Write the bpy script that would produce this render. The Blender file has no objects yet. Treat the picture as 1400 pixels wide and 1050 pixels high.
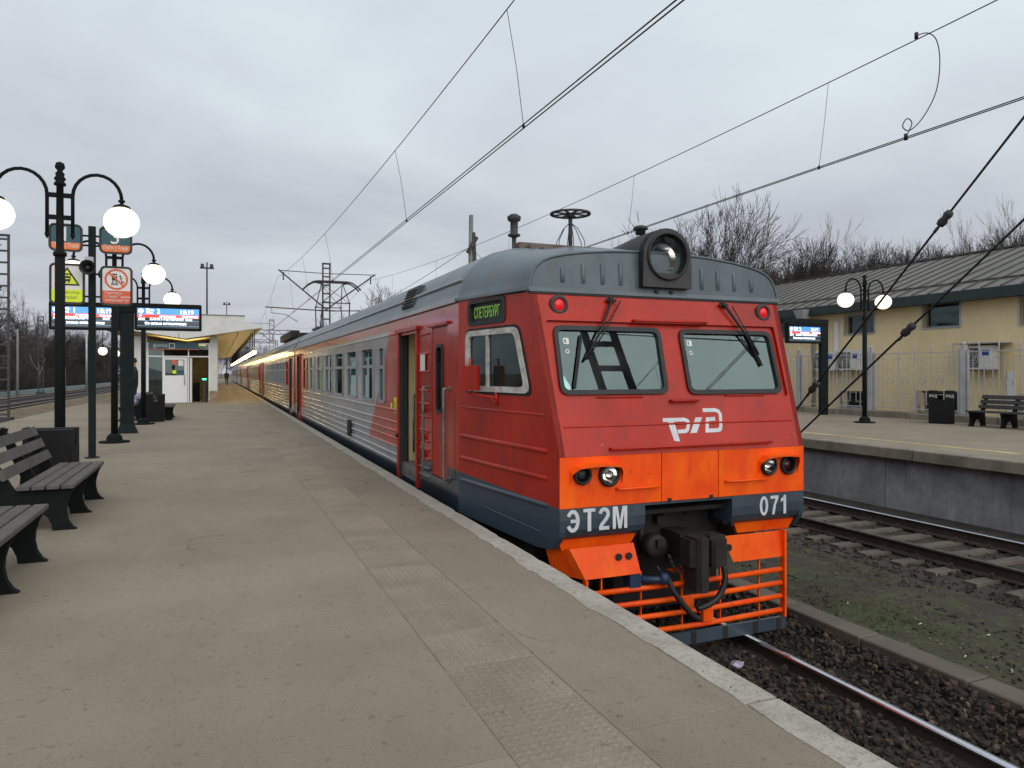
import bpy, bmesh, math, random
import numpy as np
from mathutils import Vector, Matrix
from mathutils.geometry import tessellate_polygon
R = math.radians
random.seed(7)
sc = bpy.context.scene
col = sc.collection

# ---------------------------------------------------------------- camera, sky, light, exposure
F, VPX, HZ, CH = 985.0, 298.0, 510.0, 1.5
TH = math.atan2(700 - VPX, F)
cam_d = bpy.data.cameras.new('camera')
cam = bpy.data.objects.new('camera', cam_d); col.objects.link(cam)
cam.location = (0, 0, CH); cam.rotation_euler = (R(90), 0, -TH)
cam_d.sensor_width = 36; cam_d.lens = F / 1400 * 36
cam_d.shift_y = -(525 - HZ) / 1400
cam_d.clip_start = .05; cam_d.clip_end = 3000
sc.camera = cam

SUN_EL, SUN_AZ = 36, 172           # the thin bright part of the cloud cover, behind the photographer
world = bpy.data.worlds.new('World'); sc.world = world; world.use_nodes = True
wn = world.node_tree; wn.nodes.clear()
def wnode(t, **k):
    n = wn.nodes.new(t)
    for a, b in k.items(): setattr(n, a, b)
    return n
wo = wnode('ShaderNodeOutputWorld'); bg = wnode('ShaderNodeBackground')
sky = wnode('ShaderNodeTexSky', sky_type='NISHITA', sun_disc=False)
sky.sun_elevation = R(SUN_EL); sky.sun_rotation = R(SUN_AZ); sky.air_density = 2; sky.dust_density = 4
tc = wnode('ShaderNodeTexCoord'); sep = wnode('ShaderNodeSeparateXYZ'); wn.links.new(tc.outputs['Generated'], sep.inputs[0])
mx = wnode('ShaderNodeMath', operation='MAXIMUM'); mx.inputs[1].default_value = .0; wn.links.new(sep.outputs[2], mx.inputs[0])
ad = wnode('ShaderNodeMath', operation='ADD'); ad.inputs[1].default_value = .16; wn.links.new(mx.outputs[0], ad.inputs[0])
dv = wnode('ShaderNodeVectorMath', operation='DIVIDE')
cmb = wnode('ShaderNodeCombineXYZ')
for i in range(3): wn.links.new(ad.outputs[0], cmb.inputs[i])
wn.links.new(tc.outputs['Generated'], dv.inputs[0]); wn.links.new(cmb.outputs[0], dv.inputs[1])
mp = wnode('ShaderNodeMapping'); mp.inputs['Rotation'].default_value = (0, 0, R(35)); mp.inputs['Scale'].default_value = (.9, 1.0, .6)
wn.links.new(dv.outputs[0], mp.inputs[0])
n1 = wnode('ShaderNodeTexNoise'); n1.inputs['Scale'].default_value = .75; n1.inputs['Detail'].default_value = 6; n1.inputs['Roughness'].default_value = .5; n1.inputs['Distortion'].default_value = .3
wn.links.new(mp.outputs[0], n1.inputs['Vector'])
rp = wnode('ShaderNodeValToRGB')
rp.color_ramp.elements[0].position = .37; rp.color_ramp.elements[0].color = (.44, .475, .53, 1)
rp.color_ramp.elements[1].position = .64; rp.color_ramp.elements[1].color = (.60, .665, .705, 1)
wn.links.new(n1.outputs['Fac'], rp.inputs[0])
# cloud base gets a little dimmer and more mauve through the longer air path near the horizon
hr = wnode('ShaderNodeValToRGB')
hr.color_ramp.elements[0].position = .0; hr.color_ramp.elements[0].color = (.80, .765, .785, 1)
hr.color_ramp.elements[1].position = .42; hr.color_ramp.elements[1].color = (1.0, 1.0, 1.0, 1)
wn.links.new(mx.outputs[0], hr.inputs[0])
mul = wnode('ShaderNodeMix', data_type='RGBA', blend_type='MULTIPLY'); mul.inputs[0].default_value = 1
wn.links.new(rp.outputs[0], mul.inputs[6]); wn.links.new(hr.outputs[0], mul.inputs[7])
skm = wnode('ShaderNodeVectorMath', operation='SCALE'); skm.inputs['Scale'].default_value = .07
wn.links.new(sky.outputs[0], skm.inputs[0])
mix = wnode('ShaderNodeMix', data_type='RGBA'); mix.inputs[0].default_value = .94
wn.links.new(skm.outputs[0], mix.inputs[6]); wn.links.new(mul.outputs[2], mix.inputs[7])
wn.links.new(mix.outputs[2], bg.inputs[0]); bg.inputs[1].default_value = 1.0
wn.links.new(bg.outputs[0], wo.inputs[0])

sun_d = bpy.data.lights.new('sun', 'SUN'); sun_d.energy = 1.35; sun_d.angle = R(75); sun_d.color = (1, .96, .9)
sun = bpy.data.objects.new('sun', sun_d); col.objects.link(sun)
a_ = R(SUN_AZ); e_ = R(SUN_EL)
sun_dir = Vector((math.sin(a_) * math.cos(e_), math.cos(a_) * math.cos(e_), math.sin(e_)))   # azimuth from +Y towards +X
sun.rotation_euler = sun_dir.to_track_quat('Z', 'Y').to_euler(); sun.location = (0, -10, 30)

sc.view_settings.view_transform = 'Standard'; sc.view_settings.look = 'None'
sc.view_settings.exposure = 0.38; sc.view_settings.gamma = 1; sc.view_settings.use_curve_mapping = False
sc.cycles.use_denoising = True; sc.cycles.max_bounces = 8; sc.cycles.transparent_max_bounces = 24
sc.cycles.sample_clamp_indirect = 6; sc.cycles.caustics_reflective = False; sc.cycles.caustics_refractive = False

# ---------------------------------------------------------------- materials
MATS = {}
def M(name, c=(.5, .5, .5), rough=.6, metal=0, var=.18, vs=2.5, fine=0, fs=40, bump=0, bs=60, coat=0, emit=None, es=1, tint=None, streak=0, spec=.5, alpha=1, detail=6):
    if name in MATS: return MATS[name]
    m = bpy.data.materials.new(name); m.use_nodes = True; MATS[name] = m
    nt = m.node_tree; N = nt.nodes; L = nt.links
    b = N['Principled BSDF']; b.inputs['Roughness'].default_value = rough; b.inputs['Metallic'].default_value = metal
    b.inputs['Coat Weight'].default_value = coat; b.inputs['Coat Roughness'].default_value = .12
    b.inputs['Specular IOR Level'].default_value = spec
    t = N.new('ShaderNodeTexCoord'); oi = N.new('ShaderNodeObjectInfo')
    sca = N.new('ShaderNodeMath'); sca.operation = 'MULTIPLY'; sca.inputs[1].default_value = 37
    L.new(oi.outputs['Random'], sca.inputs[0])
    va = N.new('ShaderNodeVectorMath'); va.operation = 'ADD'; L.new(t.outputs['Object'], va.inputs[0]); L.new(sca.outputs[0], va.inputs[1])
    vec = va.outputs[0]
    def noise(scale, v=vec, det=detail, rg=.6):
        n = N.new('ShaderNodeTexNoise'); n.inputs['Scale'].default_value = scale; n.inputs['Detail'].default_value = det; n.inputs['Roughness'].default_value = rg
        L.new(v, n.inputs['Vector']); return n.outputs['Fac']
    c2 = tint if tint else tuple(x * (1 - var * 1.6) for x in c)
    c1 = tuple(min(1, x * (1 + var * .5)) for x in c)
    r = N.new('ShaderNodeValToRGB'); r.color_ramp.elements[0].position = .32; r.color_ramp.elements[1].position = .66
    r.color_ramp.elements[0].color = (*c2, 1); r.color_ramp.elements[1].color = (*c1, 1)
    L.new(noise(vs), r.inputs[0]); out = r.outputs[0]
    def over(out, fac, colr, amount):
        mu = N.new('ShaderNodeMath'); mu.operation = 'MULTIPLY'; mu.inputs[1].default_value = amount; L.new(fac, mu.inputs[0])
        x = N.new('ShaderNodeMix'); x.data_type = 'RGBA'; L.new(mu.outputs[0], x.inputs[0]); L.new(out, x.inputs[6]); x.inputs[7].default_value = (*colr, 1)
        return x.outputs[2]
    def ramp(v, a, bb):
        q = N.new('ShaderNodeMapRange'); q.inputs[1].default_value = a; q.inputs[2].default_value = bb; L.new(v, q.inputs[0]); return q.outputs[0]
    if fine: out = over(out, ramp(noise(fs), .5, .72), tuple(x * .45 for x in c), fine)
    if streak:
        mpn = N.new('ShaderNodeMapping'); mpn.inputs['Scale'].default_value = (9, 9, .7); L.new(vec, mpn.inputs[0])
        out = over(out, ramp(noise(1.4, mpn.outputs[0]), .5, .75), (.09, .075, .06), streak)
    L.new(out, b.inputs['Base Color'])
    rr_ = N.new('ShaderNodeMapRange'); rr_.inputs[3].default_value = max(.02, rough * .8); rr_.inputs[4].default_value = min(1, rough * 1.2)
    L.new(noise(vs * 2.3), rr_.inputs[0]); L.new(rr_.outputs[0], b.inputs['Roughness'])
    if bump:
        bp = N.new('ShaderNodeBump'); bp.inputs['Strength'].default_value = bump; bp.inputs['Distance'].default_value = .01
        L.new(noise(bs), bp.inputs['Height']); L.new(bp.outputs[0], b.inputs['Normal'])
    if emit: b.inputs['Emission Color'].default_value = (*emit, 1); b.inputs['Emission Strength'].default_value = es
    return m

def glass(name, tint=(.75, .85, .85), trans=.7, rough=.02, ior=1.7, dust=.12):
    if name in MATS: return MATS[name]
    m = bpy.data.materials.new(name); m.use_nodes = True; MATS[name] = m
    nt = m.node_tree; N = nt.nodes; L = nt.links; N.remove(N['Principled BSDF'])
    tr = N.new('ShaderNodeBsdfTransparent'); tr.inputs[0].default_value = (*[x * trans for x in tint], 1)
    gl = N.new('ShaderNodeBsdfGlossy'); gl.inputs[0].default_value = (.70, .92, .92, 1); gl.inputs[1].default_value = rough
    fr = N.new('ShaderNodeFresnel'); fr.inputs[0].default_value = ior
    # thin dust film
    df = N.new('ShaderNodeBsdfDiffuse'); df.inputs[0].default_value = (.3, .31, .3, 1)
    no = N.new('ShaderNodeTexNoise'); no.inputs['Scale'].default_value = 3; no.inputs['Detail'].default_value = 6
    t = N.new('ShaderNodeTexCoord'); L.new(t.outputs['Object'], no.inputs['Vector'])
    mr = N.new('ShaderNodeMapRange'); mr.inputs[1].default_value = .35; mr.inputs[2].default_value = .8; mr.inputs[4].default_value = dust; L.new(no.outputs['Fac'], mr.inputs[0])
    m1 = N.new('ShaderNodeMixShader'); L.new(mr.outputs[0], m1.inputs[0]); L.new(tr.outputs[0], m1.inputs[1]); L.new(df.outputs[0], m1.inputs[2])
    m2 = N.new('ShaderNodeMixShader'); L.new(fr.outputs[0], m2.inputs[0]); L.new(m1.outputs[0], m2.inputs[1]); L.new(gl.outputs[0], m2.inputs[2])
    L.new(m2.outputs[0], N['Material Output'].inputs[0]); return m

RED = (.435, .016, .0045); ORANGE = (1.0, .125, .002); SILVER = (.30, .31, .33); NAVY = (.028, .042, .06); ROOF = (.074, .106, .130)
def paint_mat(name, front, rear, low, cabl=-1.0):
    """livery: red ends with slanting edges, silver middle, red cantrail stripe, navy skirt (local y from the car's front, z above platform)"""
    m = M(name, SILVER, .25, var=.12, vs=1.2, coat=.45, spec=.4, bump=.10, bs=5, streak=.22)
    nt = m.node_tree; N = nt.nodes; L = nt.links; b = N['Principled BSDF']
    base = b.inputs['Base Color'].links[0].from_socket
    t = N.new('ShaderNodeTexCoord'); s = N.new('ShaderNodeSeparateXYZ'); L.new(t.outputs['Object'], s.inputs[0])
    def mt(op, a, bb):
        n = N.new('ShaderNodeMath'); n.operation = op
        for i, v in enumerate((a, bb)):
            if isinstance(v, (int, float)): n.inputs[i].default_value = v
            else: L.new(v, n.inputs[i])
        return n.outputs[0]
    Y = s.outputs[1]; Z = mt('SUBTRACT', s.outputs[2], 1.22)
    drop = mt('SUBTRACT', 2.15, Z)
    f = mt('LESS_THAN', Y, mt('ADD', mt('MULTIPLY', drop, front[1]), front[0]))
    r = mt('GREATER_THAN', Y, mt('ADD', mt('MULTIPLY', drop, rear[1]), rear[0]))
    red = mt('MAXIMUM', mt('MAXIMUM', f, r), mt('GREATER_THAN', Z, 2.17))
    red = mt('MULTIPLY', red, mt('GREATER_THAN', Z, low))
    def lay(out, fac, c):
        x = N.new('ShaderNodeMix'); x.data_type = 'RGBA'; L.new(fac, x.inputs[0]); L.new(out, x.inputs[6])
        n = N.new('ShaderNodeTexNoise'); n.inputs['Scale'].default_value = 1.3; n.inputs['Detail'].default_value = 6; L.new(t.outputs['Object'], n.inputs['Vector'])
        rp = N.new('ShaderNodeValToRGB'); rp.color_ramp.elements[0].color = (*[v * .72 for v in c], 1); rp.color_ramp.elements[1].color = (*[min(1, v * 1.12) for v in c], 1)
        rp.color_ramp.elements[0].position = .35; rp.color_ramp.elements[1].position = .65
        L.new(n.outputs['Fac'], rp.inputs[0]); L.new(rp.outputs[0], x.inputs[7]); return x.outputs[2]
    out = lay(base, red, RED)
    out = lay(out, mt('MAXIMUM', mt('LESS_THAN', Z, .095), mt('MULTIPLY', mt('LESS_THAN', Z, .37), mt('LESS_THAN', Y, cabl))), NAVY)
    L.new(out, b.inputs['Base Color'])
    return m

def wear(m, specks=.5, cracks=0.0, dark=(.07, .058, .047), light=(.36, .33, .28)):
    """grit, oil spots, pale scuffs and hairline cracks over a ground material"""
    nt = m.node_tree; N = nt.nodes; L = nt.links; b = N['Principled BSDF']; out = b.inputs['Base Color'].links[0].from_socket
    g = N.new('ShaderNodeNewGeometry'); P = g.outputs['Position']
    def noi(sc, det=8, rg=.65, sx=(1, 1, 1), ds=0):
        mp = N.new('ShaderNodeMapping'); mp.inputs['Scale'].default_value = sx; L.new(P, mp.inputs[0])
        n = N.new('ShaderNodeTexNoise'); n.inputs['Scale'].default_value = sc; n.inputs['Detail'].default_value = det; n.inputs['Roughness'].default_value = rg; n.inputs['Distortion'].default_value = ds; L.new(mp.outputs[0], n.inputs['Vector']); return n.outputs['Fac']
    def rng(v, a, c, hi=1.0):
        q = N.new('ShaderNodeMapRange'); q.inputs[1].default_value = a; q.inputs[2].default_value = c; q.inputs[4].default_value = hi; L.new(v, q.inputs[0]); return q.outputs[0]
    def lay(out, fac, c):
        x = N.new('ShaderNodeMix'); x.data_type = 'RGBA'; L.new(fac, x.inputs[0]); L.new(out, x.inputs[6]); x.inputs[7].default_value = (*c, 1); return x.outputs[2]
    out = lay(out, rng(noi(4.5, 9, .7, (1, .6, 1), .6), .48, .66, .50 * specks), tuple(v * 2.0 for v in dark))
    out = lay(out, rng(noi(1.3, 9, .7, (1, .35, 1), .8), .52, .70, .45 * specks), light)
    out = lay(out, rng(noi(17, 4, .6), .615, .66, .8 * specks), dark)
    out = lay(out, rng(noi(75, 3, .6), .56, .66, .9 * specks), dark)
    out = lay(out, rng(noi(95, 3, .6, (1.3, 1.1, 1)), .58, .67, .7 * specks), light)
    if cracks:
        w = N.new('ShaderNodeTexNoise'); w.inputs['Scale'].default_value = 2.2; w.inputs['Detail'].default_value = 6; L.new(P, w.inputs['Vector'])
        av = N.new('ShaderNodeVectorMath'); av.operation = 'MULTIPLY_ADD'; L.new(w.outputs['Color'], av.inputs[0]); av.inputs[1].default_value = (.5, .5, .5); L.new(P, av.inputs[2])
        v = N.new('ShaderNodeTexVoronoi'); v.feature = 'DISTANCE_TO_EDGE'; v.inputs['Scale'].default_value = .42; L.new(av.outputs[0], v.inputs['Vector'])
        f = rng(v.outputs['Distance'], .0045, .0012); f2 = rng(noi(.55, 3), .50, .58, cracks); mu = N.new('ShaderNodeMath'); mu.operation = 'MULTIPLY'; L.new(f, mu.inputs[0]); L.new(f2, mu.inputs[1]); out = lay(out, mu.outputs[0], dark)
    L.new(out, b.inputs['Base Color'])
def late_moss():
    patina(m_grassy, ((.8, .46, .60, .85, (.050, .062, .018), (1, .7, 1)), (5, .50, .64, .6, (.070, .085, .022), (1, 1, 1)), (9, .58, .68, .7, (.022, .017, .013), (1, 1, 1))))
def per_stone(m, cols):
    nt = m.node_tree; N = nt.nodes; L = nt.links; b = N['Principled BSDF']; base = b.inputs['Base Color'].links[0].from_socket
    g = N.new('ShaderNodeNewGeometry'); r = N.new('ShaderNodeValToRGB'); L.new(g.outputs['Random Per Island'], r.inputs[0])
    e = r.color_ramp.elements
    while len(e) < len(cols): e.new(.5)
    for i, (p, c) in enumerate(cols): e[i].position = p; e[i].color = (*c, 1)
    x = N.new('ShaderNodeMix'); x.data_type = 'RGBA'; x.blend_type = 'MULTIPLY'; x.inputs[0].default_value = 1; L.new(base, x.inputs[6]); L.new(r.outputs[0], x.inputs[7]); L.new(x.outputs[2], b.inputs['Base Color'])
m_red = M('red paint', RED, .36, var=.16, vs=1.6, coat=.10, spec=.28, bump=.22, bs=2.2, streak=.14)
m_cabside = M('cab red and navy paint', RED, .36, var=.16, vs=1.6, coat=.10, spec=.28, bump=.22, bs=2.2, streak=.14)
def two_tone(m, zsplit, c):
    nt = m.node_tree; N = nt.nodes; L = nt.links; b = N['Principled BSDF']; base = b.inputs['Base Color'].links[0].from_socket
    t = N.new('ShaderNodeTexCoord'); s = N.new('ShaderNodeSeparateXYZ'); L.new(t.outputs['Object'], s.inputs[0])
    q = N.new('ShaderNodeMath'); q.operation = 'MULTIPLY_ADD'; q.inputs[1].default_value = -.055; q.inputs[2].default_value = 0; L.new(s.outputs[1], q.inputs[0])
    w = N.new('ShaderNodeMath'); w.operation = 'ADD'; L.new(s.outputs[2], w.inputs[0]); L.new(q.outputs[0], w.inputs[1])
    l = N.new('ShaderNodeMath'); l.operation = 'LESS_THAN'; l.inputs[1].default_value = zsplit; L.new(w.outputs[0], l.inputs[0])
    x = N.new('ShaderNodeMix'); x.data_type = 'RGBA'; L.new(l.outputs[0], x.inputs[0]); L.new(base, x.inputs[6]); x.inputs[7].default_value = (*c, 1)
    L.new(x.outputs[2], b.inputs['Base Color'])
m_navy_side = (.042, .062, .085)
def patina(m, lays, sx=(1, 1, 1)):
    """chalking, touch-up patches, chips and grime of their own shape"""
    nt = m.node_tree; N = nt.nodes; L = nt.links; b = N['Principled BSDF']; out = b.inputs['Base Color'].links[0].from_socket
    t = N.new('ShaderNodeTexCoord')
    for sc, lo, hi, amt, c, st in lays:
        mp = N.new('ShaderNodeMapping'); mp.inputs['Scale'].default_value = st; mp.inputs['Location'].default_value = (sc * 3.1, sc, lo * 9); L.new(t.outputs['Object'], mp.inputs[0])
        n = N.new('ShaderNodeTexNoise'); n.inputs['Scale'].default_value = sc; n.inputs['Detail'].default_value = 8; n.inputs['Roughness'].default_value = .68; n.inputs['Distortion'].default_value = .4; L.new(mp.outputs[0], n.inputs['Vector'])
        q = N.new('ShaderNodeMapRange'); q.inputs[1].default_value = lo; q.inputs[2].default_value = hi; q.inputs[4].default_value = amt; L.new(n.outputs['Fac'], q.inputs[0])
        x = N.new('ShaderNodeMix'); x.data_type = 'RGBA'; L.new(q.outputs[0], x.inputs[0]); L.new(out, x.inputs[6]); x.inputs[7].default_value = (*c, 1); out = x.outputs[2]
    L.new(out, b.inputs['Base Color'])
GR = (.05, .038, .03)
for m in (m_red, m_cabside): patina(m, ((1.7, .52, .70, .35, (.56, .042, .014), (1, 1, .5)), (2.6, .54, .68, .34, (.25, .009, .003), (1, 1, .6)), (7, .56, .68, .50, GR, (2.5, 2.5, .4)), (1.1, .52, .70, .20, (.12, .018, .010), (1, 1, 1)), (34, .66, .70, .8, (.10, .02, .012), (1, 1, 1)), (21, .68, .70, .7, (.55, .42, .36), (1, 1, 1))))
two_tone(m_cabside, 1.22 + .262, m_navy_side)
m_orange = M('orange paint', ORANGE, .45, var=.10, vs=2.6, fine=.14, fs=9, bump=.12, bs=9, streak=.16, tint=(.85, .055, .002), spec=.3)
patina(m_orange, ((2.1, .50, .66, .45, (1.0, .165, .006), (1, 1, .7)), (3.3, .50, .64, .7, (.90, .060, .002), (1, 1, .5)), (6, .59, .68, .38, (.22, .045, .01), (2.4, 2.4, .45)), (30, .655, .69, .8, (.10, .03, .012), (1, 1, 1))))
m_navy = M('navy paint', m_navy_side, .38, var=.15, vs=2, coat=.2, streak=.2)
patina(m_navy, ((3, .54, .68, .5, (.085, .095, .105), (1, 1, .6)), (14, .62, .70, .6, (.10, .085, .07), (1.5, 1.5, .6))))
m_roof = M('roof grey paint', ROOF, .42, var=.16, vs=1.6, coat=.15, streak=.3, bump=.08, bs=8)
patina(m_roof, ((1.6, .52, .68, .5, (.13, .155, .17), (1, 1, 1)), (4.5, .56, .68, .55, (.07, .06, .052), (2, 2, .6)), (2.2, .60, .70, .5, (.14, .08, .05), (1, 1, 1))))
m_rooftop = M('rusty roof boards', (.16, .13, .115), .8, var=.3, vs=4, tint=(.10, .06, .04))
m_silver = M('silver paint', SILVER, .36, var=.12, coat=.2, streak=.2)
m_black = M('black rubber', (.012, .012, .013), .55, var=.2)
m_dark = M('dark underframe grime', (.018, .016, .015), .85, var=.3, vs=5)
m_coupler = M('coupler brown steel', (.018, .0145, .012), .7, var=.35, vs=9, bump=.3, bs=30)
m_steel = M('worn grey steel', (.26, .25, .24), .45, .6, var=.3, vs=8)
m_lampbox = M('headlamp housing dark grey', (.038, .038, .040), .6, var=.2, vs=4)
m_frame = M('weathered white window frame', (.62, .62, .60), .6, var=.2, vs=8, fine=.9, fs=13, tint=(.36, .30, .24))
m_lensglass = glass('lamp glass', (.97, .97, .97), 1.0, ior=1.18, dust=.03)
m_cabwin = glass('cab side window glass', (.5, .55, .55), .35, ior=1.5)
m_screen = glass('windscreen glass', (.86, .98, .96), .96, .012, ior=1.95)
m_win = glass('carriage window glass', (.80, .84, .80), .80, .015, ior=1.8)
m_refl = M('reflector', (.85, .84, .8), .12, 1, var=.05)
m_white = M('white lettering paint', (.62, .64, .67), .5, var=.12, vs=6)
m_cream = M('cream laminate', (.70, .60, .33), .45, var=.08)
m_cabin = M('cab lining teal grey', (.50, .64, .62), .6, var=.1)
m_cablind = M('pale blind', (.56, .57, .55), .8, var=.08)
m_curtain = M('dark curtain', (.035, .035, .034), .9, var=.2)
m_hivis = M('orange safety vest', (.9, .18, .02), .8, var=.15, vs=9)
m_floor = M('vestibule floor', (.16, .12, .08), .8, var=.2)
m_yellowst = M('yellow sticker', (.75, .78, .05), .5, var=.05)
m_led = M('green led letters', (.1, .3, .05), emit=(.35, .70, .10), es=.22)
m_redlamp = M('red lamp lens', (.5, .01, .01), .2, emit=(1, .02, .03), es=.30, var=.4, vs=40)
m_reddark = M('dark red lens', (.12, .008, .006), .15, var=.3, vs=30)
m_blue = M('blue valve paint', (.012, .03, .075), .5, var=.2)

m_asph = M('platform asphalt', (.272, .229, .172), .9, var=.10, vs=.55, fine=.25, fs=110, bump=.3, bs=200, tint=(.212, .177, .131), detail=9, spec=.3)
m_coping = M('coping concrete', (.41, .385, .335), .9, var=.14, vs=3, fine=.5, fs=26, bump=.5, bs=70, tint=(.31, .285, .24))
m_tile = M('tactile tile', (.262, .219, .163), .88, var=.16, vs=1.6, fine=.3, fs=60, bump=.3, bs=150)
wear(m_asph, .48, .7, (.09, .073, .055), (.335, .293, .232)); wear(m_tile, .30, .0, (.10, .082, .064), (.36, .322, .262)); wear(m_coping, .6, .0, (.12, .10, .08), (.60, .59, .55))
m_conc = M('stained concrete wall', (.31, .32, .33), .9, var=.3, vs=1.2, streak=.35, bump=.3, bs=30, fine=.4, fs=9)
m_concl = M('platform lip concrete', (.25, .22, .17), .9, var=.25, vs=2, bump=.4, bs=40, fine=.4, fs=12)
m_sleeper = M('sleeper concrete', (.115, .096, .075), .9, var=.25, vs=3, bump=.3, bs=50)
m_rail = M('rail rust', (.05, .034, .026), .75, var=.3, vs=6)
m_railtop = M('polished rail head', (.62, .63, .68), .22, 1, var=.08, vs=14)
m_railold = M('dull rail head', (.10, .085, .075), .45, .7, var=.2, vs=6)
m_ballast = M('ballast stone', (.072, .054, .043), .95, var=.45, vs=9, tint=(.034, .028, .024))
per_stone(m_ballast, ((0, (.14, .14, .15)), (.35, (.38, .36, .35)), (.7, (.62, .58, .52)), (.93, (.85, .74, .6)), (1, (1.4, 1.2, .95))))
m_ballast2 = M('light ballast stone', (.12, .092, .066), .95, var=.4, vs=6)
m_soil = M('dark soil', (.042, .033, .025), .97, var=.4, vs=2, bump=.8, bs=30)
m_grassy = M('mossy soil', (.040, .033, .022), .97, var=.4, vs=1.8, bump=1, bs=30, tint=(.024, .019, .014), fine=.7, fs=22)
m_grass = M('short grass', (.105, .130, .040), .8, var=.4, vs=2)
m_drygrass = M('dry grass', (.16, .115, .06), .9, var=.35, vs=.7, bump=.6, bs=10)
m_trough = M('trough lid concrete', (.135, .112, .09), .9, var=.2, vs=2, bump=.3, bs=40)
m_yline = M('worn yellow paint', (.62, .50, .21), .8, var=.3, vs=2, fine=.7, fs=10)
m_litter = M('litter white', (.6, .6, .58), .7)

m_iron = M('dark green iron paint', (.006, .008, .0085), .8, spec=.2, var=.2, vs=5)
m_irong = M('grey green post paint', (.009, .015, .016), .8, spec=.2, var=.2, vs=5)
m_globe = M('lit opal globe', (.85, .83, .78), .3, emit=(1, .88, .66), es=1.1)
m_tube = M('lit tube', (.9, .9, .8), .3, emit=(1, .74, .34), es=16)
m_plank = M('grey bench plank', (.105, .094, .086), .8, var=.2, vs=3, streak=.0, fine=.5, fs=30)
m_plankd = M('brown bench plank', (.035, .03, .03), .7, var=.2)
m_teal = M('teal sign', (.006, .075, .10), .4, var=.04)
m_signor = M('orange sign', (.75, .17, .03), .4, var=.04)
m_signwh = M('white sign', (.72, .72, .70), .4, var=.03)
m_signye = M('acid yellow sign', (.70, .85, .02), .4, var=.03)
m_signre = M('red orange sign', (.68, .10, .035), .4, var=.04)
m_ink = M('black print', (.015, .015, .015), .5, var=.02)
m_olive = M('olive print', (.25, .32, .03), .5, var=.02)
m_scr = M('display dark', (.01, .011, .012), .15, emit=(.03, .035, .04), es=1)
m_scrb = M('display blue', (.02, .1, .3), .15, emit=(.08, .28, .62), es=1.1)
m_scrr = M('display red', (.3, .02, .02), .15, emit=(.85, .08, .07), es=1.1)
m_scrw = M('display white', (.8, .8, .8), .15, emit=(.9, .95, 1), es=1.5)
m_scrl = M('display line', (.1, .3, .5), .15, emit=(.15, .35, .55), es=.9)

m_wall = M('yellow render', (.80, .645, .375), .9, var=.08, vs=.6, bump=.3, bs=40, streak=.07, fine=.10, fs=5)
m_metroof = M('grey brown sheet roof', (.128, .119, .104), .55, var=.10, vs=.6)
m_seam = M('roof seam dark', (.066, .061, .053), .6)
m_fascia = M('dark green fascia', (.012, .028, .026), .55)
m_fence = M('grey fence paint', (.46, .46, .48), .5, .1, var=.12)
m_acw = M('air conditioner white', (.62, .62, .58), .5, var=.06)
m_acd = M('air conditioner grille', (.10, .10, .095), .6, var=.3, vs=20)
m_acb = M('blue label', (.02, .04, .30), .5)
m_zinc = M('zinc pipe', (.42, .43, .45), .45, .3)
m_wframe = M('window frame grey', (.24, .23, .21), .6)
m_bark = M('bark', (.060, .050, .045), .95, var=.35, vs=4)
m_twig = M('twigs', (.095, .080, .074), .95, var=.3, vs=.6)
m_birch = M('birch bark', (.30, .29, .275), .9, var=.35, vs=6)
m_twigd = M('dark twigs', (.042, .038, .033), .95, var=.3, vs=.5)
m_wire = M('wire', (.02, .02, .02), .6, .3)
m_galv = M('galvanised mast', (.18, .20, .20), .6, .2, var=.2, vs=2)
m_galvd = M('dark mast', (.055, .055, .058), .7, .2, var=.2, vs=2)
m_stone = M('yellow stone cladding', (.36, .27, .16), .85, var=.25, vs=5, bump=.4, bs=20)
m_stwhite = M('pavilion white', (.62, .62, .60), .7, var=.07, streak=.10)
m_pvc = M('white plastic', (.72, .73, .74), .4, var=.03)
m_dimglass = glass('dim glass', (.5, .52, .5), .7)
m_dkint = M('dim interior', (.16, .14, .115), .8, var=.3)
m_soffit = M('canopy corrugated soffit', (.42, .38, .29), .6, var=.1)
m_skin = M('skin', (.48, .28, .2), .6, var=.05)
m_coat = M('black coat', (.012, .012, .013), .85)
m_scarf = M('khaki scarf', (.10, .10, .05), .9)
m_shoe = M('white shoes', (.6, .6, .6), .6)
m_bag = M('patterned bag', (.35, .33, .42), .85, var=.7, vs=16, tint=(.08, .07, .12))
m_green = M('green indicator', (0, .3, .1), emit=(.05, 1, .45), es=4)
m_warmlight = M('warm lamp and fill', (.8, .7, .4), emit=(1, .75, .28), es=4.0)
m_haze_glass = glass('building window glass', (.35, .36, .34), .7, .03)

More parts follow.
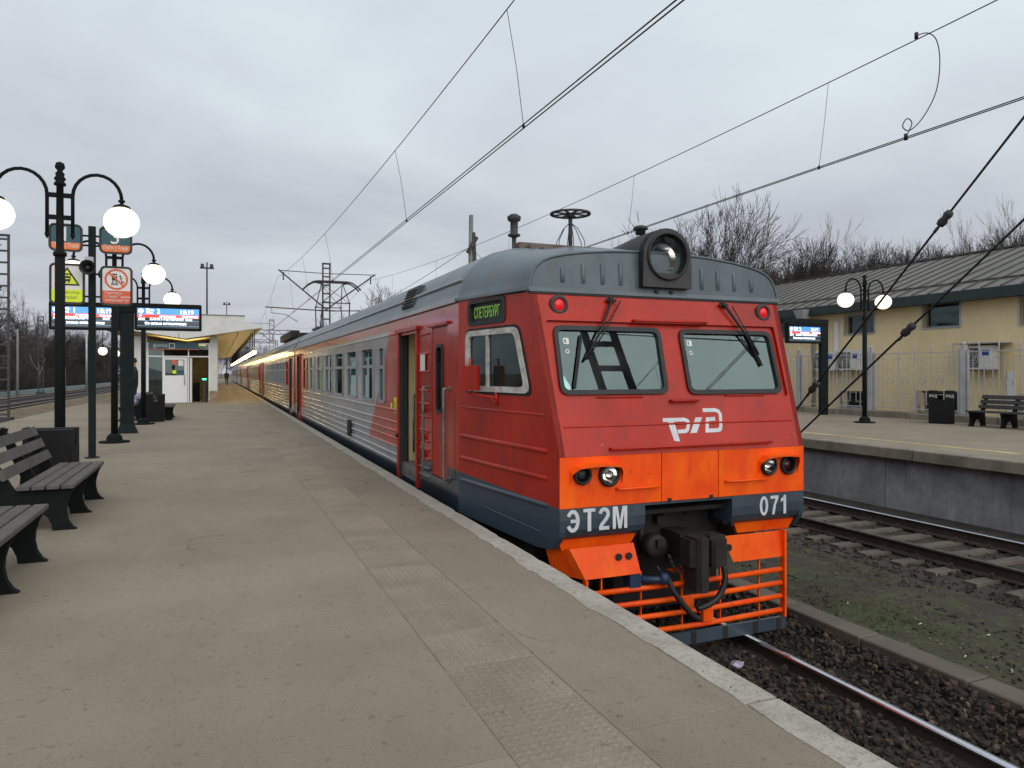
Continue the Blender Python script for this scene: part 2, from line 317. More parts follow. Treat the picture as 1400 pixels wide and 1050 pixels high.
# ---------------------------------------------------------------- mesh helpers
def wloc(o):
    v = Vector((0, 0, 0))
    while o is not None: v += o.location; o = o.parent
    return v
def link(o): col.objects.link(o); return o
class MB:
    def __init__(s): s.v = []; s.f = []; s.m = []; s.sm = []
    def add(s, vs, fs, mi=0, sm=False):
        k = len(s.v); s.v += [tuple(p) for p in vs]
        for f in fs: s.f.append(tuple(i + k for i in f)); s.m.append(mi); s.sm.append(sm)
        return s
    def box(s, x0, x1, y0, y1, z0, z1, mi=0):
        return s.add([(x0, y0, z0), (x1, y0, z0), (x1, y1, z0), (x0, y1, z0), (x0, y0, z1), (x1, y0, z1), (x1, y1, z1), (x0, y1, z1)],
                     [(0, 3, 2, 1), (4, 5, 6, 7), (0, 1, 5, 4), (1, 2, 6, 5), (2, 3, 7, 6), (3, 0, 4, 7)], mi)
    def bbox(s, x0, x1, y0, y1, z0, z1, c=.01, mi=0):
        """box with chamfered top and vertical edges"""
        P = lambda q, z: [(x0 + q, y0 + c), (x0 + c, y0 + q), (x1 - c, y0 + q), (x1 - q, y0 + c), (x1 - q, y1 - c), (x1 - c, y1 - q), (x0 + c, y1 - q), (x0 + q, y1 - c)]
        vs = [(x, y, z0) for x, y in P(0, 0)] + [(x, y, z1 - c) for x, y in P(0, 0)] + [(min(max(x, x0 + c), x1 - c), min(max(y, y0 + c), y1 - c), z1) for x, y in P(0, 0)]
        fs = [tuple(range(7, -1, -1)), tuple(range(16, 24))]
        for a in (0, 8):
            for i in range(8): j = (i + 1) % 8; fs.append((a + i, a + j, a + 8 + j, a + 8 + i))
        return s.add(vs, fs, mi)
    def beam(s, p, q, w, h=None, mi=0, up=(0, 0, 1)):
        h = h or w; p = Vector(p); q = Vector(q); d = (q - p).normalized(); u = Vector(up)
        if abs(d.dot(u)) > .98: u = Vector((1, 0, 0))
        a = d.cross(u).normalized() * (w / 2); b = a.cross(d).normalized() * (h / 2)
        vs = [p - a - b, p + a - b, p + a + b, p - a + b, q - a - b, q + a - b, q + a + b, q - a + b]
        return s.add(vs, [(0, 3, 2, 1), (4, 5, 6, 7), (0, 1, 5, 4), (1, 2, 6, 5), (2, 3, 7, 6), (3, 0, 4, 7)], mi)
    def tube(s, pts, r, n=8, mi=0, caps=True, sm=True):
        pts = [Vector(p) for p in pts]; m = len(pts)
        rs = r if isinstance(r, (list, tuple)) else [r] * m
        t0 = (pts[1] - pts[0]).normalized(); u = Vector((0, 0, 1)) if abs(t0.z) < .95 else Vector((1, 0, 0))
        a = t0.cross(u).normalized(); vs = []
        for i, p in enumerate(pts):
            t = (pts[min(i + 1, m - 1)] - pts[max(i - 1, 0)]).normalized()
            a = (a - t * a.dot(t)).normalized(); b = t.cross(a)
            for k in range(n):
                g = 2 * math.pi * k / n; vs.append(p + (a * math.cos(g) + b * math.sin(g)) * rs[i])
        fs = []
        for i in range(m - 1):
            for k in range(n): j = (k + 1) % n; fs.append((i * n + k, i * n + j, (i + 1) * n + j, (i + 1) * n + k))
        s.add(vs, fs, mi, sm)
        if caps:
            s.add(vs[:n], [tuple(range(n - 1, -1, -1))], mi); s.add(vs[-n:], [tuple(range(n))], mi)
        return s
    def lathe(s, c, prof, n=16, ax='z', mi=0, sm=True, caps=True):
        c = Vector(c); vs = []
        for r, h in prof:
            for k in range(n):
                g = 2 * math.pi * k / n; x, y = r * math.cos(g), r * math.sin(g)
                vs.append(c + (Vector((x, y, h)) if ax == 'z' else Vector((x, h, y)) if ax == 'y' else Vector((h, x, y))))
        fs = []
        for i in range(len(prof) - 1):
            for k in range(n): j = (k + 1) % n; fs.append((i * n + k, i * n + j, (i + 1) * n + j, (i + 1) * n + k))
        s.add(vs, fs, mi, sm)
        if caps: s.add(vs[:n], [tuple(range(n - 1, -1, -1))], mi); s.add(vs[-n:], [tuple(range(n))], mi)
        return s
    def sphere(s, c, r, n=16, mi=0, sz=1):
        return s.lathe(c, [(max(.001, r * math.sin(math.pi * i / n)), -r * sz * math.cos(math.pi * i / n)) for i in range(n + 1)], n + 4, mi=mi, caps=False)
    def plate(s, outer, holes, fn, d0, d1, mi=0, back=True):
        """flat plate with holes; fn(a, b, d) gives the point at depth d"""
        loops = [list(outer)] + [list(h) for h in holes]
        tris = tessellate_polygon([[Vector((a, b, 0)) for a, b in l] for l in loops])
        flat = [p for l in loops for p in l]
        s.add([fn(a, b, d0) for a, b in flat], [tuple(t) for t in tris], mi)
        if back: s.add([fn(a, b, d1) for a, b in flat], [tuple(reversed(t)) for t in tris], mi)
        for l in loops:
            n = len(l); s.add([fn(a, b, d0) for a, b in l] + [fn(a, b, d1) for a, b in l], [(i, (i + 1) % n, n + (i + 1) % n, n + i) for i in range(n)], mi)
        return s
    def ring(s, outer, inner, fn, d0, d1, mi=0):
        n = len(outer); vs = [fn(*p, d0) for p in outer] + [fn(*p, d0) for p in inner] + [fn(*p, d1) for p in outer] + [fn(*p, d1) for p in inner]
        fs = []
        for i in range(n):
            j = (i + 1) % n; fs += [(i, j, n + j, n + i), (2 * n + j, 2 * n + i, 3 * n + i, 3 * n + j), (i, 2 * n + i, 2 * n + j, j), (n + j, 3 * n + j, 3 * n + i, n + i)]
        return s.add(vs, fs, mi)
    def obj(s, name, mat, parent=None, loc=None, fix=True):
        """world-coordinate shapes become an object; under a parent they are stored relative to it"""
        off = wloc(parent) if parent is not None else Vector(loc or (0, 0, 0))
        me = bpy.data.meshes.new(name)
        me.from_pydata([(x - off.x, y - off.y, z - off.z) for x, y, z in s.v], [], s.f)
        mats = mat if isinstance(mat, (list, tuple)) else [mat]
        for q in mats: me.materials.append(q)
        me.polygons.foreach_set('material_index', s.m); me.polygons.foreach_set('use_smooth', s.sm)
        if fix:
            bm = bmesh.new(); bm.from_mesh(me); bmesh.ops.remove_doubles(bm, verts=bm.verts, dist=1e-5); bmesh.ops.recalc_face_normals(bm, faces=bm.faces); bm.to_mesh(me); bm.free()
        me.update()
        o = link(bpy.data.objects.new(name, me))
        if parent is not None: o.parent = parent
        elif loc is not None: o.location = loc
        return o
def tag(o, label, cat, group=None, kind=None):
    o['label'] = label; o['category'] = cat
    if group: o['group'] = group
    if kind: o['kind'] = kind
    return o
def thing(name, loc, label, cat, group=None, rz=0):
    o = link(bpy.data.objects.new(name, None)); o.location = loc; o.empty_display_size = .3; o.rotation_euler[2] = rz
    return tag(o, label, cat, group)
def struct(o): o['kind'] = 'structure'; return o
def copy_tree(o, parent=None):
    c = o.copy(); col.objects.link(c); c.parent = parent
    for ch in list(o.children): copy_tree(ch, c)
    return c
def rr(x0, x1, z0, z1, r, n=4):
    out = []
    for cx, cz, a0 in ((x1 - r, z0 + r, -90), (x1 - r, z1 - r, 0), (x0 + r, z1 - r, 90), (x0 + r, z0 + r, 180)):
        for i in range(n + 1): g = R(a0 + 90 * i / n); out.append((cx + r * math.cos(g), cz + r * math.sin(g)))
    return out
def rpoly(pts, r, n=4):
    out = []; m = len(pts)
    for i in range(m):
        p0, p, p1 = Vector(pts[i - 1]), Vector(pts[i]), Vector(pts[(i + 1) % m])
        a = (p0 - p).normalized(); b = (p1 - p).normalized()
        for k in range(n + 1):
            t = k / n; q = (p + a * r) * (1 - t) ** 2 + p * 2 * t * (1 - t) + (p + b * r) * t ** 2; out.append((q.x, q.y))
    return out
def circ(cx, cz, r, n=20): return [(cx + r * math.cos(2 * math.pi * i / n), cz + r * math.sin(2 * math.pi * i / n)) for i in range(n)]
FY = lambda Y: (lambda a, b, d: (a, Y + d, b))          # plane facing the camera (-y)
FX = lambda X: (lambda a, b, d: (X + d, a, b))          # plane facing -x, a = y
_tx = {}
def text(s, size, name, mat, parent, pos, rx=90, rz=0, bold=0.0, sx=1.0, center=False, ext=.001):
    key = (s, size, bold, sx, center)
    if key not in _tx:
        cu = bpy.data.curves.new('txt', 'FONT'); cu.body = s; cu.size = size; cu.offset = bold; cu.extrude = ext; cu.resolution_u = 3
        cu.align_x = 'CENTER' if center else 'LEFT'
        t = bpy.data.objects.new('txt', cu); col.objects.link(t)
        dg = bpy.context.evaluated_depsgraph_get(); me = bpy.data.meshes.new_from_object(t.evaluated_get(dg))
        me.transform(Matrix.Diagonal((sx, 1, 1, 1))); bpy.data.objects.remove(t); bpy.data.curves.remove(cu); _tx[key] = me
    me = _tx[key].copy(); me.name = name; me.materials.clear(); me.materials.append(mat)
    o = link(bpy.data.objects.new(name, me)); o.rotation_euler = (R(rx), 0, R(rz))
    if parent is not None: o.parent = parent; o.location = Vector(pos) - wloc(parent)
    else: o.location = pos
    return o
def stroke2d(mb, pts, w, fn, d0, d1, mi=0, closed=False):
    """thick polyline in a plane"""
    P = [Vector(p) for p in pts]
    n = len(P); Lft = []; Rgt = []
    for i in range(n):
        a = P[i] - P[i - 1] if (i or closed) else P[1] - P[0]; b = P[(i + 1) % n] - P[i] if (i < n - 1 or closed) else P[i] - P[i - 1]
        a.normalize(); b.normalize(); t = (a + b)
        t = t.normalized() if t.length > 1e-4 else a
        nn = Vector((-t.y, t.x)); k = min(2, 1 / max(.4, nn.dot(Vector((-a.y, a.x))))); Lft.append(P[i] + nn * w / 2 * k); Rgt.append(P[i] - nn * w / 2 * k)
    m = n if closed else n - 1
    for i in range(m):
        j = (i + 1) % n; q = [Lft[i], Lft[j], Rgt[j], Rgt[i]]
        vs = [fn(p.x, p.y, d0) for p in q] + [fn(p.x, p.y, d1) for p in q]
        mb.add(vs, [(0, 1, 2, 3), (7, 6, 5, 4), (0, 4, 5, 1), (1, 5, 6, 2), (2, 6, 7, 3), (3, 7, 4, 0)], mi)
    return mb

def ribbon(pts, w):
    """outline polygon of a thick polyline"""
    P = [Vector(p) for p in pts]; n = len(P); A = []; B = []
    for i in range(n):
        a = (P[i] - P[i - 1]) if i else P[1] - P[0]; b = (P[i + 1] - P[i]) if i < n - 1 else P[i] - P[i - 1]
        a.normalize(); b.normalize(); t = (a + b).normalized(); nn = Vector((-t.y, t.x)); k = w / 2 / max(.45, nn.dot(Vector((-a.y, a.x))))
        A.append(tuple(P[i] + nn * k)); B.append(tuple(P[i] - nn * k))
    return A + B[::-1]
def arc(cx, cy, rx, ry, a0, a1, n=14): return [(cx + rx * math.cos(R(a0 + (a1 - a0) * i / n)), cy + ry * math.sin(R(a0 + (a1 - a0) * i / n))) for i in range(n + 1)]
def bold_number(s, mat, parent, x, y, z, h, w=.62):
    """heavy grotesque capitals, each glyph its own flat piece"""
    for ch in s:
        mb = MB(); fn = lambda a, b, d: (x + a * h, y + d, z + b * h); q = .17
        G = lambda poly, holes=(), d=0: mb.plate(poly, holes, fn, -.0015 - d, .0)
        if ch == 'Э': G(ribbon(arc(.29, .5, .25, .415, 150, -150, 20), q)); G([(.18, .42), (.455, .42), (.455, .57), (.18, .57)], (), .0004); adv = .70
        elif ch == 'Т': G([(.0, 1), (0, .85), (.21, .85), (.21, 0), (.39, 0), (.39, .85), (.60, .85), (.60, 1)]); adv = .66
        elif ch == '2': G(ribbon(arc(.28, .71, .20, .21, 175, -25, 12) + [(.40, .50), (.14, .22), (.10, .08)], q) ); G([(.02, 0), (.54, 0), (.54, .16), (.02, .16)], (), .0004); adv = .62
        elif ch == 'М': G([(0, 0), (0, 1), (.25, 1), (.375, .34), (.50, 1), (.75, 1), (.75, 0), (.59, 0), (.59, .78), (.455, 0), (.295, 0), (.16, .78), (.16, 0)]); adv = .8
        elif ch == '0': G(arc(.28, .5, .28, .51, 0, 349, 24), [arc(.28, .5, .115, .35, 0, 342, 18)]); adv = .64
        elif ch == '7': G([(.02, 1), (.55, 1), (.55, .86), (.38, .52), (.29, 0), (.11, 0), (.20, .46), (.36, .84), (.02, .84)]); adv = .62
        elif ch == '1': G([(.21, 0), (.39, 0), (.39, 1), (.25, 1), (.18, .88), (.04, .80), (.04, .64), (.21, .72)]); adv = .5
        mb.obj('lettering', mat, parent); x += adv * h * w / .62
# ---------------------------------------------------------------- ground, platforms, tracks
def sheet(name, x0, x1, y0, y1, z, mat, nx=1, ny=1, amp=0, seed=0):
    rnd = random.Random(seed); mb = MB()
    vs = [(x0 + (x1 - x0) * i / nx, y0 + (y1 - y0) * j / ny, z + (rnd.uniform(-amp, amp) if 0 < i < nx else 0)) for j in range(ny + 1) for i in range(nx + 1)]
    mb.add(vs, [(j * (nx + 1) + i, j * (nx + 1) + i + 1, (j + 1) * (nx + 1) + i + 1, (j + 1) * (nx + 1) + i) for j in range(ny) for i in range(nx)], 0, amp > 0)
    return struct(mb.obj(name, mat))
sheet('ground', -1500, 1500, -300, 2500, -1.62, m_drygrass)
sheet('track_bed', 2.0, 5.965, -12, 220, -1.345, m_soil)
sheet('verge', 6.26, 8.5, -12, 220, -1.215, m_grassy, 8, 300, .025, 3)
sheet('track_bed', 8.5, 12.75, -12, 220, -1.25, m_soil)
sheet('verge', -14.0, -8.9, -12, 260, -1.17, m_drygrass, 10, 200, .05, 4)
sheet('track_bed', -21, -14.0, -12, 260, -1.25, m_soil)
sheet('verge', -60, -21, -12, 400, -1.25, m_drygrass)

# near platform: base, asphalt bays, edge bays, coping stones, tactile tiles (all pieces real, joints open)
EX, LX = 2.40, -6.05
plat = struct(MB().box(LX + .1, EX - .14, -12, 200, -1.6, -.004).obj('platform', m_asph))
bay = MB(); bay.box(LX, 1.058, 0, 6.297, -.06, 0); bay = bay.obj('asphalt_bay', m_asph, plat)
edge = MB(); edge.bbox(1.560, 2.212, 0, 6.293, -.06, .001, .004); edge = edge.obj('edge_bay', m_asph, plat)
for k in range(33):
    y0 = 2.62 - 6.3 * 2 + 6.3 * k
    for proto in (bay, edge):
        o = proto if k == 0 else proto.copy()
        if k: col.objects.link(o); o.parent = plat
        o.location = (0, y0, 0)
def coping(seed, n=26, L=3.13):
    rnd = random.Random(seed); mb = MB(); rows = []
    w = .0; ww = 0
    for i in range(n + 1):
        y = L * i / n; w = .72 * w + rnd.uniform(-.009, .009); ww = .5 * ww + rnd.uniform(-.002, .002)
        xi = 2.205 + w - (.02 if rnd.random() < .2 else 0); xo = EX + ww - (.012 if rnd.random() < .08 else 0)
        rows.append([(xi, y, -.05), (xi + .004, y, .0035 + rnd.uniform(0, .003)), (xi + .07, y, .008 + rnd.uniform(-.002, .002)), (xo - .014, y, .005), (xo, y, -.012), (xo, y, -.17), (xi, y, -.17)])
    m = len(rows[0]); vs = [p for r in rows for p in r]
    fs = [(i * m + k, i * m + (k + 1) % m, (i + 1) * m + (k + 1) % m, (i + 1) * m + k) for i in range(n) for k in range(m)]
    fs += [tuple(range(m)), tuple((n * m + k) for k in range(m - 1, -1, -1))]
    return mb.add(vs, fs)
cps = [coping(s).obj('coping_stone', m_coping, plat) for s in range(5)]
for k in range(66):
    o = cps[k] if k < 5 else cps[random.randrange(5)].copy()
    if k >= 5: col.objects.link(o); o.parent = plat
    o.location = (0, -9.98 + 3.15 * k, 0)
def tile(pattern, seed):
    rnd = random.Random(seed); mb = MB(); mb.bbox(0, .497, 0, .497, -.05, .002, .003)
    N = 11
    for i in range(N):
        for j in range(N):
            if pattern == 1 and (i + j) % 2: continue
            h = .0045 * rnd.choice((1, 1, .9, .6, .25))
            cx, cy = .03 + .0432 * i, .03 + .0432 * j; a, b = .0155, .010
            if pattern == 2: a, b = .017, .006
            mb.add([(cx - a, cy - a, .002), (cx + a, cy - a, .002), (cx + a, cy + a, .002), (cx - a, cy + a, .002), (cx - b, cy - b, .002 + h), (cx + b, cy - b, .002 + h), (cx + b, cy + b, .002 + h), (cx - b, cy + b, .002 + h)],
                   [(4, 5, 6, 7), (0, 1, 5, 4), (1, 2, 6, 5), (2, 3, 7, 6), (3, 0, 4, 7)])
    return mb
tl = [tile(i % 3, i).obj('tactile_tile', m_tile if i % 2 else m_asph, plat, fix=False) for i in range(6)]
for k in range(150):
    o = tl[k] if k < 6 else tl[random.choice((0, 1, 2, 3, 4, 5))].copy()
    if k >= 6: col.objects.link(o); o.parent = plat
    o.location = (1.0605 + random.uniform(-.001, .001), -1 + .5 * k + random.uniform(-.001, .001), random.uniform(-.002, .0015))

# far platform
PX = 12.45
fplat = struct(MB().box(PX + .32, 60, -12, 200, -1.7, -.13).obj('platform', m_concl))
s_ = MB(); s_.box(PX + .34, 21.3, -12, 200, -.125, 0); s_.obj('asphalt_surface', m_asph, fplat)
def lipmesh(seed, L=2.98):
    rnd = random.Random(seed); mb = MB(); rows = []; n = 14
    for i in range(n + 1):
        y = L * i / n; j = rnd.uniform(-.008, .008)
        rows.append([(PX + .36, y, .004), (PX + .015 + j, y, .004), (PX + j, y, -.014), (PX + j * 1.4, y, -.20), (PX + .36, y, -.22)])
    m = 5; mb.add([p for r in rows for p in r], [(i * m + k, i * m + (k + 1) % m, (i + 1) * m + (k + 1) % m, (i + 1) * m + k) for i in range(n) for k in range(m)] + [tuple(range(m)), tuple(n * m + k for k in range(m - 1, -1, -1))])
    return mb
lips = [lipmesh(s).obj('coping_stone', m_concl, fplat) for s in range(4)]
wps = MB().bbox(PX + .22, PX + .34, 0, 2.985, -1.6, -.19, .004).obj('wall_panel', m_conc, fplat)
for k in range(40):
    o = lips[k] if k < 4 else lips[k % 4].copy()
    if k >= 4: col.objects.link(o); o.parent = fplat
    o.location = (0, -8 + 3 * k, 0)
    o = wps if k == 0 else wps.copy()
    if k: col.objects.link(o); o.parent = fplat
    o.location = (random.uniform(-.006, .006), -7.2 + 3 * k, 0)
yl = MB()
rnd = random.Random(5); y = -8
while y < 120:
    L = rnd.uniform(1.2, 4); yl.box(13.68 + rnd.uniform(-.01, .01), 13.82 + rnd.uniform(-.012, .012), y, y + L, .0005, .004); y += L + rnd.choice((.0, .02, .02, .15))
yl.obj('painted_line', m_yline, fplat)

# rails and sleepers
def rail_mesh(L):
    prof = [(-.066, -.18), (.066, -.18), (.066, -.168), (.012, -.145), (.009, -.05), (.034, -.036), (.037, -.012), (.028, -.001), (0, 0.002), (-.028, -.001), (-.037, -.012), (-.034, -.036), (-.009, -.05), (-.012, -.145), (-.066, -.168)]
    mb = MB(); n = len(prof); vs = [(x, 0, z) for x, z in prof] + [(x, L, z) for x, z in prof]
    for i in range(n):
        j = (i + 1) % n; top = i in (6, 7, 8, 9)
        mb.add([vs[i], vs[j], vs[n + j], vs[n + i]], [(0, 1, 2, 3)], 1 if top else 0)
    mb.add(vs[:n], [tuple(range(n))]); mb.add(vs[n:], [tuple(range(n))])
    return mb
def sleeper_mesh():
    mb = MB()
    mb.add([(-1.35, -.15, -.2), (1.35, -.15, -.2), (1.35, .15, -.2), (-1.35, .15, -.2), (-1.33, -.09, 0), (1.33, -.09, 0), (1.33, .09, 0), (-1.33, .09, 0)],
           [(0, 3, 2, 1), (4, 5, 6, 7), (0, 1, 5, 4), (1, 2, 6, 5), (2, 3, 7, 6), (3, 0, 4, 7)])
    for sx in (-.79, .79):
        for q in (-.105, .105):
            mb.box(sx + q - .035, sx + q + .035, -.05, .05, 0, .022, 1); mb.lathe((sx + q, 0, .02), [(.016, 0), (.016, .05), (.006, .055)], 6, mi=1)
    return mb
def track(cx, zt, y0, y1, ns, ys, label=None):
    t = struct(link(bpy.data.objects.new('railway_track', None))); t.location = (cx, y0, zt)
    for sx in (-.79, .79):
        o = rail_mesh(y1 - y0).obj('rail', [m_rail, m_railold if (abs(cx - 10.33) < .1 and sx < 0) else m_railtop]); o.parent = t; o.location = (sx, 0, 0)
    if ns:
        p = sleeper_mesh().obj('sleeper', [m_sleeper, m_rail])
        for k in range(ns):
            o = p if k == 0 else p.copy()
            if k: col.objects.link(o)
            o.parent = t; o.location = (random.uniform(-.02, .02), ys - y0 + .55 * k, -.178 + random.uniform(-.006, .006)); o.rotation_euler[2] = random.uniform(-.012, .012)
    return t
track(4.3, -1.22, -12, 220, 30, -5.9)
track(10.33, -1.03, -12, 220, 90, -1.3)
track(-14.95, -1.05, -12, 260, 0, 0)
track(-19.0, -1.05, -12, 260, 0, 0)
# strip of trough lids between the tracks
tr = tag(link(bpy.data.objects.new('cable_trough', None)), 'low strip of concrete cable trough lids between the tracks', 'cable trough'); tr.location = (6.11, -8, -1.36)
lid = MB().bbox(-.14, .14, 0, 1.10, 0, .20, .012).obj('trough_lid', m_trough); lid.parent = tr
yy = 0.0
for k in range(60):
    o = lid if k == 0 else lid.copy()
    if k: col.objects.link(o); o.parent = tr
    o.location = (random.uniform(-.008, .008), yy, random.uniform(-.01, .012)); o.rotation_euler = (random.uniform(-.006, .006), 0, random.uniform(-.006, .006)); yy += 1.115

# ballast: loose stones
ICO = None
def stones(name, mat, n, region, size, seed):
    """n faceted stones; region(rng, n) -> x, y, z arrays"""
    rg = np.random.default_rng(seed)
    t = (1 + 5 ** .5) / 2
    iv = np.array([(-1, t, 0), (1, t, 0), (-1, -t, 0), (1, -t, 0), (0, -1, t), (0, 1, t), (0, -1, -t), (0, 1, -t), (t, 0, -1), (t, 0, 1), (-t, 0, -1), (-t, 0, 1)]) / 1.9
    fc = np.array([(0, 11, 5), (0, 5, 1), (0, 1, 7), (0, 7, 10), (0, 10, 11), (1, 5, 9), (5, 11, 4), (11, 10, 2), (10, 7, 6), (7, 1, 8), (3, 9, 4), (3, 4, 2), (3, 2, 6), (3, 6, 8), (3, 8, 9), (4, 9, 5), (2, 4, 11), (6, 2, 10), (8, 6, 7), (9, 8, 1)])
    x, y, z = region(rg, n)
    s = rg.uniform(size[0], size[1], n) ** 1.0
    vs = iv[None] * (1 + rg.uniform(-.36, .36, (n, 12, 1))) * s[:, None, None] * rg.uniform(.42, 1.35, (n, 1, 3))
    a = rg.uniform(0, 6.28, n); b = rg.uniform(-.8, .8, n)
    ca, sa, cb, sb = np.cos(a), np.sin(a), np.cos(b), np.sin(b)
    Rz = np.zeros((n, 3, 3)); Rz[:, 0, 0] = ca; Rz[:, 0, 1] = -sa; Rz[:, 1, 0] = sa; Rz[:, 1, 1] = ca; Rz[:, 2, 2] = 1
    Rx = np.zeros((n, 3, 3)); Rx[:, 0, 0] = 1; Rx[:, 1, 1] = cb; Rx[:, 1, 2] = -sb; Rx[:, 2, 1] = sb; Rx[:, 2, 2] = cb
    vs = np.einsum('nij,nkj->nki', Rz @ Rx, vs) + np.stack([x, y, z], 1)[:, None]
    fs = (fc[None] + (np.arange(n) * 12)[:, None, None]).reshape(-1, 3)
    me = bpy.data.meshes.new(name); me.from_pydata(vs.reshape(-1, 3).tolist(), [], fs.tolist()); me.materials.append(mat)
    o = link(bpy.data.objects.new(name, me)); o['kind'] = 'stuff'; return o
def near_bed(rg, n):
    x = rg.uniform(2.55, 5.95, n); y = 1.6 + 9 * rg.uniform(0, 1, n) ** 1.3
    bad = np.abs(x - 5.09) < .07; x[bad] += .16
    return x, y, -1.335 + .02 * np.sin(y * 2 + x) + rg.uniform(-.015, .015, n) + .17 * np.clip((x - 5.25), 0, 1)
def far_bed(rg, n):
    x = rg.uniform(7.75, 12.6, n); y = 4 + 26 * rg.uniform(0, 1, n) ** 1.4
    crest = np.where(x < 9.1, -1.245 - .0 * x, -1.245)
    inside = (np.abs(x - 10.33) < .7)
    return x, y, crest + rg.uniform(-.02, .01, n) - .02 * inside - .035 * (x > 11.5)
tag(stones('ballast', m_ballast, 19000, near_bed, (.009, .036), 1), 'dark brown ballast stones around the rail beside the train', 'ballast', kind='stuff')
tag(stones('ballast', m_ballast2, 500, near_bed, (.022, .045), 2), 'scattered paler stones in the ballast by the train', 'ballast', kind='stuff')
tag(stones('ballast', m_ballast, 16000, far_bed, (.012, .038), 3), 'dark ballast stones around the far track sleepers', 'ballast', kind='stuff')
tag(stones('ballast', m_ballast2, 350, far_bed, (.018, .035), 4), 'scattered paler stones on the far track bed', 'ballast', kind='stuff')
late_moss()
# grass tufts on the verge
rg = np.random.default_rng(9); gv = []; gf = []
for k in range(22000):
    x = rg.uniform(6.28, 8.3); y = 2.6 + 16 * rg.uniform() ** 1.5
    if math.sin(x * 3.1 + y * .9) + math.sin(y * 1.7 - x * 2.2) + rg.normal() * .5 < .35: continue
    h = rg.uniform(.015, .05); a = rg.uniform(0, 6.28); w = .004; lx, ly = rg.uniform(-.035, .035, 2)
    i = len(gv); gv += [(x - w * math.cos(a), y - w * math.sin(a), -1.225), (x + w * math.cos(a), y + w * math.sin(a), -1.225), (x + lx, y + ly, -1.215 + h)]; gf.append((i, i + 1, i + 2))
me = bpy.data.meshes.new('grass'); me.from_pydata(gv, [], gf); me.materials.append(m_grass)
tag(link(bpy.data.objects.new('grass', me)), 'sparse short green grass on the verge between tracks', 'grass', kind='stuff')
def leaves(name, n, region, s, seed, mat, label):
    rg = np.random.default_rng(seed); v = []; f = []
    for k in range(n):
        x, y, z = region(rg); a = rg.uniform(0, 6.28); L = rg.uniform(*s); w = L * rg.uniform(.35, .7); ca, sa = math.cos(a), math.sin(a); i = len(v)
        for u, q, dz in ((-1, 0, 0), (0, -1, .35), (1, 0, .1), (0, 1, .3)): v.append((x + (u * L * ca - q * w * sa) / 2, y + (u * L * sa + q * w * ca) / 2, z + dz * L * .4 + .003))
        f += [(i, i + 1, i + 2), (i, i + 2, i + 3)]
    me = bpy.data.meshes.new(name); me.from_pydata(v, [], f); me.materials.append(mat); tag(link(bpy.data.objects.new(name, me)), label, 'leaves', kind='stuff')
m_leaf = M('dead leaf', (.11, .065, .03), .9, var=.5, vs=8); m_straw = M('pale straw', (.20, .17, .10), .9, var=.4, vs=8)
leaves('fallen_leaves', 900, lambda rg: (rg.uniform(6.3, 9.0), 2.6 + 14 * rg.uniform() ** 1.4, -1.20), (.02, .06), 31, m_leaf, 'brown dead leaves on the verge between tracks')
leaves('dry_straw', 700, lambda rg: (rg.uniform(6.3, 8.4), 2.6 + 12 * rg.uniform() ** 1.4, -1.20), (.02, .05), 32, m_straw, 'bits of pale dry straw on the verge')
leaves('fallen_leaves', 160, lambda rg: (rg.choice([rg.normal(1.57, .06), rg.normal(2.2, .05), rg.uniform(-2.2, 2.2)]), 1.5 + 12 * rg.uniform() ** 1.3, .004), (.006, .022), 33, m_leaf, 'tiny leaf bits and grit on the platform')
tag(stones('mud_clods', m_soil, 2500, lambda rg, n: (rg.uniform(6.28, 8.6, n), 2.6 + 14 * rg.uniform(0, 1, n) ** 1.4, np.full(n, -1.222)), (.008, .026), 34), 'small dark clods and stones on the mossy verge', 'soil', kind='stuff')
# litter lying about
def scrap(loc, s, mat, name, label, cat):
    rnd = random.Random(str(loc)); mb = MB(); n = 7
    top = [(s * math.cos(2 * math.pi * i / n) * rnd.uniform(.6, 1), s * .7 * math.sin(2 * math.pi * i / n) * rnd.uniform(.6, 1), rnd.uniform(0, s * .35)) for i in range(n)]
    mb.add([(x + loc[0], y + loc[1], loc[2] + z) for x, y, z in top] + [(loc[0], loc[1], loc[2] + s * .5)], [(i, (i + 1) % n, n) for i in range(n)])
    mb.add([(x + loc[0], y + loc[1], loc[2]) for x, y, z in top] + [(x + loc[0], y + loc[1], loc[2] + z) for x, y, z in top], [(i, (i + 1) % n, n + (i + 1) % n, n + i) for i in range(n)] + [tuple(range(n))])
    tag(mb.obj(name, mat, loc=loc), label, cat)
scrap((5.19, 4.78, -1.30), .06, m_litter, 'paper_scrap', 'white paper scrap against the near rail', 'litter')
scrap((5.63, 4.80, -1.295), .065, m_ballast2, 'loose_stone', 'pale loose stone beside the trough lids', 'stone')
scrap((4.62, 5.6, -1.315), .10, m_bag, 'crumpled_wrapper', 'crumpled dull wrapper between the rails before the train', 'litter')
for i, (x, y) in enumerate(((6.95, 5.5), (6.55, 4.7), (6.62, 4.3), (7.3, 5.0), (7.05, 4.45), (6.8, 6.3))):
    mb = MB(); mb.tube([(x, y, -1.19), (x + .045, y + .02 * (i % 3), -1.188)], .006, 6)
    tag(mb.obj('cigarette_butt', m_litter, loc=(x, y, -1.19)), 'white cigarette butt lying on the mossy verge', 'litter', 'cigarette butts on the verge')

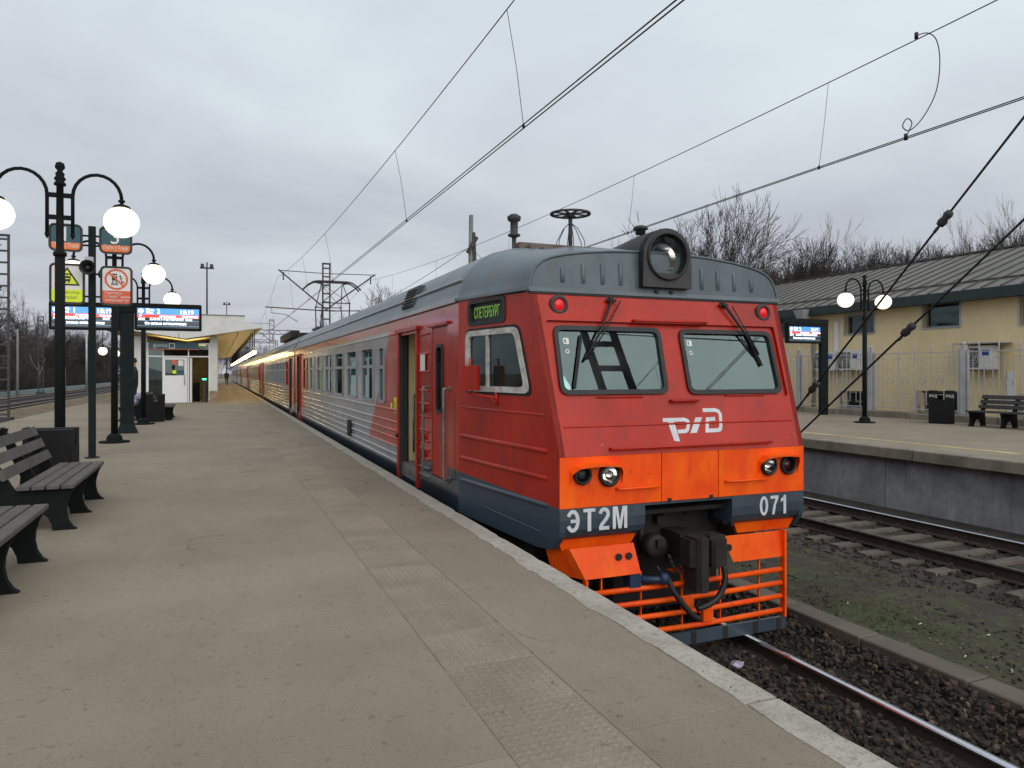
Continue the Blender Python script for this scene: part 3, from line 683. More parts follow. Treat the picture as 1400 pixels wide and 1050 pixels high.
# ---------------------------------------------------------------- the train
C0, Y0, ZR = 4.3, 5.89, -1.22
HW = 1.74
GAPZ = 2.33                                     # cantrail / gutter height
ROOFP = [(-1.765, 2.325), (-1.768, 2.36), (-1.74, 2.375), (-1.715, 2.44), (-1.66, 2.58), (-1.57, 2.72), (-1.45, 2.83), (-1.30, 2.915), (-1.05, 2.985), (-.7, 3.03), (-.3, 3.055), (0, 3.06)]
ROOFP = ROOFP + [(-x, z) for x, z in ROOFP[-2::-1]]
def loft(mb, secs, mi=0, sm=True):
    n = len(secs[0]); vs = [p for s in secs for p in s]
    mb.add(vs, [(i * n + k, i * n + k + 1, (i + 1) * n + k + 1, (i + 1) * n + k) for i in range(len(secs) - 1) for k in range(n - 1)], mi, sm); return mb
def rib(mb, p, q, r=.022, nrm=(-1, 0, 0), n=5):
    """half-round pressing along p-q standing proud towards nrm"""
    p, q, nr = Vector(p), Vector(q), Vector(nrm).normalized(); d = (q - p).normalized(); u = nr.cross(d).normalized()
    rows = []
    for c, k in ((p, 0), (p + d * r * 1.5, 1), (q - d * r * 1.5, 1), (q, 0)):
        rows.append([c + u * r * math.cos(math.pi * i / n) + nr * (r * .95 * math.sin(math.pi * i / n) * k - .001) for i in range(n + 1)])
    return loft(mb, rows)
RIBZ = (.92, .734, .598, .485, .364, .237, .131)
def side_window(root, ya, yb, z0=1.0, z1=1.97, zt=1.62, frame=m_silver, X=C0 - HW, blind_or_sheen=0):
    fn = FX(X); w = .038
    mb = MB(); o = rr(ya, yb, z0, z1, .05, 3); i1 = rr(ya + w, yb - w, z0 + w, z1 - w, .03, 3)
    mb.ring(o, i1, fn, -.022, .04); mb.box(X - .016, X + .03, ya + w, yb - w, zt - .03, zt + .03)
    f = mb.obj('window', frame, root)
    p = MB(); p.plate(rr(ya + w * .8, yb - w * .8, z0 + w * .8, z1 - w * .8, .03, 3), [], fn, .012, .02); p.obj('pane', m_win, f)
    if blind_or_sheen:
        p = MB(); p.box(X + .026, X + .034, ya + .02, yb - .02, z0, z0 + (zt - z0) * blind_or_sheen); p.obj('blind_or_sheen', m_cablind, f)
    return f
def side_wall(root, y0, y1, holes, mat, X, t, name='side_wall'):
    mb = MB(); mb.plate([(y0, -.10), (y1, -.10), (y1, GAPZ), (y0, GAPZ)], holes, FX(X), 0, t)
    return mb.obj(name, mat, root)
def clip_spans(y0, y1, cuts):
    out = []; a = y0
    for c0, c1 in sorted(cuts):
        if c0 > a: out.append((a, c0))
        a = max(a, c1)
    if a < y1: out.append((a, y1))
    return out
def vestibule(root, ya, yb):
    """inner lining, floor, far doors and grab rail behind an open side door"""
    mb = MB(); mb.box(C0 - HW + .06, C0 + HW - .1, ya - .25, yb + .25, .12, .16); mb.obj('vestibule_floor', m_floor, root)
    mb = MB(); mb.box(C0 - HW + .02, C0 - HW + .06, ya - .02, yb + .02, -.05, .158); mb.obj('threshold', m_steel, root)
    mb = MB(); mb.box(C0 - HW + .14, C0 + HW - .1, yb + .03, yb + .07, .16, 2.17); mb.obj('partition', m_cream, root)
    mb = MB(); mb.box(C0 - HW + .08, C0 + HW - .1, ya - .31, ya - .26, .16, 2.5); mb.obj('partition', m_cream, root)
    mb = MB(); mb.box(C0 + HW - .16, C0 + HW - .11, ya, yb, .16, 2.1); mb.obj('opposite_door', m_cream, root)
    mb = MB(); mb.box(C0 - HW + .04, C0 + HW - .1, ya - .3, yb + .3, 2.18, 2.2); mb.obj('vestibule_ceiling', m_cream, root)
    mb = MB(); mb.tube([(C0 - HW + .20, yb - .03, .30), (C0 - HW + .20, yb - .03, 1.15), (C0 - HW + .24, yb + .03, 1.17)], .016, 8); mb.obj('grab_rail', m_steel, root)
def body_common(root, ya, yb, holes, wins, mat, ribcuts, yrib0, roof0):
    """far wall, floor, roof, gutters, ribs of one car between ya and yb"""
    side_wall(root, ya, yb, holes, mat, C0 - HW, .05)
    mb = MB(); mb.plate([(ya, -.10), (yb, -.10), (yb, GAPZ), (ya, GAPZ)], [rr(a, b, 1.0, 1.95, .05, 3) for a, b in wins], FX(C0 + HW), 0, -.05); mb.obj('side_wall', mat, root)
    mb = MB(); mb.box(C0 - HW + .051, C0 + HW - .051, ya + .05, yb, .05, .118); mb.obj('floor', m_floor, root)
    mb = MB()
    for z in RIBZ:
        for a, b in clip_spans(yrib0, yb - .05, ribcuts): rib(mb, (C0 - HW, a + .04, z), (C0 - HW, b - .04, z), .021)
    for a, b in clip_spans(yrib0, yb - .05, [c for c in ribcuts if c[1] - c[0] > .5]): rib(mb, (C0 - HW, a + .06, 2.105), (C0 - HW, b - .06, 2.105), .02)
    mb.obj('body_ribs', mat, root)
    mb = MB(); loft(mb, [[(C0 + x, y, z) for x, z in ROOFP] for y in np.linspace(roof0, yb, 8)])
    for e in (roof0, yb): mb.add([(C0 + x, e, z) for x, z in ROOFP], [tuple(range(len(ROOFP)))])
    rf = mb.obj('roof', m_roof, root, fix=False)
    mb = MB()
    for sx in (-1, 1):
        mb.tube([(C0 + sx * 1.665, roof0 + .05, 2.59), (C0 + sx * 1.665, yb - .1, 2.59)], .02, 6)
        mb.beam((C0 + sx * 1.765, roof0, 2.342), (C0 + sx * 1.765, yb, 2.342), .035, .05)
    mb.obj('gutter', m_silver, rf)
    mb = MB()
    yv = roof0 + 1.0
    while yv < yb - 1: rib(mb, (C0 - 1.05, yv, 2.985), (C0 + 1.05, yv, 2.985), .02, (0, 0, 1)); yv += 1.4
    for xx in (-.75, -.25, .25, .75): mb.box(C0 + xx - .12, C0 + xx + .12, roof0 + .6, yb - .6, 3.05, 3.075)
    mb.obj('walkway_boards', m_rooftop, rf)
    return rf

CAR_LABELS = 'electric train cars coupled in one line at the platform'
head = thing('train_car', (C0, Y0, ZR), 'leading red and silver electric train car with orange-banded driver\'s cab', 'train car', CAR_LABELS)
paint = paint_mat('head car livery', (5.56, .96), (16.66, .75), .37, 3.8)
YE = 26.75
WINS = [(12.77, 13.83), (14.42, 15.52), (16.10, 17.20), (17.78, 18.88), (19.46, 20.56), (21.14, 22.24)]
DOOR = (9.74, 10.76); DOOR2 = (25.0, 25.95); NARROW = (11.83, 12.27); REDW = (22.95, 24.0)
holes = [rr(a + .02, b - .02, 1.02, 1.95, .05, 3) for a, b in WINS + [REDW]] + [rr(NARROW[0] + .02, NARROW[1] - .02, 1.02, 1.93, .04, 3)]
holes += [[(a, -.02), (b, -.02), (b, 2.06), (a, 2.06)] for a, b in (DOOR, DOOR2)]
CABD = (8.33, 9.02)
holes += [[(CABD[0], .19), (CABD[1], .19), (CABD[1], 2.08), (CABD[0], 2.08)]]
body_common(head, 7.9, YE, holes, WINS, paint, [DOOR, (DOOR[1], DOOR[1] + .12), DOOR2, (DOOR[0] - .12, DOOR[0]), (DOOR2[0] - .08, DOOR2[1] + .08)], 10.88, 7.95)
for i, (a, b) in enumerate(WINS): side_window(head, a, b, blind_or_sheen=(.78, .98, .5, .98, .9, .98)[i])
side_window(head, *NARROW, 1.0, 1.95, 1.6, m_silver); side_window(head, *REDW, 1.0, 1.97, 1.62, m_red)
vestibule(head, *DOOR); vestibule(head, *DOOR2)
# short ribs on the red piece between cab door and passenger door, sandbox-style step loops
mb = MB()
for z in (2.02, 1.76, 1.52, 1.27, 1.09, .92, .734, .598, .485, .364): rib(mb, (C0 - HW, 9.10, z), (C0 - HW, 9.66, z), .02)
mb.obj('body_ribs', m_red, head)
mb = MB()
for z in (.237, .131): rib(mb, (C0 - HW, 9.10, z), (C0 - HW, 9.66, z), .02)
mb.obj('body_ribs', m_navy, head)
for z in (1.02, .64, .42):
    mb = MB(); mb.lathe((C0 - HW - .001, 9.40, z), [(.052, -.05), (.052, .0)], 12, 'x', caps=False); mb.lathe((C0 - HW - .001, 9.40, z), [(.04, -.05), (.04, .0)], 12, 'x', mi=1)
    mb.obj('step_cup', [m_red, m_black], head)
# door frames, dark leaf edges, drip rail
for a, b in (DOOR, DOOR2):
    mb = MB(); X = C0 - HW
    mb.box(X - .03, X + .01, b, b + .10, -.08, 2.10); mb.box(X - .03, X + .01, a - .06, a, -.08, 2.10); mb.box(X - .055, X + .01, a - .12, b + .14, 2.10, 2.15)
    mb.obj('door_frame', m_red, head)
    mb = MB(); mb.box(X + .06, X + .10, b - .04, b + .02, .16, 2.1); mb.obj('sliding_door', m_curtain, head)
    mb = MB(); mb.lathe((X - .03, b + .05, .55), [(.03, -.03), (.03, 0)], 10, 'x'); mb.obj('door_button', m_black, head)
    mb = MB(); mb.box(X - .012, X + .055, b - .04, b - .001, -.02, 2.06); mb.obj('jamb_shade', m_curtain, head)  # dark liner over the red jamb so the opening looks shaded
# driver's side door
dfn = FX(C0 - HW)
mb = MB(); mb.plate([(CABD[0] + .008, .20), (CABD[1] - .008, .20), (CABD[1] - .008, 2.07), (CABD[0] + .008, 2.07)], [rr(8.53, 8.80, 1.02, 1.84, .07)], dfn, .006, .04)
cd = mb.obj('cab_door', m_red, head)
mb = MB(); mb.plate(rr(8.53, 8.80, 1.02, 1.84, .07), [], dfn, .02, .03); mb.obj('pane', m_win, cd)
mb = MB(); mb.box(C0 - HW + .2, C0 - HW + .22, 8.3, 9.1, .9, 1.95); mb.obj('blind_or_sheen', m_curtain, cd)
mb = MB(); mb.ring(rr(8.51, 8.82, 1.0, 1.86, .08), rr(8.55, 8.78, 1.04, 1.82, .06), dfn, -.012, .01); mb.obj('window_seal', m_black, cd)
mb = MB(); mb.box(C0 - HW - .04, C0 - HW + .005, 8.25, 9.12, 2.09, 2.125); mb.obj('drip_rail', m_red, cd)
mb = MB(); mb.box(C0 - HW - .03, C0 - HW + .005, 8.30, 9.05, .165, .19); mb.obj('door_sill', m_steel, cd)
for yh in (8.24, 9.17):
    mb = MB(); X = C0 - HW - .075
    mb.tube([(X + .07, yh, 1.31), (X, yh, 1.31), (X, yh, 1.27), (X, yh, .27), (X, yh, .23), (X + .07, yh, .23)], .017, 8); mb.lathe((X + .075, yh, 1.31), [(.035, -.01), (.035, 0)], 8, 'x'); mb.lathe((X + .075, yh, .23), [(.035, -.01), (.035, 0)], 8, 'x')
    mb.obj('handrail', m_steel, head)
# notices and stickers
mb = MB(); mb.box(C0 - HW - .026, C0 - HW - .021, 9.27, 9.50, 1.53, 1.75); mb.obj('notice_sheet', m_signwh, head)
mb = MB(); mb.plate(circ(11.35, .98, .055, 14), [], FX(C0 - HW), -.004, -.001); mb.obj('sticker', m_yellowst, head); mb = MB(); mb.plate(rr(11.0, 11.16, .88, 1.12, .03), [], FX(C0 - HW), -.004, -.001); mb.obj('sticker', m_yellowst, head)
mb = MB(); stroke2d(mb, [(11.06, 1.06), (11.09, .99), (11.05, .93), (11.11, .92)], .02, FX(C0 - HW), -.007, -.004); mb.obj('sticker_symbol', m_ink, head)
mb = MB(); mb.box(C0 - HW - .05, C0 - HW + .01, 15.0, 15.32, .20, .52); mb.obj('jacking_bracket', m_dark, head)
# roof ventilator box and dome fittings
mb = MB(); mb.add([(C0 - 1.73, 10.1, 2.46), (C0 - 1.73, 10.75, 2.46), (C0 - 1.62, 10.75, 2.76), (C0 - 1.62, 10.1, 2.76), (C0 - 1.3, 10.0, 2.46), (C0 - 1.3, 10.75, 2.46), (C0 - 1.4, 10.75, 2.76), (C0 - 1.4, 10.0, 2.76)],
                  [(0, 1, 2, 3), (0, 3, 7, 4), (1, 5, 6, 2), (3, 2, 6, 7)])
vb = mb.obj('roof_ventilator', m_lampbox, head)
for k in range(6):
    mb = MB(); z = 2.49 + .044 * k; x = C0 - 1.735 + .36 * (z - 2.46); mb.beam((x, 10.14, z), (x, 10.71, z), .03, .008); mb.obj('louvre', m_black, vb)

# cab: tapering sides, sloping front with recessed window panel
TS = .31 / 2.01
def cabx(y): return HW - TS * (7.9 - y)
KF = .477 / 1.56
def facey(z): return Y0 + (z - .73) * KF
for sx in (-1, 1):
    fn = lambda a, b, d, sx=sx: (C0 + sx * (cabx(a) - d), a, b)
    outer = [(7.9, -.10), (6.25, -.155), (6.02, -.13), (Y0 + .012, .0), (Y0, .05), (Y0, .73), (facey(2.29), 2.29), (7.9, GAPZ)]
    hole = rpoly([(7.70, 1.30), (6.37, 1.30), (6.60, 1.965), (7.70, 1.965)], .10)
    hole2 = [rr(6.86, 7.64, 2.035, 2.285, .05, 3)] if sx < 0 else []
    mb = MB(); mb.plate(outer, [hole] + hole2, fn, 0, .06); sw = mb.obj('cab_side', m_cabside, head)
    mb = MB()
    for z0, z1 in ((1.115, 1.105),): rib(mb, fn(7.86, z0, 0), fn(6.14, z1, 0), .012, (sx, 0, 0))
    for z0, z1 in ((.79, .768), (.538, .516)): rib(mb, fn(7.86, z0, 0), fn(6.08, z1, 0), .024, (sx, 0, 0))
    mb.obj('pressing', m_red, sw)
    mb = MB(); rib(mb, fn(7.86, .288, 0), fn(6.08, .265, 0), .024, (sx, 0, 0)); rib(mb, fn(7.3, .06, 0), fn(6.2, .0, 0), .007, (sx, 0, 0)); mb.obj('pressing', m_navy, sw)
    inner = rpoly([(7.63, 1.36), (6.47, 1.36), (6.66, 1.905), (7.63, 1.905)], .07)
    mb = MB(); mb.ring(hole, inner, fn, -.018, .05); mb.add([fn(7.24, 1.36, -.012), fn(7.20, 1.36, -.012), fn(7.20, 1.905, -.012), fn(7.24, 1.905, -.012), fn(7.24, 1.36, .03), fn(7.20, 1.36, .03), fn(7.20, 1.905, .03), fn(7.24, 1.905, .03)],
        [(0, 1, 2, 3), (0, 4, 5, 1), (1, 5, 6, 2), (2, 6, 7, 3), (3, 7, 4, 0), (4, 7, 6, 5)]); wf = mb.obj('cab_window', m_frame, head)
    mb = MB(); mb.plate(rpoly([(7.65, 1.34), (6.45, 1.34), (6.64, 1.925), (7.65, 1.925)], .07), [], fn, .012, .02); mb.obj('pane', m_cabwin, wf)
    mb = MB(); mb.ring(rpoly([(7.73, 1.275), (6.325, 1.275), (6.575, 1.99), (7.73, 1.99)], .11), hole, fn, -.006, .01); mb.obj('seal', m_dark, wf)
    if sx < 0:
        mb = MB(); mb.plate([(7.66, 1.32), (7.15, 1.32), (7.15, 1.94), (7.66, 1.94)], [], fn, .10, .11); mb.obj('curtain', m_curtain, wf)
        dsp = MB(); dsp.ring(rr(6.84, 7.66, 2.02, 2.30, .06, 3), rr(6.89, 7.61, 2.06, 2.26, .04, 3), fn, -.012, .03); dsp.plate(rr(6.86, 7.64, 2.035, 2.285, .05, 3), [], fn, .025, .035); dd = dsp.obj('destination_display', m_black, head)
        ang = 90 - math.degrees(math.atan(TS))
        p = fn(7.56, 2.10, .018); text('СПЕТЕРБУРГ', .165, 'led_text', m_led, dd, p, 90, -ang, sx=.54)
        # mirror on a bent arm
        mb = MB(); c = lambda a, b, d: fn(a, b, d)
        mb.tube([c(7.28, 1.66, -.16), c(7.28, 1.50, -.17), c(7.28, 1.36, -.17), c(7.24, 1.28, -.15), c(7.12, 1.25, -.06), c(7.02, 1.24, 0)], .014, 8); mb.tube([c(7.02, 1.30, -.005), c(7.02, 1.16, -.005)], .02, 8); mb.tube([c(7.1, 1.26, -.05), c(7.0, 1.17, -.01)], .01, 6)
        mi = mb.obj('mirror', m_red, head)
        mb = MB(); p0 = c(7.28, 1.0, -.15); mb.plate(rr(-.14, .14, 1.315, 1.58, .015, 2), [], lambda a, b, d: (p0[0] + a * .35 - d * .9, p0[1] - a * .93 - d * .3, b), .0, .035); mb.obj('mirror_back', m_red, mi)
ff = lambda a, b, d: (C0 + a, facey(b) + d, b)
def fw(z): return cabx(facey(z))
outer = [(-fw(.73), .73), (fw(.73), .73), (fw(2.29), 2.29), (-fw(2.29), 2.29)]
rec = rpoly([(-1.375, 1.255), (1.375, 1.255), (1.385, 2.01), (-1.385, 2.01)], .025, 2)
mb = MB(); mb.plate(outer, [rec], ff, 0, .03); fr = mb.obj('cab_front', m_red, head)
WL = [rpoly([(-1.325, 1.295), (-.12, 1.295), (-.10, 1.965), (-1.315, 1.965)], .09), rpoly([(.115, 1.285), (1.325, 1.285), (1.33, 1.96), (.125, 1.96)], .09)]
WI = [rpoly([(-1.28, 1.34), (-.165, 1.34), (-.145, 1.92), (-1.27, 1.92)], .06), rpoly([(.16, 1.33), (1.28, 1.33), (1.285, 1.915), (.17, 1.915)], .06)]
mb = MB(); mb.plate(rpoly([(-1.40, 1.23), (1.40, 1.23), (1.41, 2.03), (-1.41, 2.03)], .02, 2), WL, ff, .031, .06); mb.obj('window_panel', m_red, fr)
for k in (0, 1):
    mb = MB(); mb.ring(WL[k], WI[k], ff, .006, .06); ws = mb.obj('windscreen', m_black, head)
    mb = MB(); mb.plate(WI[k], [], ff, .034, .042); mb.obj('glass_pane', m_screen, ws)
    x0 = (-1.215, .215)[k]; mb = MB(); mb.plate(rr(x0, x0 + .06, 1.78, 1.84, .006, 1), [rr(x0 + .012, x0 + .03, 1.79, 1.83, .004, 1)], ff, .031, .034); mb.obj('sticker', m_signwh, ws); mb = MB()
    mb.ring(circ(x0 + .03, 1.71, .022, 12), circ(x0 + .03, 1.71, .014, 12), ff, .031, .034); mb.obj('sticker', m_signwh, ws)
    mb = MB(); xs = (-.95, .55)[k]; mb.tube([ff(xs, 1.268, .0), ff(xs + .5, 1.265, .0)], .011, 6); mb.obj('hinge_bar', m_red, ws)
# handrails, pressing line and rain strips on the front
def handrail(x0, x1, z, off=.05, r=.013, mat=m_red, parent=None, z1=None, base=ff, posts=2):
    z1 = z1 or z; mb = MB(); mb.tube([base(x0, z, -.002), base(x0 + .012, z, -off), base(x1 - .012, z1, -off), base(x1, z1, -.002)], r, 8)
    for k in range(1, posts - 1):
        q = k / (posts - 1); mb.tube([base(x0 + (x1 - x0) * q, z + (z1 - z) * q, 0), base(x0 + (x1 - x0) * q, z + (z1 - z) * q, -off)], r * .8, 6)
    return mb.obj('handrail', mat, parent or fr)
handrail(-.42, .47, 2.028, .045); handrail(-.14, .19, 1.225, .045); handrail(-.90, 1.0, .79, .05, .012, posts=5)
mb = MB(); rib(mb, ff(-1.36, 1.00, 0), ff(1.36, 1.00, 0), .011, (0, -1, .3)); mb.obj('pressing', m_red, fr)
# red marker lamps
for x in (-1.23, 1.27):
    mb = MB(); c = Vector(ff(x, 2.165, 0)); mb.lathe(c, [(.098, 0), (.098, -.018), (.085, -.03), (.062, -.032), (.062, .0)], 20, 'y', caps=False); ml = mb.obj('marker_lamp', m_lampbox, head)
    mb = MB(); mb.lathe(c, [(.063, -.012), (.045, -.028), (.005, -.034)], 16, 'y'); mb.obj('lens', m_redlamp, ml)
# wipers
def wiper(pv, knee, tip, bl0, bl1):
    mb = MB(); mb.lathe(ff(pv[0], pv[1], 0), [(.028, .0), (.028, -.05), (.015, -.06)], 10, 'y'); mb.beam(ff(pv[0] - .05, pv[1], -.03), ff(pv[0] + .06, pv[1] - .01, -.03), .02, .03)
    mb.tube([ff(pv[0], pv[1], -.05), ff(*knee, -.035), ff(*tip, -.01)], [.016, .013, .010], 6); mb.tube([ff(pv[0] + .10, pv[1] - .01, -.045), ff(knee[0] + .05, knee[1] - .01, -.03), ff(tip[0] + .015, tip[1], -.01)], .007, 6)
    mb.beam(ff(*bl0, .015), ff(*bl1, .015), .022, .03); mb.beam(ff(*bl0, .0), ff(*bl1, .0), .012, .012)
    mb.obj('wiper', m_black, fr)
wiper((-.65, 2.235), (-.80, 1.95), (-1.02, 1.63), (-1.02, 1.87), (-1.17, 1.36))
wiper((.735, 2.235), (.93, 1.95), (1.08, 1.70), (1.00, 1.93), (1.12, 1.58))
# emblem on the red face
mb = MB(); ox, oz = -.262, .905; lf = lambda a, b, d: ff(ox + a * .149, oz + b * .150, d)
mb.plate(ribbon([(0, .89), (1.70, .89), (1.93, .80), (2.0, .66), (1.82, .26), (1.66, .14), (1.02, .12)], .24), [], lf, -.003, 0)
mb.plate([(.36, .76), (.86, .76), (1.06, -.50), (.62, -.46)], [], lf, -.003, 0)
mb.plate([(1.98, 0), (2.5, 0), (3.15, 1.0), (2.63, 1.0)], [], lf, -.003, 0)
mb.plate(ribbon([(3.32, 1.46), (4.30, 1.46), (4.58, 1.38), (4.70, 1.16), (4.56, .36), (4.46, .18), (4.22, .12), (3.36, .12), (3.56, .86), (4.2, .88)], .25), [], lf, -.003, 0)
mb.obj('emblem', m_white, fr)

# orange band with lamps
ob = lambda a, b, d: (C0 + a, Y0 + d, b)
for x0, x1 in ((-1.43, -.345), (-.335, .325), (.335, 1.43)):
    hl = []
    if x0 < -1: hl = [circ(-1.205, .565, .078), circ(-.925, .552, .094)]
    if x0 > .3: hl = [circ(.955, .545, .085), circ(1.21, .543, .085)]
    mb = MB(); mb.plate([(x0, .262), (x1, .262), (x1, .728), (x0, .728)], hl, ob, -.004, .03); op = mb.obj('orange_panel', m_orange, head)
    if hl:
        mb = MB(); xa = min(h[10][0] for h in hl) - .05; xb = max(h[0][0] for h in hl) + .05; zc = .552
        prof = [(xa, zc - .08), (xa + .01, zc + .05), (xa + .06, zc + .105), (xa + .2, zc + .122), (xb - .2, zc + .122), (xb - .06, zc + .105), (xb - .01, zc + .05), (xb, zc - .08)]
        dep = [.0, .05, .10, .12, .12, .10, .05, 0]
        vs = [ob(x, z, 0) for x, z in prof] + [ob(x, z - .012, -dd) for (x, z), dd in zip(prof, dep)] + [ob(x, z - .03, -dd) for (x, z), dd in zip(prof, dep)] + [ob(x, z - .03, 0) for x, z in prof]
        n = len(prof); mb.add(vs, [(q * n + i, q * n + i + 1, (q + 1) * n + i + 1, (q + 1) * n + i) for q in range(3) for i in range(n - 1)]); mb.obj('lamp_hood', m_orange, op)
        handrail(*((-.845, -.39) if x0 < 0 else (.41, .92)), .415, .05, .012, m_orange, op, base=ob)
    else:
        for xq in (-.25, .24):
            mb = MB(); mb.box(C0 + xq - .02, C0 + xq + .02, Y0 - .012, Y0 - .004, .255, .29); mb.obj('catch', m_dark, op)
for x, z, r, kind in ((-1.205, .565, .078, 'dark'), (-.925, .552, .094, 'clear'), (.955, .545, .085, 'clear'), (1.21, .543, .085, 'red')):
    mb = MB(); c = (C0 + x, Y0, z); mb.lathe(c, [(r * 1.16, -.005), (r * 1.16, -.035), (r * .92, -.05), (r * .86, -.02), (r * .82, .06)], 24, 'y', caps=False); mb.lathe(c, [(r * .83, .07), (.01, .071)], 20, 'y', mi=0); hl = mb.obj('headlight', m_black, head)
    if kind == 'clear':
        mb = MB(); mb.lathe(c, [(r * .85, -.02), (r * .7, .01), (r * .45, .035), (.01, .045)], 20, 'y', caps=False); mb.obj('reflector', m_refl, hl)
        mb = MB(); mb.lathe(c, [(r * .86, -.022), (r * .6, -.04), (r * .3, -.048), (.004, -.05)], 20, 'y', caps=False); mb.obj('lens', m_lensglass, hl)
    else:
        mb = MB(); mb.lathe(c, [(r * .7, .02), (r * .45, -.008), (.005, -.018)], 18, 'y'); mb.obj('lens', m_reddark if kind == 'red' else m_lampbox, hl)
        mb = MB(); mb.lathe(c, [(r * .86, -.012), (r * .4, -.026), (.004, -.03)], 18, 'y', caps=False); mb.obj('cover_glass', m_lensglass, hl)
bx_ = lambda x, d, z: (C0 + x, Y0 + d, z)
# navy bumper with number, recess for the coupler
prof = [(.0, .258), (-.006, .15), (.0, .06), (.03, .0), (.075, -.035), (.14, -.055), (.14, -.02), (.30, .0), (.30, .24)]
for x0, x1 in ((-1.43, -.525), (.50, 1.43)):
    mb = MB(); n = len(prof); vs = [(C0 + x, Y0 + d, z) for x in (x0, x1) for d, z in prof]
    mb.add(vs, [(i, (i + 1) % n, n + (i + 1) % n, n + i) for i in range(n)] + [tuple(range(n - 1, -1, -1)), tuple(range(n, 2 * n))]); bu = mb.obj('bumper', m_navy, head)
    mb = MB(); xa, xb = (x0 + .02, x1 - .10) if x0 < 0 else (x0 + .10, x1 - .10)
    mb.add([bx_(xa, .09, -.040), bx_(xb + .06, .09, -.040), bx_(xb, .115, -.15), bx_(xa + .06, .115, -.15), bx_(xa, .13, -.03), bx_(xb + .06, .13, -.03), bx_(xb, .15, -.15), bx_(xa + .06, .15, -.15)], [(0, 1, 2, 3), (4, 7, 6, 5), (0, 4, 5, 1), (1, 5, 6, 2), (2, 6, 7, 3), (3, 7, 4, 0)]); mb.obj('underside_panel', m_orange, bu)
mb = MB(); mb.box(C0 - .525, C0 + .50, Y0 + .002, Y0 + .3, .235, .257); mb.obj('bumper_bridge', m_navy, head)
bold_number('ЭТ2М', m_white, head, C0 - 1.36, Y0 - .0075, .042, .208, .72)
bold_number('071', m_white, head, C0 + .845, Y0 - .0075, .036, .195, .68)
mb = MB(); mb.box(C0 - .64, C0 + .62, Y0 + .40, Y0 + .44, -.9, .25); mb.box(C0 - .56, C0 - .53, Y0 + .02, Y0 + .4, -.05, .25); mb.box(C0 + .51, C0 + .54, Y0 + .02, Y0 + .4, -.05, .25); mb.obj('coupler_pocket', m_dark, head)
mb = MB(); mb.box(C0 - .36, C0 + .34, Y0 + .36, Y0 + .395, -.35, .12); mb.box(C0 - .42, C0 - .36, Y0 + .3, Y0 + .395, -.1, .1); mb.lathe((C0 - .28, Y0 + .33, .06), [(.05, 0), (.05, .06)], 10, 'y'); mb.lathe((C0 + .22, Y0 + .33, .09), [(.06, 0), (.06, .06)], 10, 'y'); mb.box(C0 - .2, C0 - .1, Y0 + .28, Y0 + .4, -.02, .06); mb.obj('draft_gear', m_dark, head)
# automatic coupler
def prismz(poly, z0, z1):
    mb = MB(); n = len(poly); mb.add([(C0 + x, Y0 + y, z0) for x, y in poly] + [(C0 + x, Y0 + y, z1) for x, y in poly], [tuple(range(n - 1, -1, -1)), tuple(range(n, 2 * n))] + [(i, (i + 1) % n, n + (i + 1) % n, n + i) for i in range(n)]); return mb
cp = prismz([(-.10, .42), (-.10, .04), (-.17, -.06), (-.17, -.22), (-.11, -.28), (-.02, -.28), (.02, -.20), (.02, -.09), (.08, -.05), (.12, -.09), (.12, -.14), (.29, -.16), (.29, .03), (.11, .06), (.11, .42)], -.34, -.08).obj('coupler', m_coupler, head)
prismz([(-.13, -.08), (-.13, -.27), (-.10, -.31), (-.02, -.31), (.012, -.24), (.012, -.10)], -.57, -.06).obj('knuckle_tooth', m_coupler, cp)
prismz([(.10, .04), (.12, -.17), (.15, -.20), (.29, -.185), (.32, -.14), (.32, .04)], -.38, -.12).obj('guard_arm', m_coupler, cp)
mb = MB(); mb.lathe((C0 - .32, Y0 + .1, -.2), [(.03, -.03), (.11, -.02), (.12, .03), (.12, .12), (.05, .2)], 14, 'y'); mb.box(C0 - .36, C0 - .28, Y0 + .03, Y0 + .08, -.19, -.12); mb.obj('drawbar_bracket', m_coupler, cp)
mb = MB(); cpts = [(C0 - .30 + .20 * q, Y0 - .06, -.24 - .22 * math.sin(q * 2.4) + .05 * q) for q in np.linspace(0, 1, 28)]
mb.tube(cpts, [.018 if k % 3 else .007 for k in range(28)], 6)
mb.obj('chain', m_coupler, cp)
def hose(pts, r, mat, name):
    P = [Vector(p) for p in pts]; out = []
    for i in range(len(P) - 1):
        p0, p1, p2, p3 = P[max(i - 1, 0)], P[i], P[i + 1], P[min(i + 2, len(P) - 1)]
        for k in range(5):
            t = k / 5; out.append(.5 * ((2 * p1) + (p2 - p0) * t + (2 * p0 - 5 * p1 + 4 * p2 - p3) * t * t + (3 * p1 - p0 - 3 * p2 + p3) * t ** 3))
    out.append(P[-1]); return MB().tube(out, r, 8).obj(name, mat, head)
bx = lambda x, d, z: (C0 + x, Y0 + d, z)
hose([bx(-.33, -.10, -.46), bx(-.30, -.13, -.56), bx(-.22, -.16, -.68), bx(-.12, -.18, -.80), bx(-.03, -.18, -.86)], .03, m_black, 'brake_hose')
hose([bx(.27, -.16, -.38), bx(.27, -.18, -.52), bx(.20, -.18, -.66), bx(.08, -.18, -.73), bx(-.05, -.17, -.76)], .03, m_black, 'brake_hose')
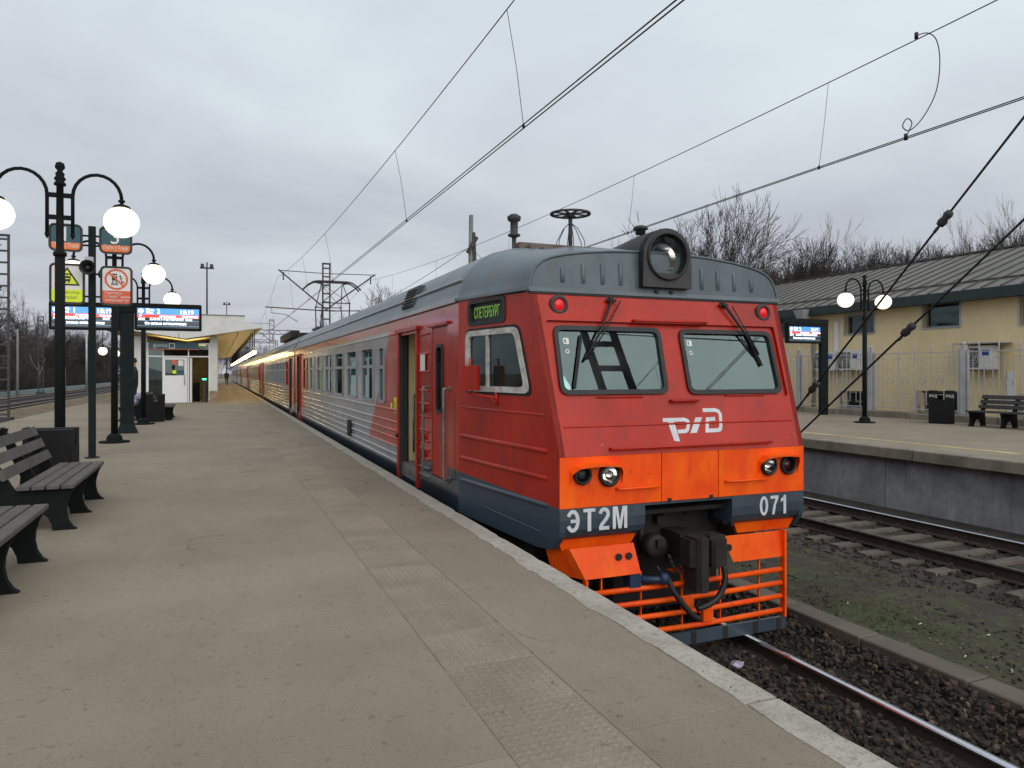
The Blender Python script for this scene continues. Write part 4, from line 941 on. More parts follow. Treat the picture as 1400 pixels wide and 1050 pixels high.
mb = MB(); mb.tube([bx(-.62, .05, -.47), bx(-.46, -.04, -.47), bx(-.38, -.09, -.46)], .038, 8); mb.lathe(bx(-.37, -.09, -.46), [(.03, -.05), (.055, -.03), (.055, .03), (.03, .06)], 10); mb.tube([bx(-.39, -.09, -.42), bx(-.45, -.10, -.33)], .008, 6); mb.box(C0 - .70, C0 - .58, Y0 - .02, Y0 + .1, -.54, -.41); mb.obj('brake_cock', m_blue, head)
# buffer plates, cow-catcher bars, apron
mb = MB(); mb.add([bx(-1.17, -.01, -.405), bx(-.575, -.01, -.405), bx(-.615, .06, -.125), bx(-1.30, .06, -.125), bx(-1.36, .30, -.405), bx(-1.44, .30, -.125), bx(-.575, .02, -.405), bx(-.615, .09, -.125)],
                  [(0, 1, 2, 3), (3, 5, 4, 0), (1, 6, 7, 2)])
bp = mb.obj('buffer_plate', m_orange, head)
mb = MB()
for x in (-.80, -.69): mb.lathe(bx(x, .012, -.235), [(.034, 0), (.034, .012)], 14, 'y')
mb.obj('bolt_hole', m_black, bp)
mb = MB(); mb.add([bx(.40, .03, -.145), bx(1.165, .03, -.145), bx(1.165, .0, -.41), bx(.52, .0, -.41), bx(1.165, .1, -.145), bx(1.165, .1, -.41)], [(0, 3, 2, 1), (1, 2, 5, 4)]); bp = mb.obj('buffer_plate', m_orange, head)
mb = MB(); mb.lathe(bx(.47, .002, -.26), [(.035, 0), (.035, .02)], 14, 'y'); mb.obj('bolt_hole', m_black, bp)
for z in (-.545, -.685, -.822, -.967):
    lo = .0 if z > -.6 else .02
    mb = MB(); mb.tube([bx(-1.14, .0, z), bx(-.25, 0, z - .01), bx(.1, 0, z - .01 - lo * .3), bx(1.13, .0, z + .004)], .026, 10); mb.obj('cowcatcher_bar', m_orange, head)
for x, zt in ((-1.165, -.41), (1.16, -.13)):
    mb = MB(); mb.box(C0 + x - .012, C0 + x + .012, Y0 - .035, Y0 + .03, -1.03, zt); mb.obj('cowcatcher_post', m_orange, head)
for x in (-.98, -.55, -.08, .38, .87):
    mb = MB(); mb.box(C0 + x - .006, C0 + x + .006, Y0 + .026, Y0 + .05, -1.03, -.40); mb.obj('cowcatcher_flat', m_orange, head)
for x, za, zb in ((-.05, -.69, -.80), (.18, -.82, -.95)):
    mb = MB(); mb.bbox(C0 + x - .06, C0 + x + .06, Y0 - .045, Y0 + .02, zb, za, .006); mb.obj('bar_bracket', m_orange, head)
mb = MB(); mb.add([bx(-.15, .05, -.46), bx(.12, .05, -.46), bx(.02, .02, -.40), bx(-.08, .02, -.40), bx(-.15, .2, -.46), bx(.12, .2, -.46)], [(0, 1, 2, 3), (0, 4, 5, 1)]); mb.obj('gusset', m_orange, head)
mb = MB(); mb.box(C0 - 1.17, C0 + 1.175, Y0 - .02, Y0 + .01, -1.155, -1.03); ap = mb.obj('apron', m_navy, head)
for x in (-.75, -.36, .02, .40, .78, 1.08):
    mb = MB(); mb.box(C0 + x - .03, C0 + x + .03, Y0 - .024, Y0 - .0205, -1.152, -1.035); mb.obj('mounting_slot', m_dark, ap)
# roof over the cab
FRP = []
for (x, z), zf in zip(ROOFP, [2.30, 2.31, 2.36, 2.45, 2.54, 2.60, 2.64, 2.67, 2.705, 2.735, 2.752, 2.757] + [2.752, 2.735, 2.705, 2.67, 2.64, 2.60, 2.54, 2.45, 2.36, 2.31, 2.30]): FRP.append((x * .868, zf))
def mixp(t): return [(a[0] * (1 - t) + b[0] * t, a[1] * (1 - t) + b[1] * t) for a, b in zip(FRP, ROOFP)]
secs = []
for t, ys in ((0, 6.40), (.16, 6.58), (.34, 6.85), (.54, 7.2), (.78, 7.6), (1, 7.949)): secs.append([(C0 + x, ys, z) for x, z in mixp(t)])
mb = MB(); loft(mb, secs); crf = mb.obj('cab_roof', m_roof, head, fix=False)
mb = MB(); mb.plate([(x, z) for x, z in FRP], [], ob_ := (lambda a, b, d: (C0 + a, 6.372 + d + (b - 2.3) * .06, b)), 0, .025); rp_ = mb.obj('roof_front_plate', m_roof, head)
mb = MB(); mb.tube([ob_(x, z, -.0) for x, z in FRP], .014, 6); mb.obj('edge_bead', m_roof, rp_)
for x, h in ((-1.16, .17), (-.93, .22), (-.71, .24), (-.50, .25), (.50, .25), (.71, .24), (.93, .22), (1.16, .17)):
    mb = MB(); rib(mb, ob_(x, 2.385, 0), ob_(x, 2.385 + h, 0), .024, (0, -1, 0)); mb.obj('stiffening_rib', m_roof, rp_)
mb = MB(); mb.add([bx(-1.53, .455, 2.29), bx(1.53, .455, 2.29), bx(1.53, .47, 2.335), bx(-1.53, .47, 2.335), bx(-1.53, .55, 2.29), bx(1.53, .55, 2.29), bx(1.53, .55, 2.335), bx(-1.53, .55, 2.335)], [(0, 1, 2, 3), (4, 7, 6, 5), (0, 4, 5, 1), (3, 2, 6, 7), (0, 3, 7, 4), (1, 5, 6, 2)]); mb.obj('rain_ledge', m_roof, rp_)
mb = MB(); mb.box(C0 - 1.51, C0 + 1.51, Y0 + .462, Y0 + .52, 2.268, 2.292); mb.obj('ledge_shadow', m_black, rp_)  # black strip painted as the shadow under the rain ledge
# roof headlamp
HC = (C0 + .015, 0, 2.708); hr_ = .292
prof = [(-.285, 2.385)] + [(HC[0] - C0 + hr_ * math.cos(R(a)), HC[2] + hr_ * math.sin(R(a))) for a in range(180, -1, -12)] + [(.315, 2.385)]
mb = MB(); n = len(prof); mb.ring([prof[0]] + prof[1:], [(HC[0] - C0 + .248 * math.cos(R(a)), HC[2] + .248 * math.sin(R(a))) for a in np.linspace(225, -45, n)], lambda a, b, d: (C0 + a, 6.30 + d, b), 0, .10)
secs = [[(C0 + x, y, z if z > 2.5 else z) for x, z in prof] for y in (6.30, 6.7)] + [[(C0 + x * .8, 7.3, 2.5 + (z - 2.5) * .92) for x, z in prof], [(C0 + x * .5, 7.9, 2.6 + (z - 2.6) * .6) for x, z in prof]]
loft(mb, secs); hb = mb.obj('roof_headlamp', m_lampbox, head)
c = (HC[0], 6.30, HC[2])
mb = MB(); mb.lathe(c, [(.250, -.004), (.250, -.02), (.230, -.024), (.224, .0), (.224, .3)], 32, 'y', caps=False); mb.lathe(c, [(.228, .30), (.01, .301)], 24, 'y', caps=False); mb.obj('lamp_rim', m_black, hb)
mb = MB(); mb.lathe((c[0] - .045, c[1], c[2] - .03), [(.165, .03), (.14, .09), (.10, .13), (.05, .155), (.005, .16)], 24, 'y', caps=False); mb.obj('reflector', m_refl, hb)
mb = MB(); mb.lathe(c, [(.232, .012), (.15, -.006), (.07, -.014), (.004, -.016)], 28, 'y', caps=False); mb.obj('lens', m_lensglass, hb)
mb = MB(); mb.lathe((C0 - .06, 6.70, 3.0), [(.05, 0), (.05, .05), (.085, .055), (.07, .085), (.02, .10)], 14); mb.obj('vent_cap', m_lampbox, hb)
for x in (-.08, .1):
    mb = MB(); mb.lathe((C0 + x, 6.36, 2.345), [(.02, -.02), (.02, .0)], 8, 'y'); mb.obj('washer_nozzle', m_black, rp_)
# roof-top fittings: disc aerial with wires, stub stack, cross boards
mb = MB(); ax_, ay_ = C0, 8.5
mb.tube([(ax_, ay_, 3.0), (ax_, ay_, 3.58)], .028, 8); mb.lathe((ax_, ay_, 3.575), [(.05, -.03), (.05, .03)], 10)
mb.ring(circ(0, 0, .27, 28), circ(0, 0, .225, 28), lambda a, b, d: (ax_ + a, ay_ + b, 3.585 + d), 0, .022)
for k in range(8): g = 2 * math.pi * k / 8; mb.beam((ax_ + .04 * math.cos(g), ay_ + .04 * math.sin(g), 3.597), (ax_ + .23 * math.cos(g), ay_ + .23 * math.sin(g), 3.597), .03, .016)
for k in range(6):
    g = R(60 * k + 15); q = [(ax_ + rr_ * math.cos(g), ay_ + rr_ * math.sin(g), zz) for rr_, zz in ((.03, 3.46), (.10, 3.40), (.19, 3.24), (.22, 3.0))]; mb.tube(q, .0055, 5)
mb.obj('roof_aerial', m_galvd, head)
mb = MB(); mb.tube([(C0, 10.45, 3.0), (C0, 10.45, 3.62)], .035, 10); mb.lathe((C0, 10.45, 3.62), [(.035, 0), (.10, .03), (.10, .05), (.06, .07), (.06, .25), (.10, .27), (.11, .33), (.05, .37)], 14); mb.obj('vent_stack', m_galvd, head)
for k, (yb_, zt_) in enumerate(((7.35, 2.90), (7.7, 2.98), (8.05, 3.07))):
    mb = MB(); mb.box(C0 - .92, C0 + .92, yb_, yb_ + .22, zt_ - .06, zt_ + .02); mb.obj('roof_board', m_rooftop, head)
mb = MB(); mb.box(C0 - .55, C0 - .30, 9.3, 9.9, 3.05, 3.14); mb.obj('junction_box', m_black, head)
# cab interior: bulkhead, desk, seats, ceiling, vest
mb = MB(); mb.box(C0 - 1.66, C0 + 1.66, 8.15, 8.2, .15, 2.45); mb.obj('cab_bulkhead', m_cabin, head)
mb = MB(); mb.box(C0 - 1.5, C0 + 1.5, 6.5, 8.15, 2.27, 2.29); mb.obj('cab_ceiling', m_cabin, head)
mb = MB(); mb.box(C0 - 1.4, C0 + 1.4, 6.02, 8.15, .12, .16); mb.obj('cab_floor', m_dark, head)
mb = MB(); mb.add([bx(-1.33, .20, 1.22), bx(1.33, .20, 1.22), bx(1.36, .65, 1.12), bx(-1.36, .65, 1.12), bx(-1.3, .2, .3), bx(1.3, .2, .3), bx(1.36, .65, .6), bx(-1.36, .65, .6)], [(0, 1, 2, 3), (0, 4, 5, 1), (3, 2, 6, 7), (4, 7, 6, 5)]); dk = mb.obj('control_desk', m_cabin, head)
mb = MB(); mb.add([bx(-1.1, .45, 1.13), bx(-.3, .45, 1.13), bx(-.3, .6, 1.32), bx(-1.1, .6, 1.32), bx(-.3, .68, 1.12), bx(-1.1, .68, 1.12)], [(0, 1, 2, 3), (3, 2, 4, 5)]); mb.obj('instrument_panel', m_lampbox, dk)
for xs in (-.7, .75):
    mb = MB(); mb.bbox(C0 + xs - .24, C0 + xs + .24, 7.25, 7.7, .6, .72, .04); mb.bbox(C0 + xs - .23, C0 + xs + .23, 7.66, 7.78, .7, 1.45, .04); mb.tube([(C0 + xs, 7.5, .16), (C0 + xs, 7.5, .6)], .06, 8); mb.obj('driver_seat', m_curtain, head)
mb = MB(); mb.lathe(bx(.36, .42, 1.20), [(.22, 0), (.21, .09), (.17, .16), (.09, .205), (.01, .215)], 14); mb.obj('folded_vest', m_hivis, head)
mb = MB(); mb.box(C0 - .45, C0 + .35, 8.12, 8.145, .2, 2.1); mb.obj('bulkhead_door', m_cream, head)
# bogies and underframe
def bogie(root, yc):
    mb = MB()
    for sx in (-1, 1):
        mb.box(C0 + sx * 1.0 - .06, C0 + sx * 1.0 + .06, yc - 1.6, yc + 1.6, -.85, -.62)
    mb.box(C0 - 1.0, C0 + 1.0, yc - .2, yc + .2, -.8, -.55); b = mb.obj('bogie', m_dark, root)
    for dy in (-1.25, 1.25):
        mb = MB()
        for sx in (-1, 1): mb.lathe((C0 + sx * .79, yc + dy, -.745), [(.475, -.06), (.475, .06)], 24, 'x'); mb.lathe((C0 + sx * .74, yc + dy, -.745), [(.50, -.02), (.50, .02)], 24, 'x')
        mb.tube([(C0 - .8, yc + dy, -.745), (C0 + .8, yc + dy, -.745)], .08, 10); mb.obj('wheelset', m_dark, b)
bogie(head, 9.0); bogie(head, 23.3)
mb = MB(); mb.box(C0 - 1.4, C0 + 1.4, 6.6, YE - .3, -.35, .05); mb.box(C0 - 1.2, C0 + 1.2, 12, 20.5, -.95, -.35); mb.obj('underframe', m_dark, head)
mb = MB(); mb.plate([(-1.72, -.1), (1.72, -.1), (1.74, 2.33), (1.3, 2.88), (0, 3.0), (-1.3, 2.88), (-1.74, 2.33)], [[(-.5, .1), (.5, .1), (.5, 2.1), (-.5, 2.1)]], lambda a, b, d: (C0 + a, YE + d, b), 0, .04); mb.obj('end_wall', m_curtain, head)
mb = MB(); mb.ring([(-.62, .02), (.62, .02), (.62, 2.2), (-.62, 2.2)], [(-.5, .1), (.5, .1), (.5, 2.1), (-.5, 2.1)], lambda a, b, d: (C0 + a, YE + .04 + d, b), 0, .36); mb.obj('gangway', m_black, head)

# following cars: one built, others copied
P1 = 27.15; LC = 21.0; PITCH = 21.4
mid = thing('train_car', (C0, P1, ZR), 'second train car under the raised pantograph, coupled behind the leading car', 'train car', CAR_LABELS)
paint2 = paint_mat('following car livery', (2.45, .30), (LC - 2.45, -.30), .37); paint2.node_tree.nodes['Principled BSDF'].inputs['Metallic'].default_value = .55  # same livery made more metallic, darkening it like shade under the canopy
w2 = [(P1 + 3.9 + 1.68 * k, P1 + 5.0 + 1.68 * k) for k in range(8)]; d2 = [(P1 + .95, P1 + 1.9), (P1 + LC - 1.9, P1 + LC - .95)]
holes = [rr(a + .02, b - .02, 1.02, 1.95, .05, 3) for a, b in w2] + [rr(P1 + 2.55, P1 + 3.25, 1.02, 1.95, .04, 3)] + [[(a, -.02), (b, -.02), (b, 2.06), (a, 2.06)] for a, b in d2]
body_common(mid, P1, P1 + LC, holes, w2, paint2, [(a - .08, b + .12) for a, b in d2], P1 + .05, P1 + .02)
for i, (a, b) in enumerate(w2): side_window(mid, a, b, blind_or_sheen=(0, .9, .5, 0, .9, .9, 0, .6)[i])
side_window(mid, P1 + 2.53, P1 + 3.27, 1.0, 1.97, 1.62, m_red)
for a, b in d2:
    vestibule(mid, a, b); X = C0 - HW
    mb = MB(); mb.box(X - .008, X + .01, b, b + .08, -.08, 2.10); mb.box(X - .008, X + .01, a - .06, a, -.08, 2.10); mb.box(X - .03, X + .01, a - .1, b + .1, 2.10, 2.14); mb.obj('door_frame', m_red, mid)
    mb = MB(); mb.box(X - .004, X + .12, b - .03, b - .001, -.02, 2.06); mb.obj('jamb_shade', m_curtain, mid)  # dark cover on the jamb standing in for doorway shade
for e, s in ((P1, -1), (P1 + LC, 1)):
    mb = MB(); mb.plate([(-1.72, -.1), (1.72, -.1), (1.74, 2.33), (1.3, 2.88), (0, 3.0), (-1.3, 2.88), (-1.74, 2.33)], [[(-.5, .1), (.5, .1), (.5, 2.1), (-.5, 2.1)]], lambda a, b, d: (C0 + a, e + s * d, b), 0, -.04); mb.obj('end_wall', m_curtain, mid)
mb = MB(); mb.box(C0 - 1.2, C0 + 1.2, P1 + 1, P1 + LC - 1, -.95, .05); mb.obj('underframe', m_dark, mid)
others = []
for k, nm in enumerate(('third', 'fourth', 'fifth', 'sixth', 'farthest visible')):
    c = copy_tree(mid); c.location = (C0, P1 + PITCH * (k + 1), ZR); others.append(c)
    c['label'] = f'{nm} train car from the driver\'s cab, lit yellow by canopy lamps'
# pantograph and equipment shroud on the second car
mb = MB()
yp = 29.9
for sy in (-.75, .75):
    for sx in (-.6, .6): mb.lathe((C0 + sx, yp + sy, 3.05), [(.07, 0), (.09, .04), (.05, .08), (.09, .12), (.05, .16), (.08, .22)], 10)
mb.box(C0 - .68, C0 - .60, yp - .9, yp + .9, 3.26, 3.33); mb.box(C0 + .60, C0 + .68, yp - .9, yp + .9, 3.26, 3.33); mb.box(C0 - .7, C0 + .7, yp - .85, yp - .77, 3.26, 3.33); mb.box(C0 - .7, C0 + .7, yp + .77, yp + .85, 3.26, 3.33)
pg = mb.obj('pantograph', m_lampbox, mid)
mb = MB(); kz = 4.25
for sx in (-.55, .55):
    for sy in (-.7, .7):
        mb.tube([(C0 + sx, yp + sy, 3.32), (C0 + sx * .95, yp + sy * 1.55, kz)], .024, 6); mb.tube([(C0 + sx * .95, yp + sy * 1.55, kz), (C0 + sx * .75, yp + sy * .12, 5.12)], .018, 6)
for sy in (-1.08, 1.08): mb.tube([(C0 - .56, yp + sy, kz), (C0 + .56, yp + sy, kz)], .022, 6); mb.tube([(C0 - .52, yp + sy, kz), (C0 + .42, yp + sy * .1, 5.1)], .01, 5); mb.tube([(C0 + .52, yp + sy, kz), (C0 - .42, yp + sy * .1, 5.1)], .01, 5)
mb.obj('pantograph_arms', m_galvd, pg)
for sy in (-.22, .22):
    mb = MB(); mb.tube([(C0 - 1.12, yp + sy, 4.88), (C0 - .98, yp + sy, 5.03), (C0 - .75, yp + sy, 5.17), (C0 - .55, yp + sy, 5.20), (C0 + .55, yp + sy, 5.20), (C0 + .75, yp + sy, 5.17), (C0 + .98, yp + sy, 5.03), (C0 + 1.12, yp + sy, 4.88)], .032, 8); mb.beam((C0 - .6, yp + sy, 5.16), (C0 - .4, yp, 5.10), .03); mb.beam((C0 + .6, yp + sy, 5.16), (C0 + .4, yp, 5.10), .03); mb.obj('collector_head', m_galvd, pg)
mb = MB(); mb.box(C0 - 1.0, C0 + 1.0, 33.2, 40.5, 3.05, 3.30); mb.box(C0 - 1.25, C0 - .9, 33.6, 40.0, 3.1, 3.42); mb.obj('equipment_shroud', m_dark, mid)

# ---------------------------------------------------------------- platform furniture
def make_lamp(loc, label, group='globe lamps on dark posts', sc_=1.0):
    x, y, z = loc; t = thing('street_lamp', loc, label, 'lamp', group)
    mb = MB(); mb.lathe(loc, [(.30, 0), (.30, .035), (.16, .04), (.16, .06), (.15, .13), (.11, .17), (.085, .20)], 20); mb.obj('base', m_iron, t)
    mb = MB(); mb.lathe(loc, [(.068, .18), (.064, 3.15)], 14); mb.lathe(loc, [(.085, 3.14), (.085, 3.19), (.05, 3.21), (.045, 4.12), (.075, 4.13), (.075, 4.16), (.05, 4.18), (.075, 4.22), (.05, 4.26), (.06, 4.29), (.03, 4.33), (.065, 4.38), (.05, 4.44), (.01, 4.46)], 14); mb.obj('post', m_iron, t)
    for s in (-1, 1):
        mb = MB(); pts = [(x + s * .155, y, z + 3.46), (x + s * .155, y, z + 3.99)]
        for k in range(1, 13):
            g = math.pi * k / 12; pts.append((x + s * (.155 + .305 * (1 - math.cos(g))), y, z + 3.99 + .33 * math.sin(g)))
        pts[-1] = (x + s * .765, y, z + 4.0)
        mb.tube(pts, .024, 8); mb.lathe((x + s * .155, y, z + 3.44), [(.006, -.06), (.03, -.01), (.03, .02)], 8)
        mb.beam((x, y, z + 3.99), (x + s * .155, y, z + 3.99), .05, .06); mb.beam((x, y, z + 3.68), (x + s * .155, y, z + 3.68), .05, .06)
        mb.lathe((x + s * .765, y, z + 3.90), [(.02, .10), (.045, .085), (.045, .06), (.02, .05), (.03, .03), (.10, .005), (.12, -.02)], 12); mb.obj('arm', m_iron, t)
        mb = MB(); mb.sphere((x + s * .765, y, z + 3.67), .235, 16, sz=.94); mb.obj('globe', m_globe, t)
    return t
make_lamp((-2.05, 11.74, 0), 'nearest double-globe street lamp at the left, behind the benches')
make_lamp((-2.07, 17.65, 0), 'double-globe street lamp just behind the track number signs')
make_lamp((-2.02, 23.6, 0), 'double-globe street lamp beside the two-sided bench near the pavilion')
make_lamp((18.06, 16.1, 0), 'double-globe street lamp on the far right platform')
# smaller globe lamps beyond, along the left edge line
for (x, y), lb in (((-5.1, 39.3), 'lit globe lamp hanging low left of the pavilion, nearest of three'), ((-5.1, 44.0), 'lit globe lamp left of the pavilion, middle of three'), ((-5.1, 48.6), 'lit globe lamp left of the pavilion, farthest of three')):
    t = thing('pendant_lamp', (x, y, 2.6), lb, 'lamp', 'pendant globe lamps left of the pavilion')
    mb = MB(); mb.tube([(x, y, 2.76), (x, y, 3.78)], .02, 6); mb.lathe((x, y, 2.72), [(.1, 0), (.05, .06)], 10); mb.obj('rod', m_iron, t)
    mb = MB(); mb.sphere((x, y, 2.55), .20, 12); mb.obj('globe', m_globe, t)

def panel_sign(root, x0, x1, z0, z1, y, face, name, r=.06):
    mb = MB(); mb.ring(rr(x0, x1, z0, z1, r), rr(x0 + .022, x1 - .022, z0 + .022, z1 - .022, r * .7), FY(y), 0, .06); mb.plate(rr(x0 + .01, x1 - .01, z0 + .01, z1 - .01, r * .8), [], FY(y), .03, .055); s = mb.obj(name, m_lampbox, root)
    return s
SP = (-2.06, 14.6)
t = thing('sign_post', (*SP, 0), 'slim dark green post carrying track number and warning signs', 'sign post')
mb = MB(); mb.box(SP[0] - .055, SP[0] + .055, SP[1] - .04, SP[1] + .04, 0, 4.09); mb.obj('post', m_irong, t)
mb = MB(); mb.lathe((*SP, 0), [(.12, 0), (.12, .015), (.07, .02)], 12); mb.obj('base', m_irong, t)
for z in (3.92, 3.75, 3.25, 2.85):
    mb = MB(); mb.beam((SP[0] - .2, SP[1] - .0, z), (SP[0] + .16, SP[1], z), .03, .03); mb.obj('bracket', m_iron, t)
SY = SP[1] - .07
for x0, x1, num in ((-2.71, -2.20, '1'), (-1.945, -1.425, '3')):
    s = panel_sign(t, x0, x1, 3.62, 4.10, SY, None, 'track_sign', .09)
    lw = rr(x0 + .035, x1 - .035, 3.655, 4.065, .06)
    up = [p for p in lw if p[1] > 3.775]; dn = [p for p in lw if p[1] < 3.775]
    mb = MB(); mb.plate([(x0 + .035, 3.775), (x1 - .035, 3.775)] + [p for p in lw if p[1] > 3.78], [], FY(SY), .018, .029); mb.obj('face', m_teal, s)
    dn2 = sorted([p for p in lw if p[1] < 3.77], key=lambda p: p[0])
    mb = MB(); mb.plate(dn2 + [(x1 - .035, 3.775), (x0 + .035, 3.775)], [], FY(SY), .018, .029); mb.obj('face', m_signor, s)
    text(num, .36, 'numeral', m_signwh, s, ((x0 + x1) / 2 - .01, SY + .016, 3.80), center=True)
    text('Путь | Track', .105, 'lettering', m_signwh, s, ((x0 + x1) / 2, SY + .016, 3.695), center=True, sx=.68)
s = panel_sign(t, -2.70, -2.165, 2.70, 3.41, SY, None, 'warning_sign', .08)
mb = MB(); mb.plate(rr(-2.665, -2.2, 2.735, 3.375, .05), [], FY(SY), .018, .029); mb.obj('face', m_signwh, s)
mb = MB(); mb.plate([(-2.665, 2.955), (-2.2, 2.955), (-2.2, 2.77), (-2.22, 2.74), (-2.64, 2.74), (-2.665, 2.77)], [], FY(SY), .012, .018); mb.obj('face', m_signye, s)
mb = MB(); mb.plate(rpoly([(-2.63, 3.03), (-2.235, 3.03), (-2.432, 3.35)], .02), [], FY(SY), .012, .018); mb.obj('triangle', m_ink, s)
mb = MB(); mb.plate([(-2.585, 3.055), (-2.28, 3.055), (-2.432, 3.30)], [], FY(SY), .007, .012); mb.obj('triangle', m_signye, s)
mb = MB(); mb.plate(rr(-2.485, -2.38, 3.10, 3.235, .015), [rr(-2.475, -2.437, 3.185, 3.215, .004, 1), rr(-2.428, -2.39, 3.185, 3.215, .004, 1), rr(-2.47, -2.395, 3.135, 3.155, .004, 1)], FY(SY), .003, .007); mb.box(-2.47, -2.45, SY + .003, SY + .007, 3.075, 3.10); mb.box(-2.415, -2.395, SY + .003, SY + .007, 3.075, 3.10); mb.obj('pictogram', m_ink, s)
text('Берегись', .075, 'lettering', m_olive, s, (-2.43, SY + .009, 2.885), center=True, sx=1.1); text('поезда!', .075, 'lettering', m_olive, s, (-2.43, SY + .009, 2.80), center=True, sx=1.1)
s = panel_sign(t, -1.93, -1.42, 2.70, 3.40, SY, None, 'prohibition_sign', .08)
mb = MB(); mb.plate(rr(-1.895, -1.455, 2.735, 3.365, .05), [], FY(SY), .018, .029); mb.obj('face', m_signwh, s)
mb = MB(); mb.plate([(-1.895, 2.965), (-1.455, 2.965), (-1.455, 2.77), (-1.475, 2.74), (-1.875, 2.74), (-1.895, 2.77)], [], FY(SY), .012, .018); mb.obj('face', m_signre, s)
mb = MB(); mb.ring(circ(-1.675, 3.17, .185, 28), circ(-1.675, 3.17, .155, 28), FY(SY), .010, .018); stroke2d(mb, [(-1.79, 3.285), (-1.56, 3.055)], .03, FY(SY), .008, .018); mb.obj('ban_ring', m_signre, s)
mb = MB(); mb.plate(rr(-1.745, -1.665, 3.15, 3.27, .015), [rr(-1.737, -1.71, 3.22, 3.25, .004, 1), rr(-1.70, -1.673, 3.22, 3.25, .004, 1)], FY(SY), .013, .018)
for a, b in (((-1.725, 3.15), (-1.755, 3.065)), ((-1.685, 3.15), (-1.655, 3.065)), ((-1.74, 3.10), (-1.67, 3.10)), ((-1.75, 3.075), (-1.66, 3.075)), ((-1.615, 3.20), (-1.59, 3.14)), ((-1.59, 3.14), (-1.555, 3.115)), ((-1.59, 3.14), (-1.60, 3.10)), ((-1.615, 3.18), (-1.575, 3.20)), ((-1.58, 3.11), (-1.545, 3.11))): stroke2d(mb, [a, b], .011, FY(SY), .013, .018)
mb.plate(circ(-1.615, 3.225, .016, 10), [], FY(SY), .013, .018); mb.obj('pictogram', m_ink, s)
for k, w in enumerate(('Прыгать', 'с платформы', 'запрещено!')): text(w, .064, 'lettering', m_signwh, s, (-1.86, SY + .009, 2.90 - .062 * k), sx=1.05)
# horn loudspeakers on the post
t = thing('loudspeaker', (SP[0], SP[1] - .1, 3.3), 'black horn loudspeaker clamped to the sign post', 'loudspeaker')
c = (SP[0] - .03, SP[1] - .30, 3.33)
mb = MB(); mb.lathe(c, [(.055, .26), (.06, .20), (.07, .12), (.115, .03), (.13, 0), (.118, .005), (.06, .1), (.03, .12)], 22, 'y'); mb.lathe(c, [(.03, .02), (.035, .12)], 10, 'y'); mb.obj('horn', m_black, t)
mb = MB(); mb.box(c[0] - .06, c[0] + .07, c[1] + .12, c[1] + .24, 3.44, 3.53); mb.beam((c[0], c[1] + .18, 3.34), (c[0], c[1] + .18, 3.46), .03); mb.obj('driver_unit', m_zinc, t)
c = (SP[0] + .17, SP[1] + .1, 3.28); mb = MB(); mb.lathe(c, [(.10, .12), (.11, .1), (.06, .02), (.05, -.1)], 16, 'y'); mb.obj('horn', m_black, t)

# departure displays on a wide post
DP = (-2.1, 20.3)
def display(root, x0, x1, z0, z1, y, rows, sgn=1):
    mb = MB(); mb.plate(rr(x0, x1, z0, z1, .03, 2), [], FY(y), 0, .16); b = mb.obj('display_case', m_iron, root)
    a0, a1, b0, b1 = x0 + .06, x1 - .06, z0 + .06, z1 - .12; W = a1 - a0; Hh = b1 - b0
    q = lambda u0, u1, v0, v1, d, m, nm: MB().plate([(a0 + u0 * W, b0 + v0 * Hh), (a0 + u1 * W, b0 + v0 * Hh), (a0 + u1 * W, b0 + v1 * Hh), (a0 + u0 * W, b0 + v1 * Hh)], [], FY(y), -d, -d + .003).obj(nm, m, b)
    q(0, 1, 0, .52, .004, m_scr, 'screen'); q(0, 1, .68, 1, .004, m_scrb, 'screen_band'); q(0, 1, .52, .68, .004, m_scrr, 'screen_band'); q(0, 1, .36, .375, .006, m_scrl, 'screen_line'); q(0, 1, .1, .115, .006, m_scrl, 'screen_line')
    MB().plate(circ(a0 + .06 * W, b0 + .85 * Hh, .10 * Hh * 1.2, 14), [], FY(y), -.007, -.004).obj('screen_icon', m_scrw, b)
    tx = lambda s, u, v, sz, cx=False, sx=1.0: text(s, sz * Hh, 'screen_text', m_scrw, b, (a0 + u * W, y - .008, b0 + v * Hh), bold=.003, center=cx, sx=sx)
    tx('Путь', .14, .85, .17); tx('Track', .14, .72, .14); tx(rows[0], .31, .73, .34); tx('18:19', .68, .73, .30)
    tx('№', .03, .56, .13); tx('Назначение', .35, .56, .13); tx('Отправление', .72, .56, .13, sx=.9)
    tx(rows[1], .02, .40, .15); tx(rows[2], .2, .40, .17); tx(rows[3], .77, .40, .15); tx('Со всеми остановками', .12, .18, .17)
    return b
t = thing('display_post', (*DP, 0), 'wide dark post holding the two platform departure displays', 'display post')
mb = MB(); mb.box(DP[0] - .15, DP[0] + .15, DP[1] - .07, DP[1] + .07, .1, 3.24); mb.obj('post', m_irong, t)
mb = MB(); mb.add([(DP[0] - .24, DP[1] - .16, 0), (DP[0] + .24, DP[1] - .16, 0), (DP[0] + .24, DP[1] + .16, 0), (DP[0] - .24, DP[1] + .16, 0), (DP[0] - .15, DP[1] - .075, .22), (DP[0] + .15, DP[1] - .075, .22), (DP[0] + .15, DP[1] + .075, .22), (DP[0] - .15, DP[1] + .075, .22)], [(0, 3, 2, 1), (4, 5, 6, 7), (0, 1, 5, 4), (1, 2, 6, 5), (2, 3, 7, 6), (3, 0, 4, 7)]); mb.obj('base', m_irong, t)
mb = MB(); mb.box(DP[0] - .35, DP[0] + .35, DP[1] - .09, DP[1] + .09, 3.02, 3.255); mb.obj('crosshead', m_iron, t)
display(t, -1.93, -.39, 2.575, 3.25, DP[1] - .1, ('3', '6562', 'САНКТ-ПЕТЕРБУРГ', '18:32'))
